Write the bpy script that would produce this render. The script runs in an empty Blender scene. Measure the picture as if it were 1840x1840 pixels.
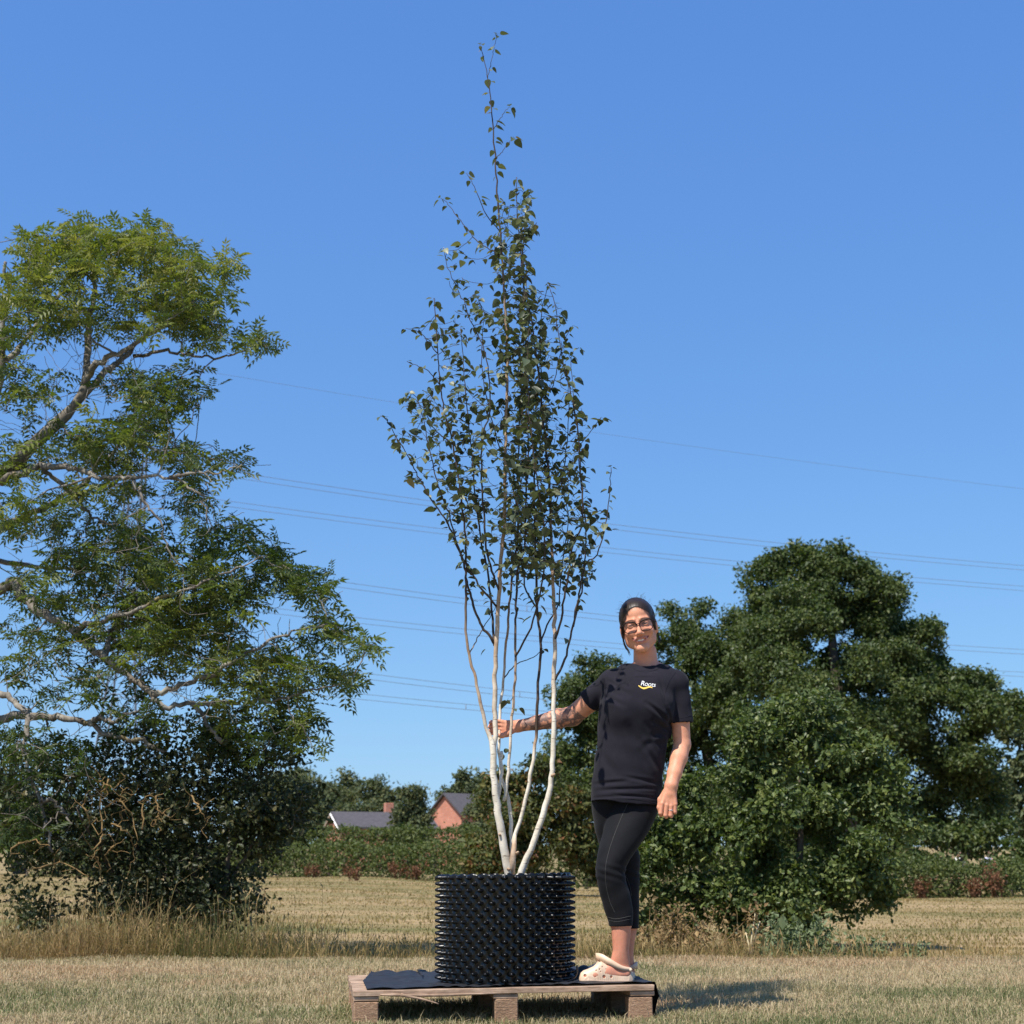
import bpy, bmesh, math, random, time
import numpy as np
import openvdb as vdb
from mathutils import Vector, Matrix
from mathutils.bvhtree import BVHTree

random.seed(7)
rng = np.random.default_rng(11)
SC = bpy.context.scene
COL = SC.collection

# ------------------------------------------------------------------ camera
F_PX, IMG = 2820.0, 1840.0
HORIZON = 1570.0
CAM_Z = 0.585
TH = math.atan((HORIZON - 920.0) / F_PX)
cam_d = bpy.data.cameras.new('camera')
cam = bpy.data.objects.new('camera', cam_d)
COL.objects.link(cam)
cam_d.sensor_width = 36.0
cam_d.lens = 36.0 * F_PX / IMG
cam.location = (0, 0, CAM_Z)
cam.rotation_euler = (math.pi / 2 + TH, 0, 0)
cam_d.clip_start = 0.05
cam_d.clip_end = 3000
cam_d.dof.use_dof = True
cam_d.dof.focus_distance = 6.75
cam_d.dof.aperture_fstop = 7.1
SC.camera = cam

# ------------------------------------------------------------------ sky, sun, exposure
EXPO = 0.55
SKY_R, SKY_G, SKY_B = [c / 0.15 / 2 ** EXPO for c in (0.106, 0.198, 0.470)]
SUN_EL, SUN_AZ = math.radians(58), math.atan2(-0.62, -0.78)
w = bpy.data.worlds.new('World')
SC.world = w
w.use_nodes = True
wn = w.node_tree.nodes
wl = w.node_tree.links
wn.clear()
sky = wn.new('ShaderNodeTexSky')
sky.sky_type = 'NISHITA'
sky.sun_disc = False
sky.sun_elevation = SUN_EL
sky.sun_rotation = SUN_AZ
sky.altitude = 50
sky.air_density = 1.0
sky.dust_density = 0.3
sky.ozone_density = 1.6
bgn = wn.new('ShaderNodeBackground')
bgn.inputs['Strength'].default_value = 0.15
won = wn.new('ShaderNodeOutputWorld')
# colour response of the photograph: its sky is deeper blue and flatter than the physical one
spl = wn.new('ShaderNodeSeparateColor')
cmb = wn.new('ShaderNodeCombineColor')
wl.new(sky.outputs[0], spl.inputs[0])
for ch, (gain, gam) in enumerate(((SKY_R, 0.75), (SKY_G, 0.62), (SKY_B, 0.36))):
    pw = wn.new('ShaderNodeMath')
    pw.operation = 'POWER'
    pw.inputs[1].default_value = gam
    ml_ = wn.new('ShaderNodeMath')
    ml_.operation = 'MULTIPLY'
    ml_.inputs[1].default_value = gain
    wl.new(spl.outputs[ch], pw.inputs[0])
    wl.new(pw.outputs[0], ml_.inputs[0])
    wl.new(ml_.outputs[0], cmb.inputs[ch])
wl.new(cmb.outputs[0], bgn.inputs[0])
wl.new(bgn.outputs[0], won.inputs[0])

sun_d = bpy.data.lights.new('sun', 'SUN')
sun_d.energy = 4.8
sun_d.angle = math.radians(0.53)
sun_d.color = (1.0, 0.95, 0.87)
sun = bpy.data.objects.new('sun', sun_d)
COL.objects.link(sun)
sdir = Vector((math.sin(SUN_AZ) * math.cos(SUN_EL), math.cos(SUN_AZ) * math.cos(SUN_EL), math.sin(SUN_EL)))
sun.rotation_euler = sdir.to_track_quat('Z', 'Y').to_euler()
sun.location = (-6, -6, 12)

vs = SC.view_settings
SC.display_settings.display_device = 'sRGB'
vs.view_transform = 'Standard'
vs.look = 'None'
vs.exposure = EXPO
vs.gamma = 1.0
vs.use_curve_mapping = False
SC.cycles.max_bounces = 8
SC.cycles.transparent_max_bounces = 8

# ------------------------------------------------------------------ helpers
CT, ST = math.cos(TH), math.sin(TH)

def P(px, py, Y):
    """place in the world at distance Y that the photograph shows at (px, py)"""
    xc = (px - 920.0) / F_PX
    yc = (920.0 - py) / F_PX
    dy = CT - yc * ST
    dz = ST + yc * CT
    t = Y / dy
    return np.array([xc * t, Y, CAM_Z + dz * t])

def mpp(py, Y):
    """metres per photo pixel at that place"""
    yc = (920.0 - py) / F_PX
    return Y / (CT - yc * ST) / F_PX

def new_mesh(name, v, faces, smooth=True, attrs=None, mat_idx=None):
    """faces: list of integer arrays (k, n)"""
    me = bpy.data.meshes.new(name)
    v = np.asarray(v, np.float32)
    me.vertices.add(len(v))
    me.vertices.foreach_set('co', v.ravel())
    loops, starts, tot, n = [], [], [], 0
    for f in faces:
        f = np.asarray(f, np.int32)
        if len(f) == 0:
            continue
        k, m = f.shape
        loops.append(f.ravel())
        starts.append(n + np.arange(k) * m)
        tot.append(np.full(k, m))
        n += k * m
    loops = np.concatenate(loops).astype(np.int32)
    starts = np.concatenate(starts).astype(np.int32)
    tot = np.concatenate(tot).astype(np.int32)
    me.loops.add(n)
    me.loops.foreach_set('vertex_index', loops)
    me.polygons.add(len(starts))
    me.polygons.foreach_set('loop_start', starts)
    me.polygons.foreach_set('loop_total', tot)
    if mat_idx is not None:
        me.polygons.foreach_set('material_index', np.asarray(mat_idx, np.int32))
    me.polygons.foreach_set('use_smooth', np.full(len(starts), bool(smooth)))
    me.update(calc_edges=True)
    for k, a in (attrs or {}).items():
        a = np.asarray(a, np.float32)
        if a.ndim == 1:
            at = me.attributes.new(k, 'FLOAT', 'POINT')
            at.data.foreach_set('value', a)
        else:
            at = me.attributes.new(k, 'FLOAT_COLOR', 'POINT')
            if a.shape[1] == 3:
                a = np.concatenate([a, np.ones((len(a), 1), np.float32)], 1)
            at.data.foreach_set('color', a.ravel())
    return me

ORG = {}

def tag(o, label=None, cat=None, group=None, kind=None):
    if label: o['label'] = label
    if cat: o['category'] = cat
    if group: o['group'] = group
    if kind: o['kind'] = kind
    return o

def thing(name, label, cat, loc, group=None):
    o = bpy.data.objects.new(name, None)
    o.empty_display_size = 0.2
    o.location = tuple(float(c) for c in loc)
    COL.objects.link(o)
    ORG[o.name] = np.array(loc, float)
    return tag(o, label, cat, group)

def obj(name, me, mat=None, parent=None, kind=None, label=None, loc=None):
    """link a mesh whose coordinates are in world space; loc gives a top-level object its own origin"""
    o = bpy.data.objects.new(name, me)
    COL.objects.link(o)
    if mat is not None:
        for m in (mat if isinstance(mat, (list, tuple)) else [mat]):
            me.materials.append(m)
    if parent is not None:
        org = ORG[parent.name]
        me.transform(Matrix.Translation((-org[0], -org[1], -org[2])))
        o.parent = parent
        ORG[o.name] = org
    elif loc is not None:
        me.transform(Matrix.Translation((-loc[0], -loc[1], -loc[2])))
        o.location = loc
        ORG[o.name] = np.array(loc, float)
    else:
        ORG[o.name] = np.zeros(3)
    if kind: o['kind'] = kind
    if label: o['label'] = label
    return o

def join(parts):
    """parts: list of (v, [faces], attrs) -> one"""
    vs_, fs, n = [], {}, 0
    at = {}
    for v, faces, attrs in parts:
        vs_.append(np.asarray(v, float))
        for f in faces:
            f = np.asarray(f, int)
            if len(f):
                fs.setdefault(f.shape[1], []).append(f + n)
        for k, a in (attrs or {}).items():
            at.setdefault(k, []).append(np.asarray(a, float))
        n += len(v)
    return np.concatenate(vs_), [np.concatenate(x) for x in fs.values()], {k: np.concatenate(x) for k, x in at.items()}

def box(c, s, rz=0.0, bevel=0.0, jit=0.0):
    """bevelled box: centre, full size -> v, faces"""
    bm = bmesh.new()
    bmesh.ops.create_cube(bm, size=1.0)
    for q in bm.verts:
        q.co = Vector((q.co.x * s[0], q.co.y * s[1], q.co.z * s[2]))
        if jit:
            q.co += Vector([random.uniform(-jit, jit) for _ in range(3)])
    if bevel:
        bmesh.ops.bevel(bm, geom=bm.edges[:], offset=bevel, segments=1, affect='EDGES', profile=0.5)
    bmesh.ops.triangulate(bm, faces=bm.faces[:])
    bm.verts.ensure_lookup_table()
    v = np.array([q.co[:] for q in bm.verts])
    f = np.array([[q.index for q in fc.verts] for fc in bm.faces])
    bm.free()
    ca, sa = math.cos(rz), math.sin(rz)
    R = np.array([[ca, -sa, 0], [sa, ca, 0], [0, 0, 1]])
    return v @ R.T + np.asarray(c), [f], {}

def tubes(pts, rad, ns=6, attrs=None, cap=True):
    """pts (B,n,3), rad (B,n) -> v, faces, attrs (batch of tubes)"""
    pts = np.asarray(pts, float)
    rad = np.asarray(rad, float)
    B, n, _ = pts.shape
    t = np.gradient(pts, axis=1)
    t /= np.linalg.norm(t, axis=2, keepdims=True) + 1e-12
    mean = t.mean(1, keepdims=True)
    ref = np.where(np.abs(mean[..., 2:3]) < 0.8, np.array([0, 0, 1.0]), np.array([0, 1.0, 0.05]))
    a = np.cross(np.broadcast_to(ref, t.shape), t)
    a /= np.linalg.norm(a, axis=2, keepdims=True) + 1e-12
    b = np.cross(t, a)
    ph = np.arange(ns) / ns * 2 * math.pi
    ring = pts[:, :, None, :] + rad[:, :, None, None] * (np.cos(ph)[None, None, :, None] * a[:, :, None, :] + np.sin(ph)[None, None, :, None] * b[:, :, None, :])
    v = ring.reshape(-1, 3)
    idx = np.arange(B * n * ns).reshape(B, n, ns)
    i0 = idx[:, :-1, :]
    i1 = idx[:, 1:, :]
    q = np.stack([i0, np.roll(i0, -1, 2), np.roll(i1, -1, 2), i1], -1).reshape(-1, 4)
    fs = [q]
    if cap and ns == 4:
        fs.append(idx[:, -1, :])
    elif cap:
        e = idx[:, -1, :]
        tri = np.stack([np.repeat(e[:, :1], ns - 2, 1), e[:, 1:-1], e[:, 2:]], -1).reshape(-1, 3)
        s = idx[:, 0, ::-1]
        tri2 = np.stack([np.repeat(s[:, :1], ns - 2, 1), s[:, 1:-1], s[:, 2:]], -1).reshape(-1, 3)
        fs += [tri, tri2]
    out = {}
    for k, x in (attrs or {}).items():
        out[k] = np.repeat(np.asarray(x, float).reshape(B * n), ns)
    return v, fs, out

def smooth_path(p, n):
    """Catmull-Rom resample of control points"""
    p = np.asarray(p, float)
    if len(p) < 3:
        u = np.linspace(0, 1, n)[:, None]
        return p[0] * (1 - u) + p[-1] * u
    q = np.concatenate([[2 * p[0] - p[1]], p, [2 * p[-1] - p[-2]]])
    s = np.concatenate([[0], np.cumsum(np.linalg.norm(np.diff(p, axis=0), axis=1))])
    u = np.linspace(0, s[-1], n)
    i = np.clip(np.searchsorted(s, u, 'right') - 1, 0, len(p) - 2)
    t = ((u - s[i]) / (s[i + 1] - s[i] + 1e-12))[:, None]
    a, b, c, d = q[i], q[i + 1], q[i + 2], q[i + 3]
    return 0.5 * (2 * b + (c - a) * t + (2 * a - 5 * b + 4 * c - d) * t ** 2 + (3 * b - a - 3 * c + d) * t ** 3)

def unit(a):
    a = np.asarray(a, float)
    return a / (np.linalg.norm(a, axis=-1, keepdims=True) + 1e-12)

def frames(axis, normal):
    """rotation matrices with local x = side, y = axis, z = normal (approximately)"""
    y = unit(axis)
    x = unit(np.cross(y, normal))
    z = np.cross(x, y)
    return np.stack([x, y, z], -1)

def scatter(tv, tf, pos, R, s, var):
    """copies of a leaf template"""
    n, k = len(pos), len(tv)
    v = np.einsum('nij,kj->nki', R, tv) * np.asarray(s)[:, None, None] + pos[:, None, :]
    f = (tf[None] + (np.arange(n) * k)[:, None, None]).reshape(-1, tf.shape[1])
    return v.reshape(-1, 3), [f], {'var': np.repeat(var, k)}

def grow(nodes, nrad, targets, n=5, up=0.25, wig=0.06, below=0.0, k=0.011, rmin=0.0022, rtip=0.0015, share=0.65):
    """connect every target to the nearest grown node; returns branch paths and radii"""
    N = len(nodes)
    M = N + len(targets) * (n - 1)
    A = np.empty((M, 3)); Rr = np.empty(M)
    A[:N] = nodes; Rr[:N] = nrad
    d0 = np.min(np.linalg.norm(targets[:, None, :] - nodes[None, ::max(1, N // 300), :], axis=2), axis=1)
    order = np.argsort(d0)
    outp = np.empty((len(targets), n, 3)); outr = np.empty((len(targets), n))
    u = np.linspace(0, 1, n)[:, None]
    for m, ti in enumerate(order):
        t = targets[ti]
        df = A[:N] - t
        d = (df ** 2).sum(1)
        if below:
            d = d + below * np.maximum(df[:, 2], 0) ** 2 * 8
        j = int(np.argmin(d))
        s = A[j]
        L = np.linalg.norm(t - s)
        mid = s * 0.5 + t * 0.5 + np.array([0, 0, -up * L * 0.5]) + rng.normal(0, wig * L, 3)
        p = (1 - u) ** 2 * s + 2 * u * (1 - u) * mid + u ** 2 * t
        p[1:-1] += rng.normal(0, wig * 0.25 * L, (n - 2, 3))
        r0 = min(Rr[j] * share, rmin + k * L)
        r0 = max(r0, rtip)
        r = np.linspace(r0, min(rtip, r0), n)
        outp[m] = p; outr[m] = r
        A[N:N + n - 1] = p[1:]; Rr[N:N + n - 1] = r[1:]
        N += n - 1
    return outp, outr

# ------------------------------------------------------------------ materials
def mat(name):
    m = bpy.data.materials.new(name)
    m.use_nodes = True
    nt = m.node_tree
    b = nt.nodes['Principled BSDF']
    return m, nt, b

def N(nt, t, **kw):
    n = nt.nodes.new(t)
    for k, x in kw.items():
        if k in n.inputs.keys():
            n.inputs[k].default_value = x
        else:
            setattr(n, k, x)
    return n

def ramp(nt, stops, fac=None, interp='LINEAR'):
    r = nt.nodes.new('ShaderNodeValToRGB')
    r.color_ramp.interpolation = interp
    e = r.color_ramp.elements
    while len(e) < len(stops):
        e.new(0.5)
    for el, (p, c) in zip(e, stops):
        el.position = p
        el.color = (c[0], c[1], c[2], 1) if not isinstance(c, (int, float)) else (c, c, c, 1)
    if fac is not None:
        nt.links.new(fac, r.inputs[0])
    return r

def mix(nt, a, b, fac, blend='MIX'):
    m = nt.nodes.new('ShaderNodeMix')
    m.data_type = 'RGBA'
    m.blend_type = blend
    for sock, val in ((m.inputs[0], fac), (m.inputs[6], a), (m.inputs[7], b)):
        if hasattr(val, 'is_output') or isinstance(val, bpy.types.NodeSocket):
            nt.links.new(val, sock)
        elif isinstance(val, (int, float)):
            sock.default_value = val if sock == m.inputs[0] else (val, val, val, 1)
        else:
            sock.default_value = (val[0], val[1], val[2], 1)
    return m.outputs[2]

def coords(nt, scale=(1, 1, 1), kind='Object'):
    tc = nt.nodes.new('ShaderNodeTexCoord')
    mp = nt.nodes.new('ShaderNodeMapping')
    mp.inputs['Scale'].default_value = scale
    nt.links.new(tc.outputs[kind], mp.inputs[0])
    return mp.outputs[0]

def noise(nt, vec, scale, detail=4, rough=0.6):
    n = nt.nodes.new('ShaderNodeTexNoise')
    n.inputs['Scale'].default_value = scale
    n.inputs['Detail'].default_value = detail
    n.inputs['Roughness'].default_value = rough
    nt.links.new(vec, n.inputs['Vector'])
    return n.outputs['Fac']

def bump(nt, bsdf, h, strength=0.3, dist=0.01):
    b = nt.nodes.new('ShaderNodeBump')
    b.inputs['Strength'].default_value = strength
    b.inputs['Distance'].default_value = dist
    nt.links.new(h, b.inputs['Height'])
    nt.links.new(b.outputs[0], bsdf.inputs['Normal'])

def leaf_mat(name, stops, rough=0.5, trans=0.3, tcol=None, spec=0.35):
    """foliage: per-leaf colour from attribute var, plus translucency"""
    m, nt, b = mat(name)
    at = N(nt, 'ShaderNodeAttribute', attribute_name='var')
    r = ramp(nt, stops, at.outputs['Fac'])
    nt.links.new(r.outputs[0], b.inputs['Base Color'])
    b.inputs['Roughness'].default_value = rough
    b.inputs['Specular IOR Level'].default_value = spec
    if trans > 0:
        t = nt.nodes.new('ShaderNodeBsdfTranslucent')
        c = mix(nt, r.outputs[0], tcol or (1.3, 1.5, 0.5), 1.0, 'MULTIPLY')
        nt.links.new(c, t.inputs[0])
        ms = nt.nodes.new('ShaderNodeMixShader')
        ms.inputs[0].default_value = trans
        nt.links.new(b.outputs[0], ms.inputs[1])
        nt.links.new(t.outputs[0], ms.inputs[2])
        nt.links.new(ms.outputs[0], nt.nodes['Material Output'].inputs[0])
    return m

def plain(name, c, rough=0.6, nscale=8.0, amt=0.25, spec=0.3, bmp=0.0, stretch=(1, 1, 1), metal=0.0):
    """one colour with a little procedural unevenness"""
    m, nt, b = mat(name)
    vec = coords(nt, stretch)
    n = noise(nt, vec, nscale, 5)
    c = np.array(c)
    r = ramp(nt, [(0.25, c * (1 - amt)), (0.75, np.minimum(c * (1 + amt), 1))], n)
    nt.links.new(r.outputs[0], b.inputs['Base Color'])
    b.inputs['Roughness'].default_value = rough
    b.inputs['Specular IOR Level'].default_value = spec
    b.inputs['Metallic'].default_value = metal
    if bmp:
        bump(nt, b, n, bmp, 0.004)
    return m

# leaf templates: x side, y along the leaf, z up
def tmpl_diamond(wd=0.5, fold=0.12):
    v = np.array([[0, 0, 0], [wd / 2, 0.45, fold], [0, 1, -0.08], [-wd / 2, 0.45, fold]])
    return v, np.array([[0, 1, 2], [0, 2, 3]])

def tmpl_birch():
    side = [(0.0, 0.0), (0.23, 0.05), (0.36, 0.22), (0.34, 0.45), (0.21, 0.72), (0.0, 1.0)]
    v = [[0, 0, 0], [0, 0.3, -0.02], [0, 0.65, -0.05], [0, 1.0, -0.16]]
    for sx in (1, -1):
        for (a, b) in side[1:5]:
            v.append([sx * a, b, 0.10 * a / 0.36 - 0.12 * b * b])
    f = []
    for o, s in ((4, 1), (8, -1)):
        t = [[0, o, o + 1], [0, o + 1, 1], [1, o + 1, o + 2], [1, o + 2, 2], [2, o + 2, o + 3], [2, o + 3, 3]]
        f += [x if s == 1 else x[::-1] for x in t]
    n = len(v)
    v += [[-0.012, -0.35, 0.07], [0.012, -0.35, 0.07], [0.012, 0.02, 0], [-0.012, 0.02, 0]]
    f += [[n, n + 1, n + 2], [n, n + 2, n + 3]]
    return np.array(v, float), np.array(f)

def tmpl_lobed():
    half = [(0.05, 0.08), (0.2, 0.2), (0.14, 0.32), (0.33, 0.46), (0.22, 0.56), (0.30, 0.74), (0.14, 0.82)]
    v = [[0, 0, 0], [0, 0.4, -0.02], [0, 1.0, -0.1]]
    for s in (1, -1):
        v += [[s * a, b, 0.08 * a / 0.3] for a, b in half]
    f = []
    for o, s in ((3, 1), (10, -1)):
        t = [[0, o, o + 1], [0, o + 1, 1], [1, o + 1, o + 2], [1, o + 2, o + 3], [1, o + 3, o + 4], [1, o + 4, 2], [2, o + 4, o + 5], [2, o + 5, o + 6]]
        f += [x if s == 1 else x[::-1] for x in t]
    return np.array(v, float), np.array(f)

def tmpl_pinnate(pairs=4):
    v, f = [], []
    def leaflet(b, d, L, wd):
        d = np.array(d) / np.linalg.norm(d)
        s = np.array([d[1], -d[0], 0])
        n = len(v)
        b = np.array(b)
        for q in (b, b + d * L * 0.45 + s * wd / 2 + [0, 0, 0.02], b + d * L + [0, 0, -0.07], b + d * L * 0.45 - s * wd / 2 + [0, 0, 0.02]):
            v.append(q)
        f.append([n, n + 1, n + 2]); f.append([n, n + 2, n + 3])
    for i in range(pairs):
        y = 0.18 + 0.6 * i / (pairs - 1)
        z = -0.18 * y * y
        for sx in (1, -1):
            leaflet([0, y, z], [sx * 0.85, 0.55, 0], 0.34, 0.12)
    leaflet([0, 0.78, -0.11], [0, 1, 0], 0.36, 0.13)
    n = len(v)
    v += [np.array([-0.012, 0, 0]), np.array([0.012, 0, 0]), np.array([0.0, 0.8, -0.11])]
    f.append([n, n + 1, n + 2])
    return np.array(v, float), np.array(f)

def leafy(tm, pos, out, size, sdev=0.25, up=0.5, rnd=0.7, droop=0.2, clump=None, vspread=1.0):
    """orient leaves: normals lean outward and up, axis random in the leaf plane with some droop"""
    n = len(pos)
    nrm = unit(unit(out) * 0.5 + np.array([0, 0, up]) + rng.normal(0, rnd, (n, 3)))
    ax = rng.normal(0, 1, (n, 3)) + unit(out) * 0.6 - np.array([0, 0, droop * 2])
    ax = unit(ax - nrm * (ax * nrm).sum(1, keepdims=True))
    s = size * np.exp(rng.normal(0, sdev, n))
    var = np.clip(0.5 + rng.normal(0, 0.2 * vspread, n) + (0 if clump is None else clump), 0, 1)
    return scatter(tm[0], tm[1], pos, frames(ax, nrm), s, var)
# ------------------------------------------------------------------ ground
EDGE = 11.35
def ground_z(x, y):
    x = np.asarray(x, float); y = np.asarray(y, float)
    e = EDGE + 0.12 * np.sin(x * 1.3) + 0.07 * np.sin(x * 3.7 + 1)
    s = np.clip((y - e) / 0.9, 0, 1)
    z = -0.13 * s * s * (3 - 2 * s)
    z = z + 0.13 * np.clip((y - 13.5) / 45.0, 0, 1)
    z = z + 0.02 * np.sin(x * 0.9 + y * 0.33) * np.clip((y - 13) / 10, 0, 1)
    z = z + 0.008 * np.sin(x * 4.1 + 1.7 * y) * np.sin(y * 3.3 - x)
    u = np.clip((3.0 - x) / 9.0, 0, 1)
    z = z + 0.50 * u * u * (3 - 2 * u) * np.clip((y - 14) / 42.0, 0, 1.3)
    z = z + 9.0 * np.clip((y - 90) / 400.0, 0, 1) ** 1.5
    return z

def make_ground():
    ys = np.concatenate([np.linspace(-20, 4, 12), np.linspace(4.4, 16, 110), np.linspace(17, 70, 50), np.geomspace(75, 2600, 36)])
    xs = np.concatenate([-np.geomspace(2200, 12, 24), np.linspace(-11, 11, 150), np.geomspace(12, 2200, 24)])
    X, Y = np.meshgrid(xs, ys)
    v = np.stack([X, Y, ground_z(X, Y)], -1).reshape(-1, 3)
    ny, nx = X.shape
    i = np.arange(ny * nx).reshape(ny, nx)
    q = np.stack([i[:-1, :-1], i[:-1, 1:], i[1:, 1:], i[1:, :-1]], -1).reshape(-1, 4)
    m, nt, b = mat('dry_field')
    vec = coords(nt)
    sep = nt.nodes.new('ShaderNodeSeparateXYZ')
    nt.links.new(vec, sep.inputs[0])
    n1 = noise(nt, vec, 0.9, 5, 0.65)
    n2 = noise(nt, vec, 45.0, 4, 0.7)
    vs_ = coords(nt, (0.05, 0.35, 1))
    n3 = noise(nt, vs_, 1.2, 6, 0.65)
    vs2 = coords(nt, (0.25, 2.2, 1))
    n4 = noise(nt, vs2, 1.0, 5, 0.7)
    lawn = ramp(nt, [(0.30, (0.20, 0.18, 0.095)), (0.47, (0.34, 0.285, 0.175)), (0.6, (0.42, 0.345, 0.225)), (0.75, (0.36, 0.255, 0.16))], n1)
    lawn2 = mix(nt, lawn.outputs[0], ramp(nt, [(0.3, 0.45), (0.7, 1.25)], n2).outputs[0], 1.0, 'MULTIPLY')
    field = ramp(nt, [(0.33, (0.135, 0.135, 0.050)), (0.46, (0.235, 0.182, 0.084)), (0.60, (0.335, 0.235, 0.125)), (0.74, (0.195, 0.165, 0.07))], n3)
    field2 = mix(nt, field.outputs[0], ramp(nt, [(0.3, 0.72), (0.7, 1.2)], n4).outputs[0], 1.0, 'MULTIPLY')
    k = nt.nodes.new('ShaderNodeMapRange')
    k.inputs['From Min'].default_value = EDGE - 0.1
    k.inputs['From Max'].default_value = EDGE + 0.5
    nt.links.new(sep.outputs[1], k.inputs['Value'])
    c = mix(nt, lawn2, field2, k.outputs[0])
    nt.links.new(c, b.inputs['Base Color'])
    b.inputs['Roughness'].default_value = 0.95
    b.inputs['Specular IOR Level'].default_value = 0.1
    bump(nt, b, n2, 0.6, 0.02)
    o = obj('ground', new_mesh('ground', v, [q]), m, kind='structure')
    return o
make_ground()

# ------------------------------------------------------------------ grass
M_GRASS = leaf_mat('grass_blades', [(0.0, (0.10, 0.135, 0.05)), (0.22, (0.18, 0.185, 0.08)), (0.45, (0.36, 0.295, 0.17)), (0.75, (0.50, 0.40, 0.25)), (1.0, (0.40, 0.26, 0.155))], 0.7, 0.25, (1.1, 1.05, 0.7), 0.2)
M_TALL = leaf_mat('tall_grass_blades', [(0.0, (0.070, 0.092, 0.030)), (0.25, (0.155, 0.145, 0.050)), (0.5, (0.29, 0.215, 0.088)), (0.8, (0.41, 0.295, 0.145)), (1.0, (0.25, 0.15, 0.075))], 0.7, 0.3, (1.1, 1.0, 0.6), 0.2)

def blades(x, y, h, wd, lean, var, zoff=0.0):
    n = len(x)
    z = ground_z(x, y) + zoff
    az = rng.uniform(0, 2 * math.pi, n)
    la = rng.uniform(0, 2 * math.pi, n)
    side = np.stack([np.cos(az), np.sin(az), 0 * az], -1) * wd[:, None] * 0.5
    base = np.stack([x, y, z], -1)
    ld = np.stack([np.cos(la), np.sin(la), 0 * la], -1)
    mid = base + ld * (h * lean * 0.35)[:, None] + np.array([0, 0, 1.0]) * (h * 0.6)[:, None]
    tip = base + ld * (h * lean)[:, None] + np.array([0, 0, 1.0]) * (h * (1 - 0.35 * lean))[:, None]
    v = np.stack([base - side, base + side, mid + side * 0.75, mid - side * 0.75, tip], 1).reshape(-1, 3)
    i = np.arange(n)[:, None] * 5
    q = i + np.array([0, 1, 2, 3])
    t = i + np.array([3, 2, 4])
    return v, [q, t], {'var': np.repeat(var, 5)}

def patch(x, y, s, ph):
    return np.sin(x * s + ph) * np.sin(y * s * 1.3 + ph * 2) + 0.6 * np.sin(x * s * 2.3 - y * s * 1.1 + ph * 3) + 0.5 * np.sin(y * s * 2.9 + x * s * 0.7)

def lawn_grass():
    n = 230000
    y = 5.6 + (EDGE + 0.35 - 5.6) * rng.random(n) ** 1.25
    x = (rng.random(n) * 2 - 1) * (0.36 * y + 0.7)
    d = patch(x, y, 2.1, 0.4) * 0.5 + rng.normal(0, 0.6, n)
    keep = d > -1.1
    x, y = x[keep], y[keep]
    n = len(x)
    g = patch(x, y, 1.2, 1.1) * 0.17 + patch(x, y, 4.6, 2.0) * 0.06
    var = np.clip(0.50 + g + rng.normal(0, 0.2, n) + 0.05 * (y - 8), 0, 1)
    pb = patch(x, y, 0.8, 2.7) + 0.5 * patch(x, y, 2.9, 0.9) + 0.35 * (y - 9.5)
    var = np.where((pb > 0.75) & (rng.random(n) < 0.55), rng.uniform(0.82, 1.0, n), var)
    h = (0.024 + 0.022 * rng.random(n)) * (1 + 0.35 * patch(x, y, 3.3, 0.3) * 0.5)
    tall = rng.random(n) < 0.012
    h = np.where(tall, h * 2.0, h)
    wd = 0.0028 + 0.0022 * rng.random(n)
    lean = rng.uniform(0.2, 1.0, n)
    v, f, a = blades(x, y, np.maximum(h, 0.012), wd, lean, var)
    tag(obj('lawn_grass', new_mesh('lawn_grass', v, f, False, a), M_GRASS), 'short dry mown grass in front of the field and under the pallet', 'grass', kind='stuff')
lawn_grass()

def tall_grass():
    n = 85000
    y = EDGE - 0.05 + 3.6 * rng.random(n) ** 1.6
    x = (rng.random(n) * 2 - 1) * (0.34 * y + 1.2)
    px = 920 + x / y * F_PX
    # tall on the left and round the bush, low on the open right
    dens = np.interp(px, [-200, 0, 500, 700, 790, 1040, 1100, 1200, 1330, 1420, 1520, 1700, 2100], [1, 1, .95, .62, .50, .5, .75, .8, .6, .36, .26, .2, .2])
    keep = rng.random(n) < dens * (0.72 + 0.3 * patch(x, y, 1.7, 0.2))
    x, y, px, dens = x[keep], y[keep], px[keep], dens[keep]
    n = len(x)
    h = (0.06 + (0.25 + 0.12 * (px < 600)) * rng.random(n) ** 2.0) * (0.35 + 0.65 * dens) * (1 + 0.42 * patch(x, y, 2.4, 1.3)) * np.where(rng.random(n) < 0.04, 1.5, 1.0)
    var = np.clip(0.46 + 0.17 * patch(x, y, 1.9, 2.2) + rng.normal(0, 0.2, n), 0, 1)
    v, f, a = blades(x, y, np.maximum(h, 0.05), 0.0026 + 0.0032 * rng.random(n), rng.uniform(0.15, 1.35, n), var, -0.02)
    # seed heads on some stalks
    k = rng.random(n) < 0.10
    hx, hy, hh = x[k], y[k], h[k]
    m = len(hx)
    base = np.stack([hx, hy, ground_z(hx, hy) + hh * 0.75], -1)
    ax = unit(rng.normal(0, 0.35, (m, 3)) + np.array([0, 0, 1]))
    tv, tf = tmpl_diamond(0.14, 0.03)
    sv = scatter(tv, tf, base, frames(ax, rng.normal(0, 1, (m, 3))), np.full(m, 0.075), np.clip(rng.normal(0.66, 0.12, m), 0, 1))
    st_p = np.stack([np.stack([hx, hy, ground_z(hx, hy)], -1), base + ax * 0.02], 1)
    sb = tubes(st_p, np.full((m, 2), 0.0017), 3, {'var': np.full((m, 2), 0.7)}, cap=False)
    v, f, a = join([(v, f, a), sv, sb])
    tag(obj('tall_grass', new_mesh('tall_grass', v, f, False, a), M_TALL), 'long straw-coloured grass along the far edge of the mown lawn', 'grass', kind='stuff')
tall_grass()

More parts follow.
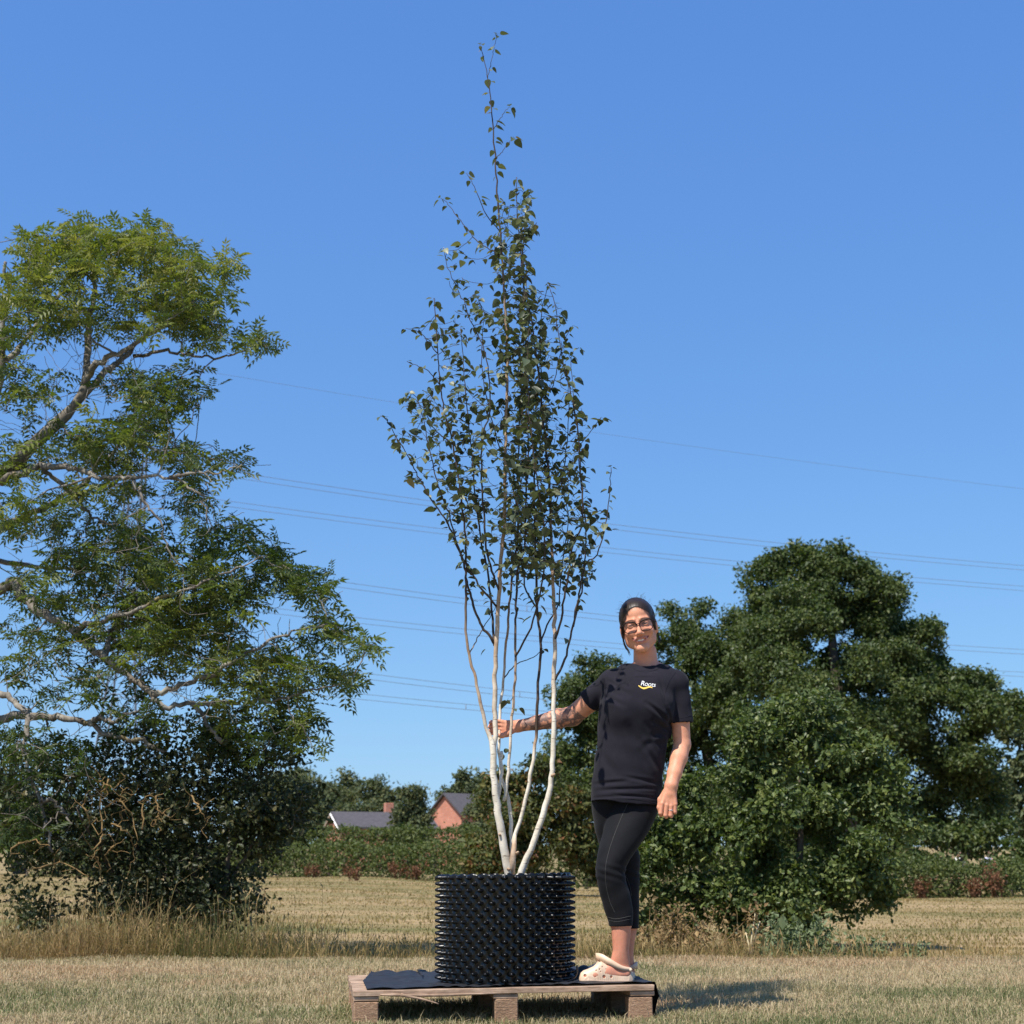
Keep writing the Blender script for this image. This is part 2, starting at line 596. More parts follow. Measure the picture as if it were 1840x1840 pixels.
def field_grass():
    n = 110000
    y = 13.5 + 44 * rng.random(n) ** 1.5
    x = (rng.random(n) * 2 - 1) * (0.35 * y + 2)
    var = np.clip(0.42 + 0.10 * np.sin(y * 0.9 + 0.3 * np.sin(x * 0.4)) + 0.1 * patch(x, y, 0.35, 0.7) + rng.normal(0, 0.09, n), 0, 1)
    h = (0.02 + 0.04 * rng.random(n)) * (0.8 + 0.3 * patch(x, y, 0.6, 0.2).clip(-1, 1))
    h = np.maximum(h, 0.02)
    v, f, a = blades(x, y, h, 0.004 + 0.0007 * y * rng.random(n), rng.uniform(0.2, 1, n), var)
    tag(obj('field_grass', new_mesh('field_grass', v, f, False, a), M_TALL), 'cut dry grass stubble of the open field behind the tree', 'grass', kind='stuff')
field_grass()
# ------------------------------------------------------------------ trees, hedges, houses of the background
T_D = tmpl_diamond(0.62, 0.14)
T_L = tmpl_lobed()
T_B = tmpl_birch()
T_P = tmpl_pinnate()

OAK = [(0.0, (0.026, 0.042, 0.014)), (0.35, (0.052, 0.078, 0.022)), (0.65, (0.088, 0.116, 0.032)), (1.0, (0.135, 0.150, 0.042))]
M_OAK = leaf_mat('oak_leaves', OAK, 0.5, 0.28)
M_BUSH = leaf_mat('bush_leaves', [(0.0, (0.034, 0.052, 0.015)), (0.4, (0.070, 0.102, 0.028)), (0.7, (0.118, 0.150, 0.042)), (1.0, (0.185, 0.205, 0.058))], 0.45, 0.28)
M_HEDGE = leaf_mat('hedge_leaves', [(0.0, (0.042, 0.058, 0.018)), (0.5, (0.082, 0.106, 0.028)), (0.85, (0.130, 0.152, 0.042)), (1.0, (0.16, 0.165, 0.05))], 0.6, 0.25)
M_HAW = leaf_mat('berry_bush_leaves', [(0.0, (0.036, 0.050, 0.015)), (0.4, (0.075, 0.092, 0.025)), (0.72, (0.125, 0.122, 0.034)), (0.9, (0.180, 0.115, 0.038)), (1.0, (0.20, 0.085, 0.036))], 0.6, 0.25)
M_FAR = leaf_mat('far_leaves', [(0.0, (0.044, 0.062, 0.032)), (0.5, (0.080, 0.100, 0.044)), (1.0, (0.155, 0.155, 0.058))], 0.7, 0.2)
M_DOCK = leaf_mat('dock_seed', [(0.0, (0.075, 0.036, 0.018)), (1.0, (0.20, 0.085, 0.040))], 0.8, 0.15)
M_THIS = leaf_mat('thistle_leaves', [(0.0, (0.085, 0.115, 0.050)), (1.0, (0.20, 0.23, 0.115))], 0.7, 0.2)
M_TRUNK = plain('rough_bark', (0.10, 0.082, 0.062), 0.9, 30, 0.45, 0.15, 0.6, (1, 1, 0.3))

def crown_points(lobes, Y, per_area=0.55, cr=0.75, inner=0.25, depth=1.0, flat=False):
    """leaf clump centres on the lobes of a crown: lobes in photo pixels (cx, cy, rx, ry, distance offset)"""
    cen, out, lob = [], [], []
    for (cx, cy, rx, ry, dy) in lobes:
        yy = Y + dy
        c = P(cx, cy, yy)
        k = mpp(cy, yy)
        a, b = rx * k, ry * k
        dpt = 0.5 * (a + b) * depth
        area = 4 * math.pi * ((a * b) ** 1.6 / 3 + (a * dpt) ** 1.6 / 3 + (b * dpt) ** 1.6 / 3) ** (1 / 1.6)
        n = max(8, int(area * per_area / (cr * cr)))
        # every lobe carries boughs of its own that bulge past it and leave hollows between them
        ns = int(min(16, max(5, area / (cr * cr) * 0.05)))
        su = unit(rng.normal(0, 1, (ns, 3)) + [0, -0.25, 0.15])
        sc = su * np.array([a, dpt, b]) * rng.uniform(0.60, 1.0, (ns, 1))
        sr = 0.5 * (a + b) * rng.uniform(0.20, 0.44, ns)
        j = rng.integers(0, ns, n)
        u = unit(rng.normal(0, 1, (n, 3)) + su[j] * 0.5)
        rr = np.where(rng.random(n) < inner, rng.uniform(0.1, 0.7, n), rng.uniform(0.80, 1.08, n))
        p = sc[j] + u * (sr[j] * rr)[:, None] * np.array([1, 1, 0.8])
        k2 = rng.random(n) < 0.10
        u2 = unit(rng.normal(0, 1, (n, 3)))
        p[k2] = (u2 * np.array([a, dpt, b]) * rng.uniform(0.2, 0.95, (n, 1)))[k2]
        cen.append(c + p)
        out.append(u)
        lob.append(np.tile(c, (n, 1)))
    return np.concatenate(cen), np.concatenate(out), np.concatenate(lob)

def crown_leaves(cen, out, cr, leaf, per, tm, sdev=0.3, up=0.5, rnd=0.75, cvar=0.10, droop=0.1, flatz=0.75):
    n = len(cen)
    c = np.repeat(cen, per, 0); o = np.repeat(out, per, 0)
    cl = np.repeat(rng.normal(0, cvar, n), per)
    rs = np.repeat(np.exp(rng.normal(0, 0.25, n)), per)
    d = rng.normal(0, 1, (n * per, 3))
    d = unit(d) * (rng.random(n * per) ** 0.45)[:, None]
    pos = c + d * cr * rs[:, None] * np.array([1, 1, flatz])
    oo = unit(o * 0.6 + d)
    return leafy(tm, pos, oo, leaf, sdev, up, rnd, droop, cl)

def tree(name, label, cat, base_px, Y, lobes, per_area, cr, leaf, per, tm, mats, trunk_r, inner=0.25, depth=1.0, group=None, twig=0.25, base_y=None, limbs=True, cvar=0.1, up=0.5):
    yb = Y if base_y is None else base_y
    bx = (base_px - 920) / F_PX * yb
    base = np.array([bx, yb, float(ground_z(bx, yb)) - 0.05])
    t = thing(name, label, cat, base, group)
    cen, out, lob = crown_points(lobes, Y, per_area, cr, inner, depth)
    v, f, a = crown_leaves(cen, out, cr, leaf, per, tm, cvar=cvar, up=up)
    # keep foliage above ground
    obj('crown', new_mesh('crown', v, f, False, a), mats[0], t, kind='stuff')
    lc = np.array([P(l[0], l[1], Y + l[4]) for l in lobes])
    top = lc[np.argmax(lc[:, 2])]
    tp = smooth_path([base, base * 0.62 + top * 0.38 + [0.03 * top[2], 0, 0], base * 0.3 + top * 0.7, top], 14)
    tr = np.linspace(trunk_r, trunk_r * 0.15, 14)
    tr[0] *= 1.3
    parts = [tubes(tp[None], tr[None], 10)]
    if limbs:
        sel = rng.choice(len(cen), max(8, int(len(cen) * twig)), replace=False)
        p, r = grow(tp[4:], tr[4:], np.concatenate([lc, cen[sel]]), n=5, up=0.15, wig=0.09, k=0.022, rmin=trunk_r * 0.03, rtip=trunk_r * 0.02, share=0.6)
        parts.append(tubes(p, r, 5, cap=False))
    v, f, a = join(parts)
    obj('trunk', new_mesh('trunk', v, f, True), mats[1], t)
    return t

# --- the oaks on the right, behind the hedge
tree('oak_tree', 'tallest broad dark green oak rising right of the woman', 'tree', 1500, 66,
     [(1385, 1050, 42, 44, 0), (1422, 1022, 50, 38, 0), (1350, 1100, 40, 45, 0), (1440, 1075, 70, 60, 0), (1565, 1085, 75, 62, 0), (1385, 1115, 50, 45, 0), (1615, 1135, 62, 55, 0), (1715, 1240, 60, 48, 0), (1805, 1275, 34, 36, 0), (1500, 1065, 85, 75, 0), (1420, 1140, 90, 80, -2), (1560, 1150, 95, 80, 1), (1470, 1240, 130, 90, -3), (1600, 1250, 105, 90, 0),
      (1650, 1180, 60, 60, 2), (1700, 1310, 100, 90, -1), (1790, 1290, 45, 42, 0), (1760, 1370, 60, 70, 1), (1520, 1350, 130, 90, -2), (1650, 1430, 110, 90, 1),
      (1400, 1280, 90, 80, 1), (1740, 1470, 70, 60, 2), (1560, 1480, 120, 60, 2), (1365, 1190, 40, 50, 0), (1490, 1010, 50, 32, 0), (1400, 1400, 110, 70, 4), (1330, 1470, 110, 70, 4), (1470, 1460, 110, 70, 4), (1420, 1540, 140, 40, 4)],
     0.80, 0.52, 0.145, 80, T_D, (M_OAK, M_TRUNK), 0.5, 0.22, 1.1)
tree('oak_tree', 'narrow dark oak crown directly behind the woman\'s head and shoulder', 'tree', 1270, 72,
     [(1240, 1120, 42, 44, 0), (1290, 1150, 60, 55, 1), (1210, 1190, 50, 60, 0), (1270, 1240, 80, 70, -2), (1200, 1300, 70, 70, 0), (1290, 1340, 80, 80, 0), (1180, 1400, 80, 80, 0), (1280, 1440, 80, 70, 0), (1340, 1130, 30, 30, 1), (1310, 1230, 50, 60, 0), (1315, 1185, 50, 45, 0), (1250, 1180, 50, 45, -1), (1345, 1260, 60, 60, 1)],
     0.8, 0.52, 0.145, 76, T_D, (M_OAK, M_TRUNK), 0.4, 0.22, 1.0)
tree('oak_tree', 'lower dark oak showing between the birch stems and the woman', 'tree', 1060, 70,
     [(1050, 1215, 45, 36, 0), (1010, 1260, 45, 45, 0), (1075, 1270, 60, 50, 0), (1020, 1330, 60, 55, 0), (1100, 1350, 60, 60, 0), (1040, 1420, 70, 60, 0), (1120, 1450, 70, 60, 0), (1085, 1200, 25, 20, 0)],
     0.8, 0.52, 0.145, 76, T_D, (M_OAK, M_TRUNK), 0.35, 0.22, 1.0)
tree('background_tree', 'pale olive tree cut by the right picture edge beyond the oak', 'tree', 1835, 80,
     [(1830, 1330, 40, 40, 0), (1850, 1400, 60, 60, 0), (1800, 1440, 40, 50, 1), (1830, 1480, 60, 50, 0), (1880, 1330, 60, 60, 0)],
     0.55, 0.75, 0.3, 45, T_D, (M_FAR, M_TRUNK), 0.3)
tree('hedge_shrub', 'rounded green shrub at the right end of the right hedge', 'shrub', 1830, 56,
     [(1835, 1560, 38, 48, 0), (1870, 1530, 50, 70, 0)], 0.7, 0.4, 0.13, 60, T_D, (M_BUSH, M_TRUNK), 0.1)

# --- hazel-like bush standing in the rough grass behind the woman, about 15 m away
tree('oak_sapling', 'mid green lobed-leaf bush in the rough grass right behind the woman\'s legs', 'shrub', 1390, 15.2,
     [(1440, 1300, 60, 45, 0.1), (1390, 1350, 90, 60, 0), (1480, 1360, 80, 70, 0.1), (1300, 1420, 75, 62, 0), (1540, 1400, 75, 55, 0.1), (1590, 1450, 45, 38, 0),
      (1420, 1450, 110, 80, -0.2), (1230, 1490, 70, 60, 0.1), (1330, 1540, 100, 70, -0.15), (1480, 1530, 95, 65, 0), (1220, 1570, 75, 62, 0), (1290, 1610, 95, 55, 0),
      (1430, 1600, 100, 60, -0.1), (1540, 1580, 55, 40, 0), (1200, 1640, 60, 40, 0.1), (1370, 1655, 85, 42, 0), (1460, 1670, 45, 30, 0), (1170, 1500, 40, 60, 0.3), (1470, 1640, 50, 40, 0.1), (1330, 1330, 22, 30, 0), (1352, 1292, 16, 30, 0), (1450, 1262, 26, 24, 0), (1248, 1420, 24, 32, 0), (1602, 1398, 22, 30, 0), (1622, 1480, 28, 28, 0), (1180, 1440, 22, 36, 0), (1560, 1345, 26, 24, 0), (1575, 1600, 26, 30, 0), (1490, 1290, 26, 28, 0)],
     0.95, 0.15, 0.046, 42, T_L, (M_BUSH, M_TRUNK), 0.05, 0.3, 1.0, base_y=15.2, twig=0.3, cvar=0.13)

# --- brownish hawthorn with berries behind the birch foot
tree('hawthorn', 'brown-tinged hawthorn bush behind the white birch stems', 'shrub', 945, 46,
     [(960, 1410, 60, 45, 0), (905, 1445, 50, 45, 0), (1010, 1450, 60, 55, 0), (888, 1495, 46, 46, 0), (950, 1500, 80, 55, -0.5), (1040, 1520, 45, 55, 0), (862, 1548, 42, 34, 0), (960, 1550, 90, 38, 0), (1060, 1560, 40, 40, 0)],
     0.85, 0.36, 0.13, 48, T_D, (M_HAW, M_TRUNK), 0.12, 0.25, 1.0, cvar=0.2)

# --- hedges
def hedge(name, label, px0, px1, top0, top1, bot0, bot1, Y, thick, leaf, m, dens):
    x0, x1 = P(px0, bot0, Y)[0], P(px1, bot1, Y)[0]
    L = abs(x1 - x0)
    zt0, zt1 = P(px0, top0, Y)[2], P(px1, top1, Y)[2]
    zb0 = float(ground_z(x0, Y)); zb1 = float(ground_z(x1, Y))
    zb0 = min(zb0, P(px0, bot0, Y)[2]); zb1 = min(zb1, P(px1, bot1, Y)[2])
    n = int(L * ((zt0 - zb0) * 2 + thick) * dens)
    u = rng.random(n)
    s = rng.random(n)
    x = x0 + (x1 - x0) * u
    zt = zt0 + (zt1 - zt0) * u + 0.07 * np.sin(x * 1.9) + 0.04 * np.sin(x * 4.3 + 1) + 0.03 * np.sin(x * 9.1)
    zb = zb0 + (zb1 - zb0) * u
    bul = 0.12 * np.sin(x * 2.7 + 2) + 0.08 * np.sin(x * 6.1)
    # walk round the section: front, top, back
    hgt = zt - zb
    per = 2 * hgt + thick
    t = s * per
    core = rng.random(n) < 0.3
    y = np.where(t < hgt, -thick / 2, np.where(t < hgt + thick, t - hgt - thick / 2, thick / 2))
    z = np.where(t < hgt, zb + t, np.where(t < hgt + thick, zt, zb + per - t))
    y = np.where(core, rng.uniform(-0.45, 0.45, n) * thick, y)
    z = np.where(core, zb + hgt * rng.uniform(0.02, 0.95, n), z)
    outv = np.stack([0 * x, np.where(t < hgt, -1.0, np.where(t < hgt + thick, 0.0, 1.0)), np.where((t >= hgt) & (t < hgt + thick), 1.0, 0.1)], -1)
    pos = np.stack([x, Y + y * (1 + bul), z], -1) + rng.normal(0, 0.10, (n, 3))
    pos[:, 2] = np.maximum(pos[:, 2], zb + 0.02)
    cl = 0.22 * ((pos[:, 2] - zb) / hgt - 0.5) * 0 + rng.normal(0, 0.08, n)
    v, f, a = leafy(T_D, pos, outv, leaf, 0.3, 0.5, 0.8, 0.1, cl)
    c = np.array([(x0 + x1) / 2, Y, (zb0 + zb1) / 2])
    h = thing(name, label, 'hedge', c)
    obj('foliage', new_mesh('foliage', v, f, False, a), m, h, kind='stuff')
    # woody inside: stems from the ground
    k = int(L * 3)
    sx = np.linspace(x0, x1, k) + rng.normal(0, 0.1, k)
    su = (sx - x0) / (x1 - x0)
    pb = np.stack([sx, Y + rng.normal(0, thick * 0.15, k), zb0 + (zb1 - zb0) * su - 0.05], -1)
    ptp = pb + np.stack([rng.normal(0, 0.2, k), rng.normal(0, thick * 0.2, k), (zt0 - zb0) * rng.uniform(0.7, 0.95, k)], -1)
    p = np.stack([pb, pb * 0.5 + ptp * 0.5 + rng.normal(0, 0.08, (k, 3)), ptp], 1)
    vv, ff, _ = tubes(p, np.tile([0.04, 0.03, 0.012], (k, 1)), 5, cap=False)
    obj('stems', new_mesh('stems', vv, ff), M_TRUNK, h, kind='stuff')
    return h
hedge('hedge', 'low trimmed green hedge running left across the far field edge', 60, 1480, 1517, 1530, 1570, 1590, 56, 1.4, 0.10, M_HEDGE, 330)
hedge('hedge', 'upper wilder hedge in front of the red-brick houses', 380, 860, 1494, 1492, 1530, 1530, 84, 1.8, 0.16, M_HEDGE, 170)
hedge('hedge', 'right-hand field hedge with rust red docks at its foot', 1470, 1850, 1562, 1556, 1600, 1612, 44, 1.3, 0.09, M_HEDGE, 620)

# --- distant treeline over the houses
far = [
 (545, 260, [(540, 1415, 60, 30, 0), (490, 1430, 60, 40, 0), (590, 1440, 50, 25, 0)], 'wide dull green tree at the left end of the far treeline'),
 (612, 330, [(612, 1412, 30, 17, 0), (600, 1430, 40, 20, 0)], 'bluish dark tree furthest off, left of the bungalow roof'),
 (675, 240, [(680, 1425, 35, 18, 0), (660, 1445, 50, 22, 0), (700, 1450, 40, 22, 0)], 'dark round tree standing over the bungalow chimney'),
 (742, 140, [(740, 1430, 26, 15, 0), (736, 1455, 32, 26, 0), (740, 1480, 30, 22, 0)], 'yellow-green weeping tree between bungalow and gabled house'),
 (840, 260, [(845, 1410, 38, 16, 0), (815, 1425, 30, 14, 0), (880, 1425, 40, 20, 0)], 'dark trees\' crown just over the gabled house roof'),
 (620, 200, [(590, 1455, 30, 16, 0), (635, 1455, 28, 14, 0)], 'yellowish shrub tree behind the bungalow\'s left gable'),
 (880, 110, [(880, 1425, 26, 26, 0), (870, 1460, 30, 26, 0)], 'light green small tree to the right of the gabled house'),
]
for bx, Y, lobes, lab in far:
    k = Y / 150.0
    lobes = lobes + [(lobes[-1][0], lobes[-1][1] + 30, lobes[-1][2] * 1.1, 24, 0), (lobes[0][0], lobes[0][1] + 34, lobes[0][2], 26, 0), (lobes[0][0] - 5, 1500, lobes[0][2] * 1.2, 26, 0)]
    tree('distant_tree', lab, 'tree', bx, Y, lobes, 0.8, 0.8 * k, 0.32 * k, 40, T_D, (M_FAR, M_TRUNK), 0.3 * k, 0.15, 1.0, 'trees of the far treeline', twig=0.1)
# dark thicket behind the left tree
tree('background_tree', 'dark green thicket behind the left tree at the picture edge', 'tree', 60, 62,
     [(30, 1440, 60, 50, 0), (-40, 1420, 70, 70, 0), (100, 1470, 60, 45, 0), (30, 1510, 80, 45, 0), (150, 1500, 50, 40, 0), (210, 1480, 60, 40, 0), (300, 1475, 70, 40, 0)],
     0.6, 0.6, 0.22, 45, T_D, (M_OAK, M_TRUNK), 0.25)
# trees of the right, low behind the hedge
tree('background_tree', 'shaded low trees under the oak crown just over the right hedge', 'tree', 1640, 58,
     [(1540, 1530, 60, 30, 0), (1620, 1520, 60, 34, 0), (1720, 1520, 60, 34, 0), (1780, 1500, 40, 40, 0), (1590, 1550, 70, 22, 0), (1670, 1548, 60, 20, 0), (1500, 1555, 70, 26, 0)], 0.6, 0.5, 0.17, 45, T_D, (M_OAK, M_TRUNK), 0.15)

# --- houses
def brick_mat():
    m, nt, b = mat('red_brick')
    vec = coords(nt, (1, 1, 1))
    bt = nt.nodes.new('ShaderNodeTexBrick')
    bt.inputs['Color1'].default_value = (0.55, 0.20, 0.12, 1)
    bt.inputs['Color2'].default_value = (0.46, 0.155, 0.092, 1)
    bt.inputs['Mortar'].default_value = (0.38, 0.30, 0.25, 1)
    bt.inputs['Scale'].default_value = 2.2
    sw = nt.nodes.new('ShaderNodeMapping')
    sw.inputs['Rotation'].default_value = (math.pi / 2, 0, 0)
    nt.links.new(vec, sw.inputs[0])
    nt.links.new(sw.outputs[0], bt.inputs['Vector'])
    n = noise(nt, vec, 0.8, 5)
    c = mix(nt, bt.outputs[0], ramp(nt, [(0.3, 0.8), (0.7, 1.15)], n).outputs[0], 1.0, 'MULTIPLY')
    nt.links.new(c, b.inputs['Base Color'])
    b.inputs['Roughness'].default_value = 0.9
    return m
M_BRICK = brick_mat()
M_SLATE = plain('slate', (0.085, 0.080, 0.086), 0.95, 3.0, 0.25, 0.05, 0.2, (1, 1, 4))
M_WHITE = plain('white_paint', (0.75, 0.73, 0.70), 0.6, 4, 0.08)
M_GLASS = plain('dark_window_glass', (0.03, 0.035, 0.04), 0.1, 3, 0.1, 0.6)

def house(name, label, c_px, Y, eave_py, ridge_py, half_len, half_w, rz, clip=0.0):
    """gabled house: local x along the ridge"""
    c = P(c_px, 1500, Y)
    zb = float(ground_z(c[0], Y)) - 0.1
    ze, zr = P(c_px, eave_py, Y)[2], P(c_px, ridge_py, Y)[2]
    t = thing(name, label, 'house', (c[0], Y, zb))
    ca, sa = math.cos(rz), math.sin(rz)
    def W(p):
        p = np.asarray(p, float)
        return np.stack([c[0] + p[..., 0] * ca - p[..., 1] * sa, Y + p[..., 0] * sa + p[..., 1] * ca, p[..., 2]], -1)
    L, B = half_len, half_w
    v = W([[-L, -B, zb], [L, -B, zb], [L, B, zb], [-L, B, zb], [-L, -B, ze], [L, -B, ze], [L, B, ze], [-L, B, ze], [-L, 0, zr], [L, 0, zr]])
    f4 = [[0, 1, 5, 4], [2, 3, 7, 6]]
    f5 = [[3, 0, 4, 8, 7], [1, 2, 6, 9, 5]]
    obj('wall', new_mesh('wall', v, [f4, f5], False), M_BRICK, t)
    o, th = 0.35, 0.18
    sl = (zr - ze) / B
    parts = []
    for s in (-1, 1):
        e = [[-L - o, s * (B + o), ze - o * sl + 0.02], [L + o, s * (B + o), ze - o * sl + 0.02], [L + o, 0, zr + 0.02], [-L - o, 0, zr + 0.02]]
        e = np.array(e)
        vv = np.concatenate([W(e), W(e + [0, 0, th])])
        q = np.array([[0, 1, 2, 3], [4, 7, 6, 5], [0, 4, 5, 1], [1, 5, 6, 2], [2, 6, 7, 3], [3, 7, 4, 0]])
        parts.append((vv, [q], {}))
    v2, f2, _ = join(parts)
    roof = obj('roof', new_mesh('roof', v2, f2, False), M_SLATE, t)
    return t, roof, W, ze, zr
t, roof, W, ze, zr = house('gabled_house', 'tall red-brick house end with steep slate roof, behind the birch stems', 850, 165, 1464, 1430, 3.6, 2.6, math.radians(40))
for dx in (-0.2, 1.5):
    k = W([[dx, -1.3, (ze + zr) / 2 + 0.15]])[0]
    v, f, a = box(k, (0.9, 0.9, 0.22), math.radians(40), 0.03)
    r = obj('rooflight', new_mesh('rooflight', v, f, False), M_GLASS, roof)
k = W([[-3.06, -0.9, ze - 1.5]])[0]
t2, roof2, W2, ze2, zr2 = house('bungalow', 'low brick bungalow with long grey slate roof left of the gabled house', 683, 150, 1489, 1463, 4.4, 3.0, math.radians(20))
k = W2([[0.9, 0.4, zr2 + 0.35]])[0]
v, f, a = box(k, (0.8, 0.6, 1.4), math.radians(22), 0.03)
ch = obj('chimney', new_mesh('chimney', v, f, False), M_BRICK, roof2)
for s in (-1, 1):
    e = np.array([[-4.8, s * 3.42, ze2 - 0.30], [-4.8, 0, zr2 - 0.03]])
    p = W2(e)
    vv, ff, _ = tubes(p[None], np.full((1, 2), 0.09), 4)
    obj('bargeboard', new_mesh('bargeboard', vv, ff, False), M_WHITE, t2)

# --- docks at the hedge feet
def dock(px, py, Y, h, lab):
    b = P(px, py, Y)
    b[2] = float(ground_z(b[0], Y))
    t = thing('dock_plant', lab, 'plant', b, 'rust red docks in the field')
    k = 7
    pb = np.tile(b, (k, 1)) + rng.normal(0, 0.10, (k, 3)) * [1, 1, 0]
    pt = pb + np.stack([rng.normal(0, h * 0.2, k), rng.normal(0, h * 0.2, k), h * rng.uniform(0.7, 1.05, k)], -1)
    v, f, a = tubes(np.stack([pb, (pb + pt) / 2 + rng.normal(0, 0.02, (k, 3)), pt], 1), np.tile([0.012, 0.009, 0.004], (k, 1)), 4, {'var': np.full((k, 3), 0.2)}, cap=False)
    n = 240
    i = rng.integers(0, k, n); u = rng.uniform(0.35, 1.0, n)[:, None]
    pos = pb[i] * (1 - u) + pt[i] * u + rng.normal(0, 0.07, (n, 3))
    lv = leafy(T_D, pos, rng.normal(0, 1, (n, 3)), 0.075, 0.3, 0.2, 0.9)
    obj('stalks', new_mesh('stalks', v, f, True, a), M_DOCK, t)
    obj('seed_heads', new_mesh('seed_heads', *lv[:2], False, lv[2]), M_DOCK, t, kind='stuff')
for px, py, Y, h, lab in [
    (1578, 1600, 43, 0.75, 'rust red dock beside the overhanging bush tip at the right hedge'), (1592, 1601, 43, 0.8, 'taller rust red dock at the left end of the right hedge'),
    (1655, 1603, 43, 0.5, 'small rust dock under the middle of the right hedge'), (1752, 1607, 43, 0.5, 'low rust dock left of the hedge shrub'),
    (1792, 1612, 43, 0.85, 'tall rust red dock against the rounded hedge shrub'),
    (565, 1574, 54, 0.4, 'rust dock at the foot of the left hedge, left of the posts'), (640, 1577, 50, 0.45, 'dark dock standing in the field below the left hedge'),
    (712, 1573, 54, 0.55, 'reddish dock at the foot of the left hedge, middle one'), (745, 1572, 54, 0.45, 'reddish dock at the left hedge, nearest the hawthorn')]:
    dock(px, py, Y, h, lab)

# --- people far off behind the right hedge
M_SKIN_F = plain('far_skin', (0.50, 0.28, 0.20), 0.6, 10, 0.1)
def far_person(px, py_top, Y, c, hairc, lab):
    top = P(px, py_top, Y)
    h = 1.15
    x, z1 = top[0], top[2]
    zb = float(ground_z(x, Y))
    h = z1 - zb
    t = thing('person', lab, 'person', (x, Y, zb), 'people far off behind the hedge')
    def loft(rows, ns=10):
        v = []
        for (z, a, b, yy) in rows:
            ph = np.arange(ns) / ns * 2 * math.pi
            v.append(np.stack([x + a * np.cos(ph), Y + yy + b * np.sin(ph), np.full(ns, zb + z * h)], -1))
        v = np.concatenate(v)
        i = np.arange(len(v)).reshape(-1, ns)
        q = np.stack([i[:-1], np.roll(i[:-1], -1, 1), np.roll(i[1:], -1, 1), i[1:]], -1).reshape(-1, 4)
        return v, [q, i[-1:, :], i[:1, ::-1]], {}
    body = loft([(0.0, .10, .12, 0), (0.25, .11, .10, 0), (0.47, .155, .11, 0), (0.60, .13, .09, 0), (0.75, .17, .10, 0), (0.815, .16, .08, 0), (0.84, .06, .055, 0), (0.87, .05, .05, 0), (0.89, .068, .08, -.01), (0.94, .078, .095, -.01), (0.985, .058, .07, 0), (1.0, .015, .02, 0)])
    arms = tubes(np.array([[[x + s * .15, Y, zb + .80 * h], [x + s * .22, Y + .02, zb + .64 * h], [x + s * .20, Y - .08, zb + .48 * h]] for s in (-1, 1)]), np.tile([.048, .04, .03], (2, 1)), 6)
    v, f, _ = join([body, arms])
    bd = obj('body', new_mesh('body', v, f), M_SKIN_F, t)
    s = loft([(0.44, .165, .12, 0), (0.60, .142, .10, 0), (0.75, .182, .112, 0), (0.82, .168, .09, 0), (0.838, .07, .06, 0)])
    sl = tubes(np.array([[[x + q * .155, Y, zb + .805 * h], [x + q * .215, Y + .02, zb + .68 * h]] for q in (-1, 1)]), np.tile([.06, .056], (2, 1)), 6)
    v, f, _ = join([s, sl])
    obj('top', new_mesh('top', v, f), plain('far_cloth', c, 0.8, 12, 0.08), t)
    hv = loft([(0.90, .07, .075, .03), (0.94, .088, .09, .03), (0.985, .07, .08, .012), (1.006, .02, .03, .01)])
    obj('hair', new_mesh('hair', hv[0], hv[1]), plain('far_hair', hairc, 0.6, 12, 0.1), t)
far_person(1709, 1536, 62, (0.75, 0.74, 0.72), (0.06, 0.04, 0.03), 'far-off person in white behind the right hedge, left one of the white pair')
far_person(1723, 1529, 62, (0.78, 0.77, 0.76), (0.2, 0.15, 0.1), 'far-off person in white behind the right hedge, right one of the white pair')
far_person(1774, 1529, 62, (0.50, 0.52, 0.68), (0.03, 0.025, 0.02), 'far-off person in a pale blue top behind the right hedge')
far_person(1787, 1530, 62, (0.75, 0.30, 0.28), (0.10, 0.06, 0.04), 'far-off person in a pink top behind the right hedge')
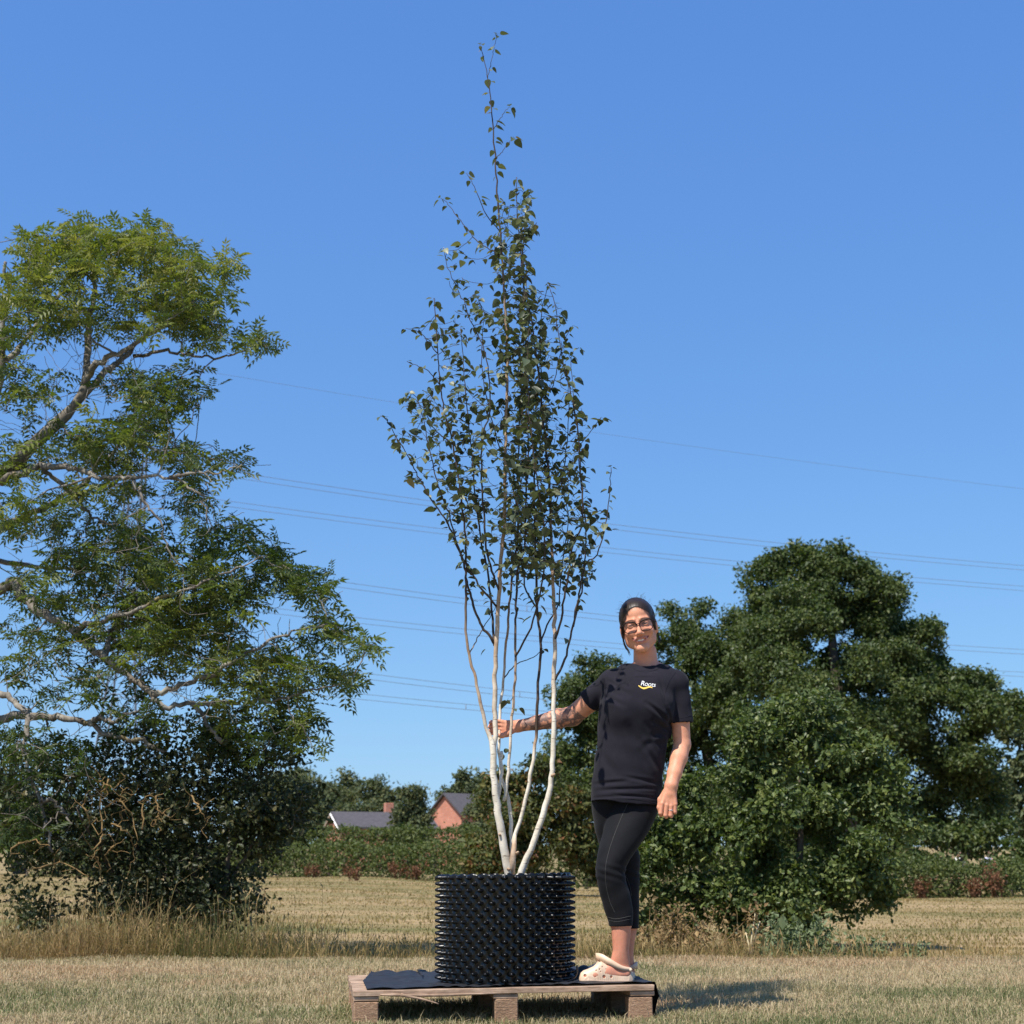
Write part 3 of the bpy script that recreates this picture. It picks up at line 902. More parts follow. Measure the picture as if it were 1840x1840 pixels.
# ------------------------------------------------------------------ pylon and lines
M_STEEL = plain('grey_steel', (0.15, 0.155, 0.175), 0.6, 2, 0.15, 0.4, metal=0.3)
M_WIRE = plain('line_wire', (0.16, 0.18, 0.22), 0.6, 1, 0.05, 0.3)
def pylon():
    Y = 160.0
    bx = P(205, 1570, Y)[0]
    t = thing('electricity_pylon', 'grey lattice electricity pylon half hidden behind the left tree', 'pylon', (bx, Y, -0.2))
    def Z(py): return P(205, py, Y)[2]
    ztop = Z(668)
    hw = lambda z: np.interp(z, [0, Z(1170), Z(820), ztop], [3.2, 1.1, 0.8, 0.1])
    seg = []
    lev = np.concatenate([np.linspace(0, Z(1170), 6), np.linspace(Z(1170), Z(820), 9)[1:], [ztop - 3, ztop]])
    for a, b in zip(lev[:-1], lev[1:]):
        wa, wb = hw(a), hw(b)
        for sx, sy in ((-1, -1), (1, -1), (1, 1), (-1, 1)):
            seg.append(([bx + sx * wa, Y + sy * wa, a], [bx + sx * wb, Y + sy * wb, b], 0.10))
        for s in (-1, 1):
            seg.append(([bx - wa, Y + s * wa, a], [bx + wb, Y + s * wb, b], 0.042))
            seg.append(([bx + wa, Y + s * wa, a], [bx - wb, Y + s * wb, b], 0.042))
            seg.append(([bx + s * wa, Y - wa, a], [bx + s * wb, Y + wb, b], 0.042))
            seg.append(([bx - wb, Y + s * wb, b], [bx + wb, Y + s * wb, b], 0.042))
    v, f, _ = tubes(np.array([[s[0], s[1]] for s in seg]), np.array([[s[2]] * 2 for s in seg]), 4)
    obj('lattice_tower', new_mesh('lattice_tower', v, f, False), M_STEEL, t)
    tips = {}
    for lv, (pya, L) in enumerate(((828, 4.6), (990, 5.0), (1150, 4.4))):
        z = Z(pya)
        for s in (-1, 1):
            w0 = hw(z)
            tip = np.array([bx + s * L, Y, z])
            sg = []
            for sy in (-1, 1):
                sg.append(([bx + s * w0, Y + sy * w0, z], tip))
                sg.append(([bx + s * w0, Y + sy * w0, z + 1.7], tip))
                for q in np.linspace(0.15, 0.85, 5):
                    a = np.array(sg[-2][0]) * (1 - q) + tip * q
                    b = np.array(sg[-1][0]) * (1 - q - 0.08) + tip * (q + 0.08)
                    sg.append((a, b))
            v, f, _ = tubes(np.array([[a, b] for a, b in sg]), np.full((len(sg), 2), 0.075), 4)
            arm = obj('cross_arm', new_mesh('cross_arm', v, f, False), M_STEEL, t)
            tips[(lv, s)] = tip
    return t, tips
PYL, TIPS = pylon()

def line(label, pts, Y0, Y1, gap, start=None):
    """twin conductor through photo points, hung with spacers"""
    pts = np.array(pts, float)
    n = 60
    xs = np.linspace(pts[0, 0], 1990, n)
    c = np.polyfit(pts[:, 0], pts[:, 1], 2)
    ys = np.polyval(c, xs)
    yy = np.interp(xs, [pts[0, 0], 1990], [Y0, Y1])
    path = np.array([P(a, b, d) for a, b, d in zip(xs, ys, yy)])
    t = thing('power_line', label, 'power line', path[0], 'conductors strung from the pylon')
    for s in ((-1, 1) if gap else (0,)):
        p = path + np.array([0, 0, s * gap / 2])
        if start is not None:
            p = np.concatenate([[start], p])
        v, f, _ = tubes(p[None], np.full((1, len(p)), 0.026 if gap else 0.016), 4)
        obj('wire', new_mesh('wire', v, f), M_WIRE, t)
    if gap:
        if start is not None:
            q = np.stack([start, path[0]])
            u = np.linspace(0, 1, 40)
            pp = smooth_path(q, 40)
            r = 0.10 + 0.07 * (np.arange(40) % 2)
            v, f, _ = tubes(pp[None], r[None], 8)
            obj('insulator', new_mesh('insulator', v, f), M_STEEL, t)
        for q in (0.35, 0.72):
            a = path[int(q * n)]
            v, f, _ = tubes(np.array([[a - [0, 0, gap * .55], a + [0, 0, gap * .55]]]), np.full((1, 2), 0.05), 4)
            obj('spacer', new_mesh('spacer', v, f), M_WIRE, t)
line('topmost faint single wire above all the twin lines', [(330, 662), (730, 722), (1100, 785), (1840, 878)], 160, 215, 0.0, P(205, 668, 160))
line('twin power line highest of the twins, leaving the top right arm', [(345, 842), (430, 856), (750, 897), (1100, 946), (1450, 990), (1840, 1018)], 160, 215, 0.62, TIPS[(0, 1)])
line('twin power line second from the top, passing behind the birch crown', [(200, 880), (390, 898), (780, 948), (1100, 992), (1370, 1022), (1840, 1055)], 164, 219, 0.62, TIPS[(0, -1)])
line('twin power line third from the top, leaving the middle right arm', [(370, 1015), (620, 1049), (830, 1080), (1030, 1104), (1700, 1163), (1840, 1171)], 160, 215, 0.62, TIPS[(1, 1)])
line('twin power line fourth from the top, reaching the woman\'s face height', [(200, 1062), (620, 1110), (830, 1135), (1060, 1158), (1760, 1206), (1840, 1213)], 164, 219, 0.62, TIPS[(1, -1)])
line('twin power line second lowest, just over the outstretched hand', [(350, 1172), (640, 1212), (860, 1241), (1090, 1262), (1800, 1312)], 160, 215, 0.62, TIPS[(2, 1)])
line('lowest twin power line, level with the outstretched hand', [(200, 1200), (640, 1249), (860, 1273), (1090, 1292), (1800, 1330)], 164, 219, 0.62, TIPS[(2, -1)])
# ------------------------------------------------------------------ big ash-like tree on the left
M_ASH = leaf_mat('ash_leaves', [(0.0, (0.034, 0.056, 0.016)), (0.35, (0.078, 0.108, 0.028)), (0.65, (0.150, 0.175, 0.040)), (1.0, (0.255, 0.240, 0.060))], 0.5, 0.35)
M_HTH = leaf_mat('shaded_thorn_leaves', [(0.0, (0.020, 0.030, 0.011)), (0.6, (0.046, 0.058, 0.020)), (1.0, (0.11, 0.095, 0.035))], 0.5, 0.2)  # leaf green darkened to carry the shade under the ash canopy

def bark_ash():
    m, nt, b = mat('ash_bark')
    vec = coords(nt, (1, 1, 0.5))
    n = noise(nt, vec, 9, 6, 0.7)
    n2 = noise(nt, vec, 2.3, 3)
    r = ramp(nt, [(0.35, (0.085, 0.068, 0.052)), (0.52, (0.20, 0.175, 0.145)), (0.68, (0.34, 0.32, 0.27))], n)
    r2 = ramp(nt, [(0.60, (0, 0, 0)), (0.72, (1, 1, 1))], n2)
    c = mix(nt, r.outputs[0], (0.26, 0.19, 0.045), r2.outputs[0])
    nt.links.new(c, b.inputs['Base Color'])
    b.inputs['Roughness'].default_value = 0.9
    b.inputs['Specular IOR Level'].default_value = 0.15
    bump(nt, b, n, 0.6, 0.01)
    return m
M_ASHB = bark_ash()

def ash_tree():
    Y = 13.0
    limbs = [  # (points (px, py, distance offset), start radius px, end radius px)
        ([(-185, 1745, 0), (-150, 1560, 0), (-120, 1400, 0), (-95, 1200, 0.1), (-70, 1000, 0.1), (-40, 880, 0), (0, 850, -0.1), (61, 797, -0.2), (110, 752, -0.2), (152, 702, -0.2), (156, 641, -0.1), (160, 585, 0), (168, 520, 0.1), (160, 450, 0.2)], 52, 3),
        ([(152, 702, -0.2), (163, 664, -0.3), (205, 640, -0.4), (259, 611, -0.5), (300, 580, -0.6), (350, 540, -0.6)], 9, 2.5),
        ([(150, 710, -0.2), (190, 672, -0.1), (240, 625, 0.3), (290, 560, 0.6), (310, 500, 0.8)], 9, 2.5),
        ([(240, 640, 0.3), (300, 632, 0.2), (370, 640, 0.0), (420, 640, -0.1), (455, 615, -0.1), (480, 603, -0.1)], 5, 1.4),
        ([(-70, 1000, 0.1), (-40, 820, 0.5), (-10, 720, 0.7), (6, 650, 0.7), (5, 590, 0.7), (15, 520, 0.6), (10, 470, 0.5)], 22, 4),
        ([(6, 650, 0.7), (60, 590, 0.9), (110, 520, 1.0), (140, 450, 1.0)], 8, 2),
        ([(-40, 880, 0), (38, 851, -0.5), (76, 839, -0.6), (133, 843, -0.8), (183, 858, -1.0), (236, 858, -1.1), (304, 858, -1.2), (342, 874, -1.2), (365, 900, -1.2), (372, 940, -1.2)], 11, 1.8),
        ([(304, 858, -1.2), (350, 850, -1.3), (400, 850, -1.3), (435, 835, -1.3)], 4, 1.2),
        ([(76, 839, -0.6), (120, 880, -0.4), (170, 930, -0.3), (215, 960, -0.2), (255, 1010, -0.1)], 6, 1.5),
        ([(-85, 1100, 0.1), (-40, 1070, 0), (0, 1058, -0.2), (27, 1046, -0.3), (42, 1068, -0.4), (76, 1103, -0.5), (129, 1133, -0.6), (190, 1183, -0.7), (236, 1217, -0.7), (274, 1251, -0.8), (300, 1270, -0.8), (342, 1266, -0.8), (365, 1289, -0.8), (399, 1335, -0.8)], 15, 4),
        ([(274, 1251, -0.8), (330, 1230, -0.9), (400, 1200, -1.0), (470, 1160, -1.0), (540, 1130, -1.0), (600, 1120, -1.0)], 7, 1.5),
        ([(342, 1266, -0.8), (420, 1262, -0.8), (500, 1255, -0.7), (560, 1240, -0.6), (625, 1222, -0.6), (660, 1165, -0.6)], 5, 1.3),
        ([(129, 1133, -0.6), (200, 1110, -0.9), (280, 1080, -1.1), (360, 1050, -1.2), (430, 1020, -1.2), (480, 1000, -1.2)], 7, 1.5),
        ([(-110, 1320, 0), (-50, 1290, -0.2), (0, 1289, -0.3), (57, 1287, -0.4), (110, 1289, -0.5), (160, 1300, -0.6), (198, 1323, -0.6), (243, 1331, -0.6), (300, 1350, -0.6)], 14, 3.5),
        ([(-100, 1230, 0.1), (-50, 1230, -0.3), (0, 1247, -0.5), (30, 1266, -0.6), (49, 1289, -0.7), (46, 1342, -0.8), (53, 1392, -0.8), (72, 1437, -0.8), (84, 1491, -0.8), (95, 1532, -0.8)], 10, 3),
        ([(72, 1437, -0.8), (95, 1440, -0.9), (115, 1460, -0.9), (130, 1480, -0.9)], 4.5, 2),
        ([(160, 1300, -0.6), (186, 1289, -0.8), (205, 1296, -0.9), (230, 1285, -1.0), (265, 1270, -1.1)], 6, 2),
        ([(190, 1183, -0.7), (205, 1130, -0.5), (240, 1090, -0.4), (300, 1010, -0.3), (340, 960, -0.3)], 6, 1.5),
        ([(236, 858, -1.1), (260, 900, -1.2), (285, 940, -1.2), (300, 985, -1.2), (330, 1030, -1.2)], 4, 1.2),
        ([(-60, 950, 0.1), (-20, 960, 0.6), (40, 930, 0.9), (100, 900, 1.1), (170, 850, 1.2), (230, 780, 1.2), (270, 720, 1.2)], 14, 2),
        ([(-70, 1000, 0), (0, 1010, 0.8), (80, 1020, 1.1), (180, 1030, 1.3), (260, 1090, 1.3)], 10, 2),
    ]
    base = P(-185, 1745, Y); base[2] = float(ground_z(base[0], Y)) - 0.1
    t = thing('ash_tree', 'large tree leaning in from the left edge with feathery leaves and lichen-grey limbs', 'tree', base)
    nodes, nr = [], []
    for k, (pts, r0, r1) in enumerate(limbs):
        w = np.array([P(a, b, Y + c) for a, b, c in pts])
        n = 5 * len(pts)
        p = smooth_path(w, n)
        p[1:-1] += rng.normal(0, 0.012, (n - 2, 3))
        s = mpp(1000, Y)
        r = np.linspace(r0 ** 0.5, r1 ** 0.5, n) ** 2 * s * (1.0 if k == 0 else 0.78)
        r *= 1 + 0.07 * np.sin(np.arange(n) * 1.3 + k) + 0.06 * rng.normal(0, 1, n)
        if k == 0:
            r[:3] *= [1.5, 1.25, 1.1]
        v, f, _ = tubes(p[None], r[None], 10 if r0 > 8 else 7)
        obj('trunk' if k == 0 else 'limb', new_mesh('limb', v, f), M_ASHB, t)
        nodes.append(p[::2]); nr.append(r[::2])
    nodes, nr = np.concatenate(nodes), np.concatenate(nr)
    zones = [  # cx, cy, rx, ry, weight, tone (paints the sunlit top lighter, lower parts deeper)
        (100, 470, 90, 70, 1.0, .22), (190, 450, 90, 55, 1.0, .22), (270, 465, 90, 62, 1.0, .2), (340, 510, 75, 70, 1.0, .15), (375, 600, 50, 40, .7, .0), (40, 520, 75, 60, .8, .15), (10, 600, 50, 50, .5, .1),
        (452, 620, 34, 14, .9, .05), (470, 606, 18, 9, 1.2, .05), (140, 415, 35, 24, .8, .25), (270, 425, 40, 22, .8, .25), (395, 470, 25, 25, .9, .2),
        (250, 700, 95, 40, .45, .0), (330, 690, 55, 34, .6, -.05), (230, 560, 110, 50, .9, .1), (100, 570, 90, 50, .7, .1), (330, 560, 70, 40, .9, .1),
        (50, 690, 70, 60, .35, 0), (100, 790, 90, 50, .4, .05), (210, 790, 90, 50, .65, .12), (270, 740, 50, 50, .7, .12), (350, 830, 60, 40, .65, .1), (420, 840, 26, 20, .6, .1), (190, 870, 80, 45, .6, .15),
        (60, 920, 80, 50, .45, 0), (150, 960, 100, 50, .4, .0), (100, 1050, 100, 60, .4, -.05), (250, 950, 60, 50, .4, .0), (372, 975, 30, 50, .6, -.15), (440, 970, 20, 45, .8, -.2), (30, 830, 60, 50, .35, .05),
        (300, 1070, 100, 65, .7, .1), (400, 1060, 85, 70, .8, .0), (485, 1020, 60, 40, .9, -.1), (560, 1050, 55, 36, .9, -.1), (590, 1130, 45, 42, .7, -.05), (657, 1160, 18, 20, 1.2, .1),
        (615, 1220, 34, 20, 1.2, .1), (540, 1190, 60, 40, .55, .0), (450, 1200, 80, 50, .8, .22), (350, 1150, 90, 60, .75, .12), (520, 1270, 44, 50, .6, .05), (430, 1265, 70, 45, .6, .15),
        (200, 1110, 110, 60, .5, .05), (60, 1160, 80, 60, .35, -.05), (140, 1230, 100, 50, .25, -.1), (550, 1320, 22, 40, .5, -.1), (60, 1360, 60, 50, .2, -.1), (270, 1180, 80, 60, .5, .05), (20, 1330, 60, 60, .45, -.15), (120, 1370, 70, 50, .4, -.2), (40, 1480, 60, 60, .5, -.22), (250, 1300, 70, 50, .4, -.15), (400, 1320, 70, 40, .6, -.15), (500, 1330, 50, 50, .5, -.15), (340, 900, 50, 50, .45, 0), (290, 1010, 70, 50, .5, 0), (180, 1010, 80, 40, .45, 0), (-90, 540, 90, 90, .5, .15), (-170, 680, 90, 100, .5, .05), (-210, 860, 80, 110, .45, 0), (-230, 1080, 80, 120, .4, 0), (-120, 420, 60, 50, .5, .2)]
    T, tone = [], []
    for (cx, cy, rx, ry, wgt, tn) in zones:
        n = int(rx * ry * wgt * (0.0086 if cy < 640 else 0.0115)) + 3
        u = rng.normal(0, 1, (n, 3)); u = unit(u) * (rng.random(n) ** 0.4)[:, None]
        dy = np.clip(rng.normal(0, 0.6, n), -0.9, 1.2)
        for q in range(n):
            T.append(P(cx + u[q, 0] * rx, cy + u[q, 2] * ry, Y - 0.3 + dy[q]))
            tone.append(tn)
    T, tone = np.array(T), np.array(tone)
    # bare drooping dead twigs inside the crown
    D = []
    for (cx, cy, rx, ry, n) in [(140, 760, 130, 120, 170), (320, 900, 110, 70, 130), (150, 1000, 140, 110, 220), (330, 1240, 100, 60, 150), (130, 1200, 130, 80, 190), (90, 1400, 90, 90, 110), (200, 660, 120, 60, 100), (450, 1150, 130, 90, 110), (250, 1120, 120, 80, 120)]:
        for q in range(n):
            D.append(P(cx + rng.normal(0, .55) * rx, cy + rng.normal(0, .55) * ry, Y - 0.3 + rng.normal(0, .6)))
    D = np.array(D)
    # scaffold of secondary branches first, then the twigs
    sel = rng.choice(len(T), 150, replace=False)
    p1, r1 = grow(nodes, nr, T[sel], n=7, up=-0.10, wig=0.10, k=0.016, rmin=0.006, rtip=0.004)
    nd = np.concatenate([nodes, p1[:, 1:].reshape(-1, 3)]); rr = np.concatenate([nr, r1[:, 1:].ravel()])
    rest = np.setdiff1d(np.arange(len(T)), sel)
    p2, r2 = grow(nd, rr, np.concatenate([T[rest], D]), n=5, up=0.12, wig=0.10, k=0.010, rmin=0.003, rtip=0.0022)
    v, f, _ = join([tubes(p1, r1, 5, cap=False), tubes(p2, r2, 4, cap=False)])
    obj('twigs', new_mesh('twigs', v, f), M_ASHB, t, kind='stuff')
    # pinnate leaves round every twig end
    per = 6
    n = len(T)
    pos = np.repeat(T, per, 0) + rng.normal(0, 0.03, (n * per, 3))
    ax = unit(rng.normal(0, 1, (n * per, 3)) * [1, 1, 0.55] + [0, 0, -0.12])
    nrm = unit(rng.normal(0, 0.45, (n * per, 3)) + [0, 0, 1])
    s = 0.150 * np.exp(np.clip(rng.normal(0, 0.22, n * per), -.5, .4))
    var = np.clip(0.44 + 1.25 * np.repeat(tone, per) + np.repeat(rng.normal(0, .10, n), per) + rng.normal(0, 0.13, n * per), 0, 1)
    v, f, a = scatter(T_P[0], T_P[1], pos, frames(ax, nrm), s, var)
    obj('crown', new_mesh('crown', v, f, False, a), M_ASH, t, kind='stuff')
ash_tree()

# ------------------------------------------------------------------ dark thorn bush under it
def thorn_bush():
    Y = 12.6
    zones = [(300, 1400, 120, 60, 1), (400, 1370, 90, 60, .8), (330, 1490, 190, 80, 1.2), (440, 1450, 100, 60, 1), (190, 1440, 110, 60, .8), (130, 1530, 110, 55, .6), (300, 1580, 150, 55, 1.3),
             (390, 1620, 80, 45, 1.2), (50, 1440, 50, 50, .5), (65, 1640, 42, 32, 1.3), (30, 1590, 30, 30, .4), (230, 1620, 90, 40, 1), (470, 1380, 40, 50, .6), (330, 1655, 110, 40, 1.2), (540, 1440, 40, 26, .8), (550, 1425, 28, 18, 1.0), (500, 1470, 50, 30, 0.8), (250, 1340, 70, 40, .5), (350, 1310, 50, 30, .5), (520, 1360, 25, 20, .8), (460, 1590, 30, 60, .5), (490, 1500, 60, 40, .7), (540, 1470, 40, 30, .7), (60, 1500, 80, 60, .6), (150, 1370, 90, 50, .5), (30, 1400, 50, 50, .5)]
    bx = P(310, 1720, Y); bx[2] = float(ground_z(bx[0], Y)) - 0.05
    t = thing('thorn_bush', 'dark shaded thorn bush below the large left tree with orange lichened twigs', 'shrub', bx)
    cen = []
    for (cx, cy, rx, ry, w) in zones:
        n = int(rx * ry * w * 0.0125) + 4
        u = unit(rng.normal(0, 1, (n, 3))) * (rng.random(n) ** 0.4)[:, None]
        for q in range(n):
            cen.append(P(cx + u[q, 0] * rx, cy + u[q, 2] * ry, Y + 0.15 + u[q, 1] * 0.75))
    cen = np.array(cen)
    cen = cen[cen[:, 2] > -0.25]
    out = unit(cen - P(310, 1500, Y + 0.2))
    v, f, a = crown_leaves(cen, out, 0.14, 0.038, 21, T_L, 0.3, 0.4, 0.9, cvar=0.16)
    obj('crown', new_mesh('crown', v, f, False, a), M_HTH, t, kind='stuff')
    # several stems from the ground
    nodes, nr = [], []
    for (a, b, c) in [(300, 240, 1400), (345, 380, 1340), (270, 150, 1460), (360, 480, 1400), (315, 290, 1330), (375, 440, 1500)]:
        p = smooth_path(np.array([P(a, 1722, Y), P((a * .6 + b * .4), 1590, Y + rng.normal(0, .2)), P(b, c, Y + rng.normal(0, .3))]), 12)
        p[0, 2] = float(ground_z(p[0, 0], Y)) - 0.05
        p[1:] += np.cumsum(rng.normal(0, 0.022, (11, 3)), 0) * [1, 1, .3]
        nodes.append(p); nr.append(np.linspace(0.030, 0.008, 12))
    sp = np.array(nodes); sr = np.array(nr)
    sel = rng.choice(len(cen), int(len(cen) * 0.8), replace=False)
    p, r = grow(sp.reshape(-1, 3), sr.ravel(), cen[sel], n=5, up=-0.05, wig=0.12, k=0.012, rmin=0.003, rtip=0.0022)
    v, f, _ = join([tubes(sp, sr, 8), tubes(p, r, 4, cap=False)])
    obj('stems', new_mesh('stems', v, f), M_TRUNK, t)
    # lichen-covered dead sprays at the front
    ml = plain('orange_lichen', (0.21, 0.135, 0.055), 0.9, 30, 0.4)
    A = [[(195, 1400), (180, 1440), (185, 1500), (165, 1480)], [(185, 1500), (170, 1530), (178, 1560)], [(190, 1450), (215, 1440), (240, 1470), (248, 1510)], [(215, 1440), (222, 1420)],
         [(255, 1490), (258, 1440), (275, 1425)], [(280, 1430), (285, 1460), (305, 1452)], [(285, 1460), (278, 1485)], [(345, 1430), (362, 1460), (372, 1478)], [(200, 1480), (222, 1490), (240, 1520)], [(175, 1405), (200, 1412), (212, 1408)],
         [(60, 1560), (110, 1550), (160, 1575)], [(20, 1525), (60, 1510), (90, 1520)], [(160, 1470), (150, 1440), (165, 1420)], [(205, 1520), (190, 1540), (200, 1560)]]
    P3, R3 = [], []
    for a in A:
        w = smooth_path(np.array([P(x, y, Y - 0.75 + rng.normal(0, .05)) for x, y in a]), 10)
        w[1:-1] += rng.normal(0, .008, (8, 3))
        P3.append(w); R3.append(np.linspace(0.0075, 0.003, 10))
    P3, R3 = np.array(P3), np.array(R3)
    tips = P3[:, ::3].reshape(-1, 3)
    tips = np.repeat(tips, 3, 0) + rng.normal(0, 0.06, (len(tips) * 3, 3))
    p, r = grow(P3.reshape(-1, 3), R3.ravel(), tips, n=4, up=0, wig=.15, k=.01, rmin=.003, rtip=.002)
    v, f, _ = join([tubes(P3, R3, 6), tubes(p, r, 4, cap=False)])
    obj('lichen_twigs', new_mesh('lichen_twigs', v, f), ml, t, kind='stuff', label='orange lichened dead twigs at the front of the bush')
thorn_bush()

# bramble and dead weeds at the foot of the bush and by the sapling
M_DRYW = leaf_mat('dry_weed', [(0.0, (0.07, 0.055, 0.028)), (0.5, (0.22, 0.135, 0.06)), (1.0, (0.40, 0.28, 0.13))], 0.8, 0.2)
def weed(name, label, cat, px, py, Y, wpx, hpx, m, n, leaf, tm, stems=10, kind=None):
    b = P(px, py, Y); b[2] = float(ground_z(b[0], Y)) - 0.02
    k = mpp(py, Y)
    t = thing(name, label, cat, b)
    pb = np.tile(b, (stems, 1)) + rng.normal(0, 0.25, (stems, 3)) * [wpx * k, wpx * k * 0.6, 0]
    pt = pb + np.stack([rng.normal(0, 0.3, stems) * wpx * k, rng.normal(0, 0.2, stems) * wpx * k, (P(px, py - hpx, Y)[2] - b[2]) * rng.uniform(0.5, 1.05, stems)], -1)
    pm = (pb + pt) / 2 + rng.normal(0, 0.1, (stems, 3)) * hpx * k
    v, f, a = tubes(np.stack([pb, pm, pt], 1), np.tile([0.006, 0.004, 0.002], (stems, 1)), 4, {'var': np.full((stems, 3), 0.6)}, cap=False)
    obj('stems', new_mesh('stems', v, f, True, a), m, t)
    i = rng.integers(0, stems, n); u = rng.random(n)[:, None]
    pos = (1 - u) ** 2 * pb[i] + 2 * u * (1 - u) * pm[i] + u ** 2 * pt[i] + rng.normal(0, 0.12, (n, 3)) * [wpx * k, wpx * k, hpx * k * 0.8]
    pos[:, 2] = np.maximum(pos[:, 2], b[2] + 0.02)
    v, f, a = leafy(tm, pos, rng.normal(0, 1, (n, 3)) + [0, 0, .4], leaf, 0.35, 0.3, 0.8)
    obj('foliage', new_mesh('foliage', v, f, False, a), m, t, kind='stuff')
weed('dry_weeds', 'brown dead weeds in the long grass under the dark bush', 'weeds', 260, 1715, 12.2, 170, 70, M_DRYW, 1500, 0.035, T_D, 40)
weed('dry_weeds', 'tangled rust-brown dead weeds just right of the woman\'s ankles', 'weeds', 1210, 1722, 12.0, 120, 95, M_DRYW, 1900, 0.032, T_D, 40)
weed('dry_weeds', 'small brown dead weed clump in front of the sapling bush', 'weeds', 1320, 1722, 12.0, 70, 50, M_DRYW, 600, 0.03, T_D, 20)
weed('thistle_patch', 'grey-green thistle clump under the right tip of the sapling bush', 'weeds', 1430, 1722, 12.6, 120, 80, M_THIS, 1500, 0.04, T_D, 30)
weed('thistle_patch', 'low blue-green thistles on the lawn edge, middle of the open right', 'weeds', 1555, 1718, 12.3, 70, 38, M_THIS, 620, 0.036, T_D, 16)
weed('thistle_patch', 'low blue-green thistle furthest right on the lawn edge', 'weeds', 1640, 1718, 12.3, 36, 28, M_THIS, 320, 0.034, T_D, 10)
def dry_stalk():
    Y = 11.7
    t = thing('dead_stalk', 'tall pale dead weed stalk standing before the sapling bush', 'weeds', P(1350, 1722, Y))
    pp = np.array([[P(1352, 1724, Y), P(1350, 1690, Y), P(1357, 1640, Y)], [P(1350, 1722, Y), P(1346, 1700, Y), P(1340, 1675, Y)], [P(1355, 1690, Y), P(1360, 1670, Y), P(1366, 1655, Y)]])
    v, f, _ = tubes(pp, np.tile([0.008, 0.006, 0.003], (3, 1)), 6)
    obj('stem', new_mesh('stem', v, f), plain('pale_straw', (0.55, 0.45, 0.27), 0.8, 20, 0.2), t)
    n = 60
    pos = P(1357, 1650, Y) + rng.normal(0, 0.03, (n, 3)) * [1, 1, 2.2]
    v, f, a = leafy(T_D, pos, rng.normal(0, 1, (n, 3)), 0.03, 0.3, 0.2, 0.9)
    obj('seed_head', new_mesh('seed_head', v, f, False, a), M_DRYW, t, kind='stuff')
dry_stalk()
# ------------------------------------------------------------------ pallet
def wood_mat(name, c1, c2, c3, scale=(1, 14, 14)):
    m, nt, b = mat(name)
    vec = coords(nt, scale)
    n = noise(nt, vec, 5, 6, 0.65)
    n2 = noise(nt, coords(nt), 9, 4, 0.6)
    r = ramp(nt, [(0.3, c1), (0.5, c2), (0.7, c3)], n)
    c = mix(nt, r.outputs[0], ramp(nt, [(0.35, 0.6), (0.6, 1.1)], n2).outputs[0], 0.8, 'MULTIPLY')
    nt.links.new(c, b.inputs['Base Color'])
    b.inputs['Roughness'].default_value = 0.85
    b.inputs['Specular IOR Level'].default_value = 0.15
    bump(nt, b, n, 0.5, 0.003)
    return m
M_WOOD = wood_mat('weathered_wood', (0.17, 0.105, 0.070), (0.36, 0.245, 0.170), (0.52, 0.375, 0.275))
def chip_mat():
    m, nt, b = mat('pressed_chip_block')
    vec = coords(nt, (1, 1, 2.4))
    vo = nt.nodes.new('ShaderNodeTexVoronoi')
    vo.inputs['Scale'].default_value = 110
    nt.links.new(vec, vo.inputs['Vector'])
    n = noise(nt, vec, 60, 5, 0.7)
    r = ramp(nt, [(0.2, (0.14, 0.078, 0.043)), (0.5, (0.29, 0.175, 0.105)), (0.8, (0.42, 0.285, 0.185))], n)
    c = mix(nt, r.outputs[0], vo.outputs['Distance'], 0.25, 'OVERLAY')
    nt.links.new(c, b.inputs['Base Color'])
    b.inputs['Roughness'].default_value = 0.95
    bump(nt, b, n, 0.9, 0.006)
    return m
M_CHIP = chip_mat()
DECK = 0.140
PRZ = math.radians(7.0)
PC = np.array([-0.085, 7.03, 0.0])      # pallet centre on the ground
def PW(lx, ly, z):
    c, s = math.cos(PRZ), math.sin(PRZ)
    return np.array([PC[0] + lx * c - ly * s, PC[1] + lx * s + ly * c, z])
LX, LY = 0.605, 0.50
def tilt(v):
    v = np.array(v, float)
    v[:, 2] += 0.013 * (v[:, 0] - PC[0]) * np.clip(v[:, 2] / DECK, 0, 1.2)
    return v
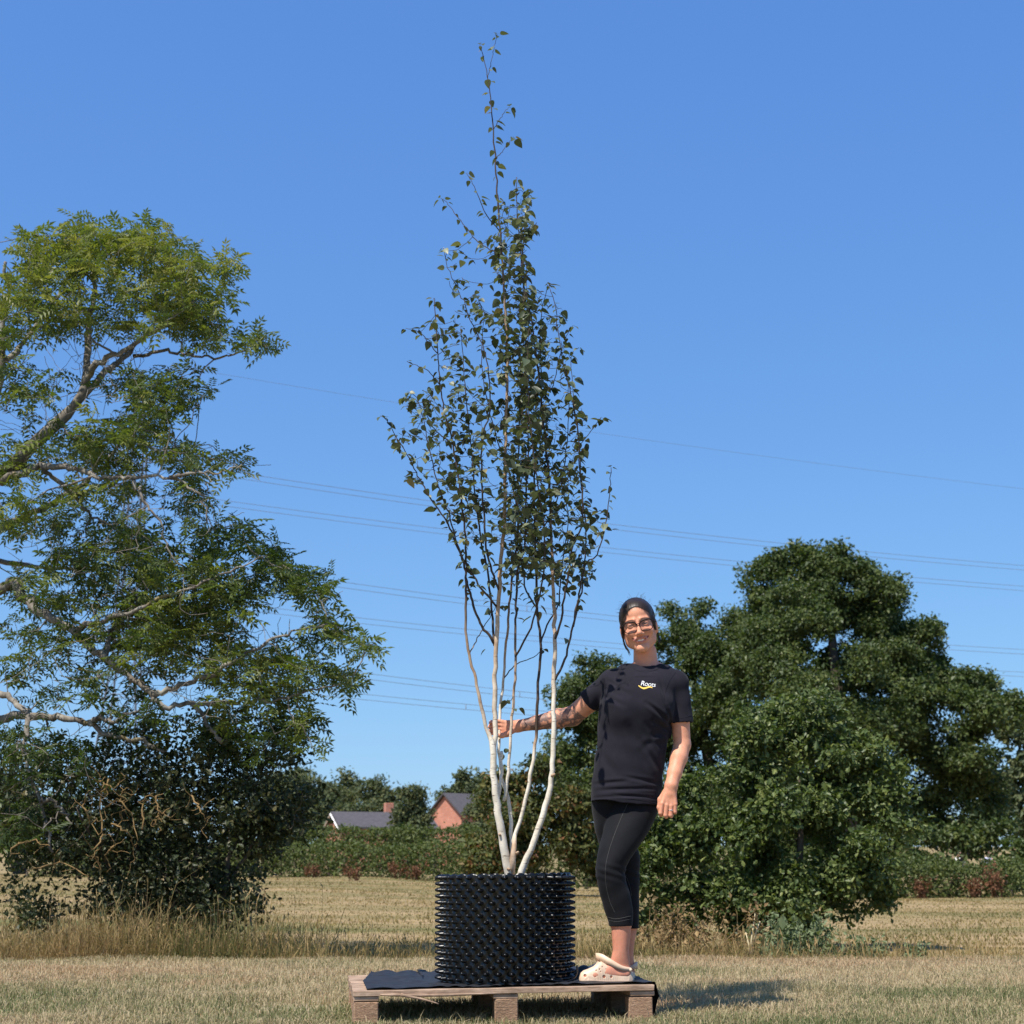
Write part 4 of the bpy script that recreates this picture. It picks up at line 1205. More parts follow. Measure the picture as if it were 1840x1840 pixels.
def build_pallet():
    t = thing('pallet', 'worn wooden pallet with chipboard blocks lying on the grass', 'pallet', PC)
    # deck boards run along x
    wd = 0.098
    nb = 8
    for i in range(nb):
        ly = -LY + wd / 2 + i * (2 * LY - wd) / (nb - 1)
        v, f, a = box(PW(0 + random.uniform(-.004, .004), ly, DECK - 0.011), (2 * LX, wd, 0.022), PRZ + random.uniform(-.003, .003), 0.002, 0.0015)
        obj('deck_board', new_mesh('deck_board', tilt(v), f, False), M_WOOD, t)
    for lx in (-LX + 0.05, 0.0, LX - 0.05):
        v, f, a = box(PW(lx, 0, DECK - 0.022 - 0.0102), (0.10, 2 * LY - 0.012, 0.018), PRZ, 0.002)
        obj('bearer_board', new_mesh('bearer_board', tilt(v), f, False), M_WOOD, t)
        for ly in (-LY + 0.055, 0.03, LY - 0.06):
            sx = 0.095 if lx > -0.3 else 0.098
            v, f, a = box(PW(lx + random.uniform(-.006, .006), ly, 0.047), (sx, 0.10, 0.102), PRZ + random.uniform(-.04, .04), 0.004, 0.003)
            obj('block', new_mesh('block', tilt(v), f, False), M_CHIP, t)
    # splinter torn off the front board
    pp = smooth_path(np.array([PW(-0.42, -LY - 0.004, DECK - 0.018), PW(-0.36, -LY - 0.01, DECK - 0.03), PW(-0.30, -LY - 0.02, DECK - 0.045), PW(-0.27, -LY - 0.02, DECK - 0.055)]), 10)
    v, f, _ = tubes(pp[None], np.linspace(0.008, 0.002, 10)[None], 5)
    v2, f2, _ = tubes(smooth_path(np.array([PW(-0.50, -LY - .003, DECK - .016), PW(-0.3, -LY - .006, DECK - .022), PW(-0.05, -LY - .004, DECK - .020)]), 10)[None], np.array([[.003, .007, .006, .008, .006, .007, .006, .005, .004, .002]]), 5)
    v, f, _ = join([(v, f, {}), (v2, f2, {})])
    obj('splinter', new_mesh('splinter', tilt(v), f), M_WOOD, t, label='pale splinter torn from the front deck board')
build_pallet()

# black ground sheet over the deck
def build_sheet():
    m, nt, b = mat('black_sheet')
    vec = coords(nt)
    n = noise(nt, vec, 30, 5)
    r = ramp(nt, [(0.3, (0.010, 0.010, 0.012)), (0.7, (0.026, 0.027, 0.031))], n)
    nt.links.new(r.outputs[0], b.inputs['Base Color'])
    b.inputs['Roughness'].default_value = 0.6
    b.inputs['Specular IOR Level'].default_value = 0.3
    nx, ny = 150, 60
    lx = np.linspace(-LX + 0.05, LX + 0.10, nx)
    ly = np.linspace(-LY + 0.035, LY + 0.02, ny)
    X, Yl = np.meshgrid(lx, ly)
    Yl = Yl + 0.012 * np.sin(X * 17) * (Yl < -0.4) + 0.015 * np.sin(X * 9) * (Yl > 0.3)
    X2 = X + 0.10 * np.clip(Yl, 0, 1) * (X < -0.3) 
    pot = np.hypot(X - 0.05, Yl)
    free = np.clip((pot - 0.33) / 0.06, 0, 1)
    foot = 1 - np.exp(-(((X - .48) / .16) ** 2 + ((Yl + .30) / .13) ** 2))
    z = DECK + 0.004 + free * foot * (0.006 * np.abs(np.sin(X * 46 + 7 * np.sin(Yl * 5) + 3 * np.sin(X * 7))) * (0.4 + 0.6 * np.sin(X * 13 + Yl * 4) ** 2) + 0.003 * np.abs(np.sin(Yl * 37 + X * 11)) + 0.012 * np.clip(Yl / 0.5, 0, 1) * np.abs(np.sin(X * 31 + 1)))
    # bunched fold right of the pot
    z += 0.055 * np.exp(-((X - 0.375) / 0.045) ** 2 - ((Yl + 0.13) / 0.14) ** 2)
    z += 0.028 * np.exp(-((X - 0.62) / 0.05) ** 2 - ((Yl - 0.38) / 0.18) ** 2)
    over = np.clip(X - (LX + 0.008), 0, 1)
    z = z - over * 1.3 * (0.9 + 0.4 * np.sin(Yl * 20))
    X2 = X2 - over * 0.62
    c, s = math.cos(PRZ), math.sin(PRZ)
    v = np.stack([PC[0] + X2 * c - Yl * s, PC[1] + X2 * s + Yl * c, z], -1).reshape(-1, 3)
    i = np.arange(nx * ny).reshape(ny, nx)
    q = np.stack([i[:-1, :-1], i[:-1, 1:], i[1:, 1:], i[1:, :-1]], -1).reshape(-1, 4)
    o = obj('ground_sheet', new_mesh('ground_sheet', tilt(v), [q]), m, loc=PC + [0, 0, DECK])
    tag(o, 'wrinkled black plastic sheet spread over the pallet deck under the pot', 'plastic sheet')
build_sheet()

# ------------------------------------------------------------------ spiky black pot
POT = np.array([-0.029, 6.89, DECK + 0.008])
PR, PH = 0.279, 0.435
def build_pot():
    m, nt, b = mat('black_plastic')
    b.inputs['Base Color'].default_value = (0.004, 0.004, 0.004, 1)
    b.inputs['Roughness'].default_value = 0.28
    b.inputs['Specular IOR Level'].default_value = 0.42
    n = noise(nt, coords(nt), 160, 3)
    bump(nt, b, n, 0.08, 0.002)
    t = thing('plant_pot', 'black plastic air-pruning pot covered in rows of pointed studs', 'plant pot', POT)
    # wall with dimples between the studs
    rows, cols = 17, 34
    ns, nz = 34 * 6, 70
    ph = np.arange(ns) / ns * 2 * math.pi
    z = np.linspace(0, PH, nz)
    A, Zz = np.meshgrid(ph, z)
    taper = 1 + 0.012 * Zz / PH
    dim = np.sin(A * cols) * np.sin(Zz / PH * rows * math.pi)
    R = (PR - 0.004 + 0.004 * dim) * taper
    wob = 1 + 0.006 * np.sin(A * 3 + 1) * Zz / PH
    Zt = Zz + (Zz > PH * .97) * (0.004 * np.sin(A * cols) + 0.004 * np.sin(A + 0.3))
    v = np.stack([POT[0] + R * wob * np.sin(A), POT[1] - R * wob * np.cos(A), POT[2] + Zt], -1).reshape(-1, 3)
    # inner face
    Ri = (PR - 0.010) * taper
    vi = np.stack([POT[0] + Ri * wob * np.sin(A), POT[1] - Ri * wob * np.cos(A), POT[2] + Zt], -1).reshape(-1, 3)
    i = np.arange(ns * nz).reshape(nz, ns)
    q = np.stack([i[:-1], np.roll(i[:-1], -1, 1), np.roll(i[1:], -1, 1), i[1:]], -1).reshape(-1, 4)
    top = np.stack([i[-1], np.roll(i[-1], -1), np.roll(i[-1], -1) + ns * nz, i[-1] + ns * nz], -1)
    obj('pot_wall', new_mesh('pot_wall', np.concatenate([v, vi]), [q, q[:, ::-1] + ns * nz, top]), m, t)
    # one stud: lathe along local y, hollow blunt tip
    prof = [(0.0195, -0.005), (0.0165, 0.001), (0.0125, 0.0075), (0.0090, 0.0125), (0.0074, 0.0158), (0.0060, 0.0180), (0.0042, 0.0196), (0.0022, 0.0203), (0.0006, 0.0205)]
    k = 9
    pv = []
    for r, h in prof:
        a = np.arange(k) / k * 2 * math.pi
        pv.append(np.stack([r * np.cos(a) * 0.95, np.full(k, h), r * np.sin(a) * (0.58 + 0.34 * min(max(h, 0) / 0.02, 1))], -1))
    pv = np.concatenate(pv)
    j = np.arange(len(prof) * k).reshape(-1, k)
    jq = np.stack([j[:-1], j[1:], np.roll(j[1:], -1, 1), np.roll(j[:-1], -1, 1)], -1).reshape(-1, 4)
    sm = new_mesh('stud', pv, [jq, j[-1:, :]])
    sm.materials.append(m)
    front, rest = [], []
    for r in range(rows):
        zz = PH * (r + 0.55) / (rows + 0.1)
        for c in range(cols):
            a = (c + 0.5 * (r % 2)) / cols * 2 * math.pi + random.uniform(-.004, .004)
            rad = (PR - 0.002) * (1 + 0.012 * zz / PH)
            nrm = np.array([math.sin(a), -math.cos(a), 0])
            pos = POT + nrm * rad + [0, 0, zz]
            M = np.stack([np.array([math.cos(a), math.sin(a), 0]), nrm, np.array([0, 0, 1.0])], -1)
            facing = math.cos(a)
            (front if facing > -0.02 else rest).append((facing, pos, M))
    front.sort(key=lambda x: -x[0])
    rest += front[300:]
    for _, pos, M in front[:300]:
        o = bpy.data.objects.new('stud', sm)
        COL.objects.link(o)
        o.parent = t
        lm = Matrix(M.tolist()).to_4x4()
        lm.translation = Vector(pos - POT)
        o.matrix_local = lm
    parts = [(pv @ M.T + pos, [jq, j[-1:, :]], {}) for _, pos, M in rest]
    v, f, _ = join(parts)
    obj('rear_studs', new_mesh('rear_studs', v, f), m, t, kind='stuff')
    # compost
    nr = 14
    rr = np.linspace(0, PR - 0.012, nr); aa = np.arange(40) / 40 * 2 * math.pi
    RR, AA = np.meshgrid(rr, aa, indexing='ij')
    Zs = PH - 0.022 + 0.006 * np.sin(RR * 60 + AA * 3) * np.cos(AA * 5)
    v = np.stack([POT[0] + RR * np.sin(AA), POT[1] - RR * np.cos(AA), POT[2] + Zs], -1).reshape(-1, 3)
    i = np.arange(nr * 40).reshape(nr, 40)
    q = np.stack([i[:-1], i[1:], np.roll(i[1:], -1, 1), np.roll(i[:-1], -1, 1)], -1).reshape(-1, 4)
    obj('compost', new_mesh('compost', v, [q]), plain('dark_compost', (0.045, 0.030, 0.020), 0.95, 60, 0.5, 0.1, 0.8), t)
    # fastening strap at the lower right
    pp = smooth_path(np.array([POT + np.array([(PR + .012 + d) * math.sin(a), -(PR + .012 + d) * math.cos(a), h]) for a, h, d in ((0.5, .03, .006), (0.72, .012, .02), (0.95, .010, .035), (1.1, .03, .04), (1.2, .065, .03))]), 18)
    v, f, _ = tubes(pp[None], np.full((1, 18), 0.004), 6)
    obj('fastening_strap', new_mesh('fastening_strap', v, f), m, t)
build_pot()

# ------------------------------------------------------------------ the birch
def birch_bark():
    m, nt, b = mat('birch_bark')
    vec = coords(nt, (1, 1, 1))
    at = N(nt, 'ShaderNodeAttribute', attribute_name='bark')
    nz = noise(nt, vec, 14, 6, 0.65)
    lent = noise(nt, coords(nt, (22, 22, 150)), 1.0, 3, 0.6)
    white = ramp(nt, [(0.30, (0.40, 0.33, 0.24)), (0.47, (0.62, 0.55, 0.44)), (0.66, (0.74, 0.68, 0.58))], nz)
    lm = ramp(nt, [(0.60, 0.0), (0.67, 0.9)], lent)
    wl_ = mix(nt, white.outputs[0], (0.16, 0.11, 0.075), lm.outputs[0])
    tan = ramp(nt, [(0.3, (0.26, 0.15, 0.085)), (0.65, (0.50, 0.36, 0.24))], nz)
    dark = ramp(nt, [(0.3, (0.030, 0.020, 0.016)), (0.7, (0.085, 0.058, 0.043))], nz)
    f1 = ramp(nt, [(0.22, 0.0), (0.45, 1.0)], at.outputs['Fac'])
    f2 = ramp(nt, [(0.52, 0.0), (0.80, 1.0)], at.outputs['Fac'])
    c = mix(nt, dark.outputs[0], tan.outputs[0], f1.outputs[0])
    c = mix(nt, c, wl_, f2.outputs[0])
    nt.links.new(c, b.inputs['Base Color'])
    b.inputs['Roughness'].default_value = 0.6
    b.inputs['Specular IOR Level'].default_value = 0.25
    bump(nt, b, nz, 0.35, 0.004)
    return m
M_BIRCH = birch_bark()
M_BLEAF = leaf_mat('birch_leaves', [(0.0, (0.032, 0.042, 0.021)), (0.35, (0.064, 0.082, 0.040)), (0.65, (0.115, 0.138, 0.072)), (0.88, (0.20, 0.21, 0.115)), (1.0, (0.20, 0.15, 0.055))], 0.45, 0.22, (1.3, 1.4, 0.55), 0.4)

def build_birch():
    Y = 6.89
    base = np.array([POT[0] + 0.02, Y, POT[2] + PH - 0.03])
    t = thing('birch_tree', 'tall multi-stemmed white birch with small dark leaves growing in the black pot', 'tree', base)
    # px path (x, y, depth), radius px at start / end, bark value start / end (1 white .. 0 dark)
    S = [
     ('stem', [(917, 1590, 0), (915.6, 1574, 0), (907.7, 1536, -.01), (897, 1473, -.02), (889, 1410, -.03), (886, 1347, -.03), (880, 1325, -.03), (874.6, 1312, -.03), (863.5, 1268, -.04), (854, 1217, -.05), (843, 1176, -.06), (837, 1132, -.07), (837, 1088, -.08), (838, 1041, -.09), (836, 961, -.1), (827, 880, -.12), (813, 798, -.13), (797, 730, -.14), (789, 662, -.15), (783, 581, -.15), (780, 536, -.15)], 11.0, 1.0, 1.0, .0, {3: (8.6, 1.0), 5: (7.0, .95), 7: (4.4, .7), 9: (3.4, .5), 12: (2.8, .25)}),
     ('stem', [(888, 1380, -.02), (887, 1347, -.02), (890, 1315, -.02), (889, 1252, -.02), (890, 1189, -.02), (893, 1126, -.02), (897, 1063, -.02), (899, 1016, -.02), (903, 975, -.02), (907, 920, -.02), (908, 852, -.02), (908, 798, 0), (911, 703, 0), (911, 621, 0), (908, 560, 0), (905, 502, 0), (899, 420, 0), (893, 339, 0), (890, 285, 0), (886, 230, 0), (882, 189, 0), (878, 149, 0), (873, 119, 0), (867, 98, 0), (862, 80, 0)], 6.5, .7, .85, .1, {4: (5.2, .60), 7: (4.6, .50), 10: (4.0, .48), 13: (3.2, .38), 16: (2.4, .2), 19: (1.6, .15)}),
     ('stem', [(931, 1590, -.02), (937.6, 1567, -.02), (956, 1520, -.03), (978, 1457, -.03), (989, 1410, -.03), (994, 1347, -.03), (995, 1284, -.03), (995, 1221, -.02), (997, 1157, -.02), (996, 1094, 0), (994, 1047, 0), (991, 1000, .02), (990, 920, .03), (986, 852, .04), (979, 785, .05), (968, 676, .05), (962, 635, .05), (953, 560, .05), (939, 502, .05), (935, 448, .05), (929, 380, .05), (928, 318, .05)], 8.0, .8, 1.0, .05, {4: (6.2, 1.0), 6: (5.4, .8), 8: (4.8, .6), 10: (4.0, .45), 12: (3.2, .25), 15: (2.4, .15)}),
     ('stem', [(919, 1560, .03), (924, 1504, .03), (937, 1467, .04), (950, 1410, .04), (960, 1353, .05), (963, 1315, .05), (965, 1268, .05), (969, 1205, .06), (971, 1157, .06), (966, 1094, .07), (963, 1031, .08), (962, 975, .08), (960, 866, .09), (968, 760, .1), (973, 703, .1), (971, 581, .1), (984, 512, .1)], 5, .8, .95, .0, {4: (4.2, .75), 5: (3.8, .25), 8: (3.2, .1), 11: (2.8, .05)}),
     ('stem', [(923, 1555, .04), (919, 1492, .05), (914, 1441, .05), (906, 1410, .05), (899, 1378, .05), (896, 1331, .05), (899, 1274, .1), (904, 1221, .11), (911, 1142, .12), (916, 1079, .13), (922, 1016, .14), (930, 975, .14), (930, 866, .15), (935, 730, .15), (941, 621, .15), (942, 540, .15), (940, 470, .15)], 5, .8, .9, .0, {4: (4, .85), 7: (3.2, .7), 8: (3, .4), 11: (2.6, .1)}),
     ('stem', [(905, 1440, .02), (909, 1416, .02), (914, 1378, .02), (918, 1315, .02), (922, 1268, .03), (926, 1205, .03), (926, 1142, .04), (928, 1079, .05), (931, 1016, .05), (942, 988, .06), (945, 893, .07), (949, 784, .08), (947, 676, .08), (950, 600, .08)], 4, .8, .9, .0, {3: (3.5, .65), 5: (3.1, .4), 8: (2.6, .1)}),
     ('stem', [(890, 1450, .0), (897, 1420, .0), (901, 1385, .01), (901, 1350, .02)], 4.5, 3.4, 1, .95, {}),
     ('branch', [(997, 1222, -.02), (1013, 1189, -.02), (1029, 1126, -.03), (1038, 1079, -.04), (1051, 1016, -.05), (1074, 1007 - 12, -.06), (1087, 942, -.07), (1095, 893, -.08), (1098, 840, -.08)], 3.0, .8, .1, .0, {}),
     ('branch', [(996, 1151, -.02), (1007, 1116, -.05), (1013, 1079, -.06), (1022, 1030, -.08), (1030, 975, -.1), (1046, 940, -.11), (1044, 852, -.12), (1036, 757, -.13), (1010, 640, -.13), (998, 553, -.13), (986, 512, -.13)], 2.8, .8, .15, .0, {}),
     ('branch', [(1030, 1126, -.03), (1045, 1060, .03), (1051, 1000, .06), (1052, 947, .08), (1041, 812, .1), (1060, 778, .1), (1080, 750, .1)], 2.4, .7, .1, .0, {}),
     ('branch', [(887, 1156, -.02), (876, 1138, -.03), (865, 1126, -.04), (849, 1085, -.06), (841, 1053, -.07), (832, 1010, -.08), (820, 980, -.08), (805, 942, -.1), (767, 885, -.12), (740, 833, -.14), (712, 785, -.16), (696, 757, -.16), (684, 747, -.16)], 3.4, .7, .15, .0, {}),
     ('branch', [(888, 1160, -.01), (882, 1079, .06), (877, 1031, .08), (870, 1000, .1), (865, 975, .11), (856, 907, .12), (851, 852, .13), (843, 771, .14), (837, 716, .14), (832, 635, .15), (828, 588, .15)], 3.0, .8, .1, .0, {}),
     ('branch', [(892, 1090, -.02), (865, 1057, -.08), (843, 1025, -.1), (824, 985, -.12), (808, 930, -.15), (790, 880, -.18), (770, 800, -.2), (752, 720, -.22), (733, 704, -.22)], 2.6, .7, .05, .0, {}),
     ('branch', [(897, 1063, -.02), (885, 1030, -.06), (875, 990, -.1), (870, 934, -.12), (865, 852, -.14), (867, 785, -.16), (881, 730, -.16), (875, 654, -.17), (865, 616, -.17), (848, 581, -.17), (835, 545, -.17), (826, 529, -.17), (802, 475, -.17), (797, 445, -.17)], 2.8, .7, .05, .0, {}),
     ('branch', [(899, 418, 0), (875, 388, -.03), (859, 352, -.05), (846, 325, -.06), (838, 311, -.06)], 1.5, .6, .1, .0, {}),
     ('branch', [(903, 460, 0), (862, 437, .04), (840, 412, .06), (818, 385, .08), (802, 363, .1), (792, 356, .1)], 1.5, .6, .1, .0, {}),
     ('branch', [(938, 500, .05), (943, 393, .03), (949, 352, .02), (954, 340, .02)], 1.4, .6, .1, .0, {}),
     ('branch', [(890, 286, 0), (905, 268, -.02), (919, 252, -.03), (922, 246, -.03)], 1.0, .5, .1, .0, {}),
     ('branch', [(887, 232, 0), (896, 217, -.02), (908, 200, -.03), (916, 192, -.03)], 1.0, .5, .1, .0, {}),
     ('branch', [(876, 140, 0), (884, 110, 0), (889, 82, .01), (893, 62, .01)], .9, .5, .1, .0, {}),
     ('branch', [(813, 798, -.13), (780, 770, -.2), (761, 735, -.22), (742, 716, -.22), (730, 712, -.22)], 1.6, .6, .05, .0, {}),
     ('branch', [(789, 690, -.15), (770, 668, -.2), (750, 657, -.22), (731, 649, -.22)], 1.3, .6, .05, .0, {}),
     ('branch', [(786, 635, -.15), (759, 602, -.2), (740, 592, -.22), (730, 590, -.22)], 1.3, .6, .05, .0, {}),
     ('branch', [(968, 676, .05), (990, 700, -.05), (1006, 640, -.1), (1020, 600, -.12), (1030, 585, -.12)], 1.4, .6, .05, .0, {}),
     ('branch', [(1040, 800, .1), (1030, 700, .14), (1026, 640, .15), (1040, 625, .15)], 1.4, .6, .05, .0, {}),
     ('branch', [(962, 975, .08), (1000, 900, .16), (1015, 830, .2), (1022, 740, .22), (1018, 660, .22)], 2, .7, .05, .0, {}),
     ('branch', [(930, 930, .14), (915, 850, .22), (890, 780, .26), (872, 700, .28), (865, 640, .28), (870, 560, .28)], 2, .7, .05, .0, {}),
     ('branch', [(966, 1094, .07), (945, 1060, .14), (938, 1020, .18), (925, 960, .22), (935, 880, .25), (950, 790, .27), (965, 690, .28)], 2.2, .7, .05, .0, {}),
     ('branch', [(971, 1160, .06), (985, 1120, .1), (1003, 1085, .14), (1012, 1000, .18), (1020, 920, .2), (1000, 840, .22)], 2.2, .7, .05, .0, {}),
     ('branch', [(926, 1180, .03), (948, 1140, -.03), (962, 1100, -.08), (975, 1040, -.12), (978, 960, -.16), (965, 860, -.2), (952, 760, -.22), (948, 650, -.22), (952, 560, -.22)], 2.4, .7, .08, .0, {}),
     ('branch', [(843, 1176, -.06), (862, 1140, 0), (885, 1100, .05), (893, 1090, .08)], 1.6, .7, .4, .1, {}),
     ('branch', [(904, 1221, .11), (926, 1195, .1), (960, 1180, .1), (975, 1165, .1)], 1.6, .8, .25, .05, {}),
     ('branch', [(922, 1250, .03), (915, 1262, 0), (907, 1258, -.01)], .9, .5, .1, .0, {}),
    ]
    s0 = mpp(1100, Y)
    nodes, nr, nb = [], [], []
    leafs = []          # (position, outward)
    for kind, pts, r0, r1, b0, b1, mids in S:
        pts_ = np.array(pts)
        w = np.array([P(a, b, Y + c) for a, b, c in pts])
        n = 5 * (len(pts) - 1) + 1
        p = smooth_path(w, n)
        ku = np.linspace(0, len(pts) - 1, n)
        # keys refer to control points
        ks = [0] + sorted(mids) + [len(pts) - 1]
        rv = [r0] + [mids[k][0] for k in sorted(mids)] + [r1]
        bv = [b0] + [mids[k][1] for k in sorted(mids)] + [b1]
        seg = np.concatenate([[0], np.cumsum(np.linalg.norm(np.diff(w, axis=0), axis=1))])
        sp = np.linspace(0, seg[-1], n)
        r = np.interp(sp, seg[ks], rv) * s0 * 0.76
        bk = np.interp(sp, seg[ks], bv)
        r *= 1 + 0.02 * np.sin(np.arange(n) * 2.1) + 0.03 * np.sin(np.arange(n) * 0.7)
        p[1:-1] += rng.normal(0, 0.0018, (n - 2, 3))
        v, f, a = tubes(p[None], r[None], 12 if r0 > 5 else 7, {'bark': bk[None]})
        obj(kind, new_mesh(kind, v, f, True, a), M_BIRCH, t)
        nodes.append(p[1:]); nr.append(r[1:]); nb.append(bk[1:])
        # leaves along the thin upper part
        L = sp
        for q in np.arange(0.02, seg[-1], 0.022):
            i = np.searchsorted(L, q)
            i = min(i, n - 1)
            if r[i] < 2.3 * s0 and p[i, 2] > P(900, 1100, Y)[2] and rng.random() < 0.7:
                leafs.append((p[i], 0.0))
        leafs.append((p[-1], 0.0)); leafs.append((p[-1], 0.0))
    # pruned stubs and swollen fork at the base
    v, f, a = join([tubes(np.array([[P(921, 1575, Y - .01), P(921, 1545, Y - .02), P(924, 1520, Y), P(925, 1500, Y + .02)]]), np.array([[.010, .013, .011, .007]]), 10, {'bark': np.array([[.55, .62, .5, .75]])}),
                    tubes(np.array([[P(908, 1560, Y), P(916, 1562, Y - .035)], [P(926, 1535, Y), P(931, 1531, Y - .03)], [P(903, 1505, Y), P(897, 1499, Y - .04)], [P(990, 1395, Y - .03), P(997, 1391, Y - .05)]]), np.tile([.008, .005], (4, 1)), 7, {'bark': np.full((4, 2), .5)})])
    obj('root_crown', new_mesh('root_crown', v, f, True, a), M_BIRCH, t)
    nodes = np.concatenate(nodes); nr = np.concatenate(nr)
    # twigs towards points spread through the crown
    zones = [(935, 620, 50, 150, 1.9), (950, 800, 70, 140, 1.5), (940, 960, 75, 90, 1.25), (820, 760, 60, 130, .75), (850, 880, 60, 100, .75), (1030, 820, 34, 140, .6), (1040, 1000, 36, 55, .7),
             (912, 440, 36, 85, 1.25), (945, 390, 20, 60, 1.1), (800, 600, 45, 60, .45), (870, 560, 40, 60, .5), (760, 740, 40, 60, .5), (745, 830, 30, 50, .4), (720, 790, 26, 30, .45), (1000, 620, 26, 90, .6), (1075, 930, 26, 60, .45), (820, 480, 25, 40, .4), (985, 1000, 60, 60, .9), (1000, 900, 50, 70, .8)]
    T = []
    for (cx, cy, rx, ry, wgt) in zones:
        n = int(rx * ry * wgt * 0.0195) + 2
        for q in range(n):
            u = unit(rng.normal(0, 1, 3)) * rng.random() ** 0.4
            T.append(P(cx + u[0] * rx, cy + u[2] * ry, Y + rng.normal(0, 0.16)))
    T = np.array(T)
    p2, r2 = grow(nodes, nr, T, n=6, up=0.30, wig=0.05, below=1.0, k=0.006, rmin=0.0016, rtip=0.0011)
    v, f, a = tubes(p2, r2, 5, {'bark': np.full(r2.shape, 0.06)}, cap=False)
    obj('twigs', new_mesh('twigs', v, f, True, a), M_BIRCH, t, kind='stuff')
    for k in range(len(p2)):
        L = np.linalg.norm(p2[k, -1] - p2[k, 0])
        for q in np.linspace(1.0, 0.15, max(2, int(L / 0.026))):
            i = q * 5
            j = min(int(i), 4)
            leafs.append((p2[k, j] * (1 - (i - j)) + p2[k, j + 1] * (i - j), 0.0))
    # the few single leaves low on the bare stems
    for (x, y, d) in [(876, 1163, 0), (915, 1254, .02), (921, 1273, .02), (930, 1268, .02), (915, 1085, .1), (925, 1110, .05), (960, 1105, 0), (1010, 1125, -.04), (1018, 1145, -.05)]:
        leafs.append((P(x, y, Y + d), .0))
    pos = np.array([l[0] for l in leafs])
    n = len(pos)
    az = rng.uniform(0, 2 * math.pi, n)
    droop = rng.uniform(-0.2, 1.5, n)
    ax = np.stack([np.cos(az), np.sin(az), -droop * 0.75], -1)
    nrm = unit(np.stack([np.cos(az) * 0.5, np.sin(az) * 0.5, np.ones(n)], -1) + rng.normal(0, 0.5, (n, 3)))
    s = 0.0325 * np.exp(np.clip(rng.normal(0, 0.28, n), -.7, .5))
    high = np.clip((pos[:, 2] - 2.9) / 1.3, 0, 1)
    var = np.clip(0.40 + 0.22 * high + rng.normal(0, 0.24, n), 0, 1)
    Rm = frames(ax, nrm)
    pos = pos + unit(ax) * (s * 0.35)[:, None]
    # the 300 that show largest are single leaves
    view = unit(pos - [0, 0, CAM_Z])
    area = np.abs((Rm[:, :, 2] * view).sum(1)) * s ** 2 / pos[:, 1] ** 2 + 0.1 * (-(pos[:, 1] - Y)) * s ** 2 / 47
    order = np.argsort(-area)
    big, small = order[:300], order[300:]
    tv, tf = T_B
    lms = []
    for c in np.linspace(0.08, 0.97, 10):
        me = new_mesh('leaf', tv, [tf], True, {'var': np.full(len(tv), c)})
        me.materials.append(M_BLEAF)
        lms.append(me)
    for i in big:
        o = bpy.data.objects.new('leaf', lms[min(9, int(var[i] * 10))])
        COL.objects.link(o)
        o.parent = t
        m4 = Matrix((Rm[i] * s[i]).tolist()).to_4x4()
        m4.translation = Vector(pos[i] - base)
        o.matrix_local = m4
    v, f, a = scatter(tv, tf, pos[small], Rm[small], s[small], var[small])
    obj('foliage', new_mesh('foliage', v, f, True, a), M_BLEAF, t, kind='stuff')
    print('birch leaves', n, 'twigs', len(T))
build_birch()
# ------------------------------------------------------------------ distance-field modelling for the woman
def axis(lo, hi, h, wins):
    """sample positions with finer steps inside the windows (lo, hi, step)"""
    out, x = [], lo
    while x < hi:
        out.append(x)
        s = h
        for a, b, st in wins:
            if a - 0.01 <= x <= b + 0.01:
                s = min(s, st)
        x += s
    return np.array(out, np.float32)

class Field:
    def __init__(self, xs, ys, zs):
        self.ax = (xs, ys, zs)
        self.D = np.full((len(xs), len(ys), len(zs)), 1.0, np.float32)
    def sub(self, lo, hi):
        sl = []
        for a, l, h in zip(self.ax, lo, hi):
            i, j = np.searchsorted(a, l), np.searchsorted(a, h)
            sl.append(slice(max(i, 0), min(j, len(a))))
        X = self.ax[0][sl[0]][:, None, None]; Y = self.ax[1][sl[1]][None, :, None]; Z = self.ax[2][sl[2]][None, None, :]
        return tuple(sl), X, Y, Z
    def add(self, fn, lo, hi, k=0.01, m=0.03):
        lo = np.asarray(lo) - m - k; hi = np.asarray(hi) + m + k
        sl, X, Y, Z = self.sub(lo, hi)
        d = fn(X, Y, Z).astype(np.float32)
        self.D[sl] = smin(self.D[sl], d, k)
    def cut(self, fn, lo, hi, k=0.004, m=0.02):
        lo = np.asarray(lo) - m; hi = np.asarray(hi) + m
        sl, X, Y, Z = self.sub(lo, hi)
        d = fn(X, Y, Z).astype(np.float32)
        self.D[sl] = -smin(-self.D[sl], d, k)
    def mesh(self, name):
        g = vdb.FloatGrid(1.0)
        g.copyFromArray(np.ascontiguousarray(self.D))
        p, q = g.convertToQuads(isovalue=0.0)
        v = np.stack([np.interp(p[:, i], np.arange(len(self.ax[i])), self.ax[i]) for i in range(3)], -1)
        return v, q.astype(np.int64)

def smin(a, b, k):
    if k <= 0:
        return np.minimum(a, b)
    h = np.maximum(k - np.abs(a - b), 0) / k
    return np.minimum(a, b) - h * h * k * 0.25

def f_cone(a, b, ra, rb):
    """tapered capsule"""
    a, b = np.asarray(a, float), np.asarray(b, float)
    ab = b - a
    L2 = (ab ** 2).sum()
    def fn(X, Y, Z):
        t = ((X - a[0]) * ab[0] + (Y - a[1]) * ab[1] + (Z - a[2]) * ab[2]) / L2
        t = np.clip(t, 0, 1)
        return np.sqrt((X - a[0] - t * ab[0]) ** 2 + (Y - a[1] - t * ab[1]) ** 2 + (Z - a[2] - t * ab[2]) ** 2) - (ra + (rb - ra) * t)
    r = max(ra, rb)
    return fn, np.minimum(a, b) - r, np.maximum(a, b) + r

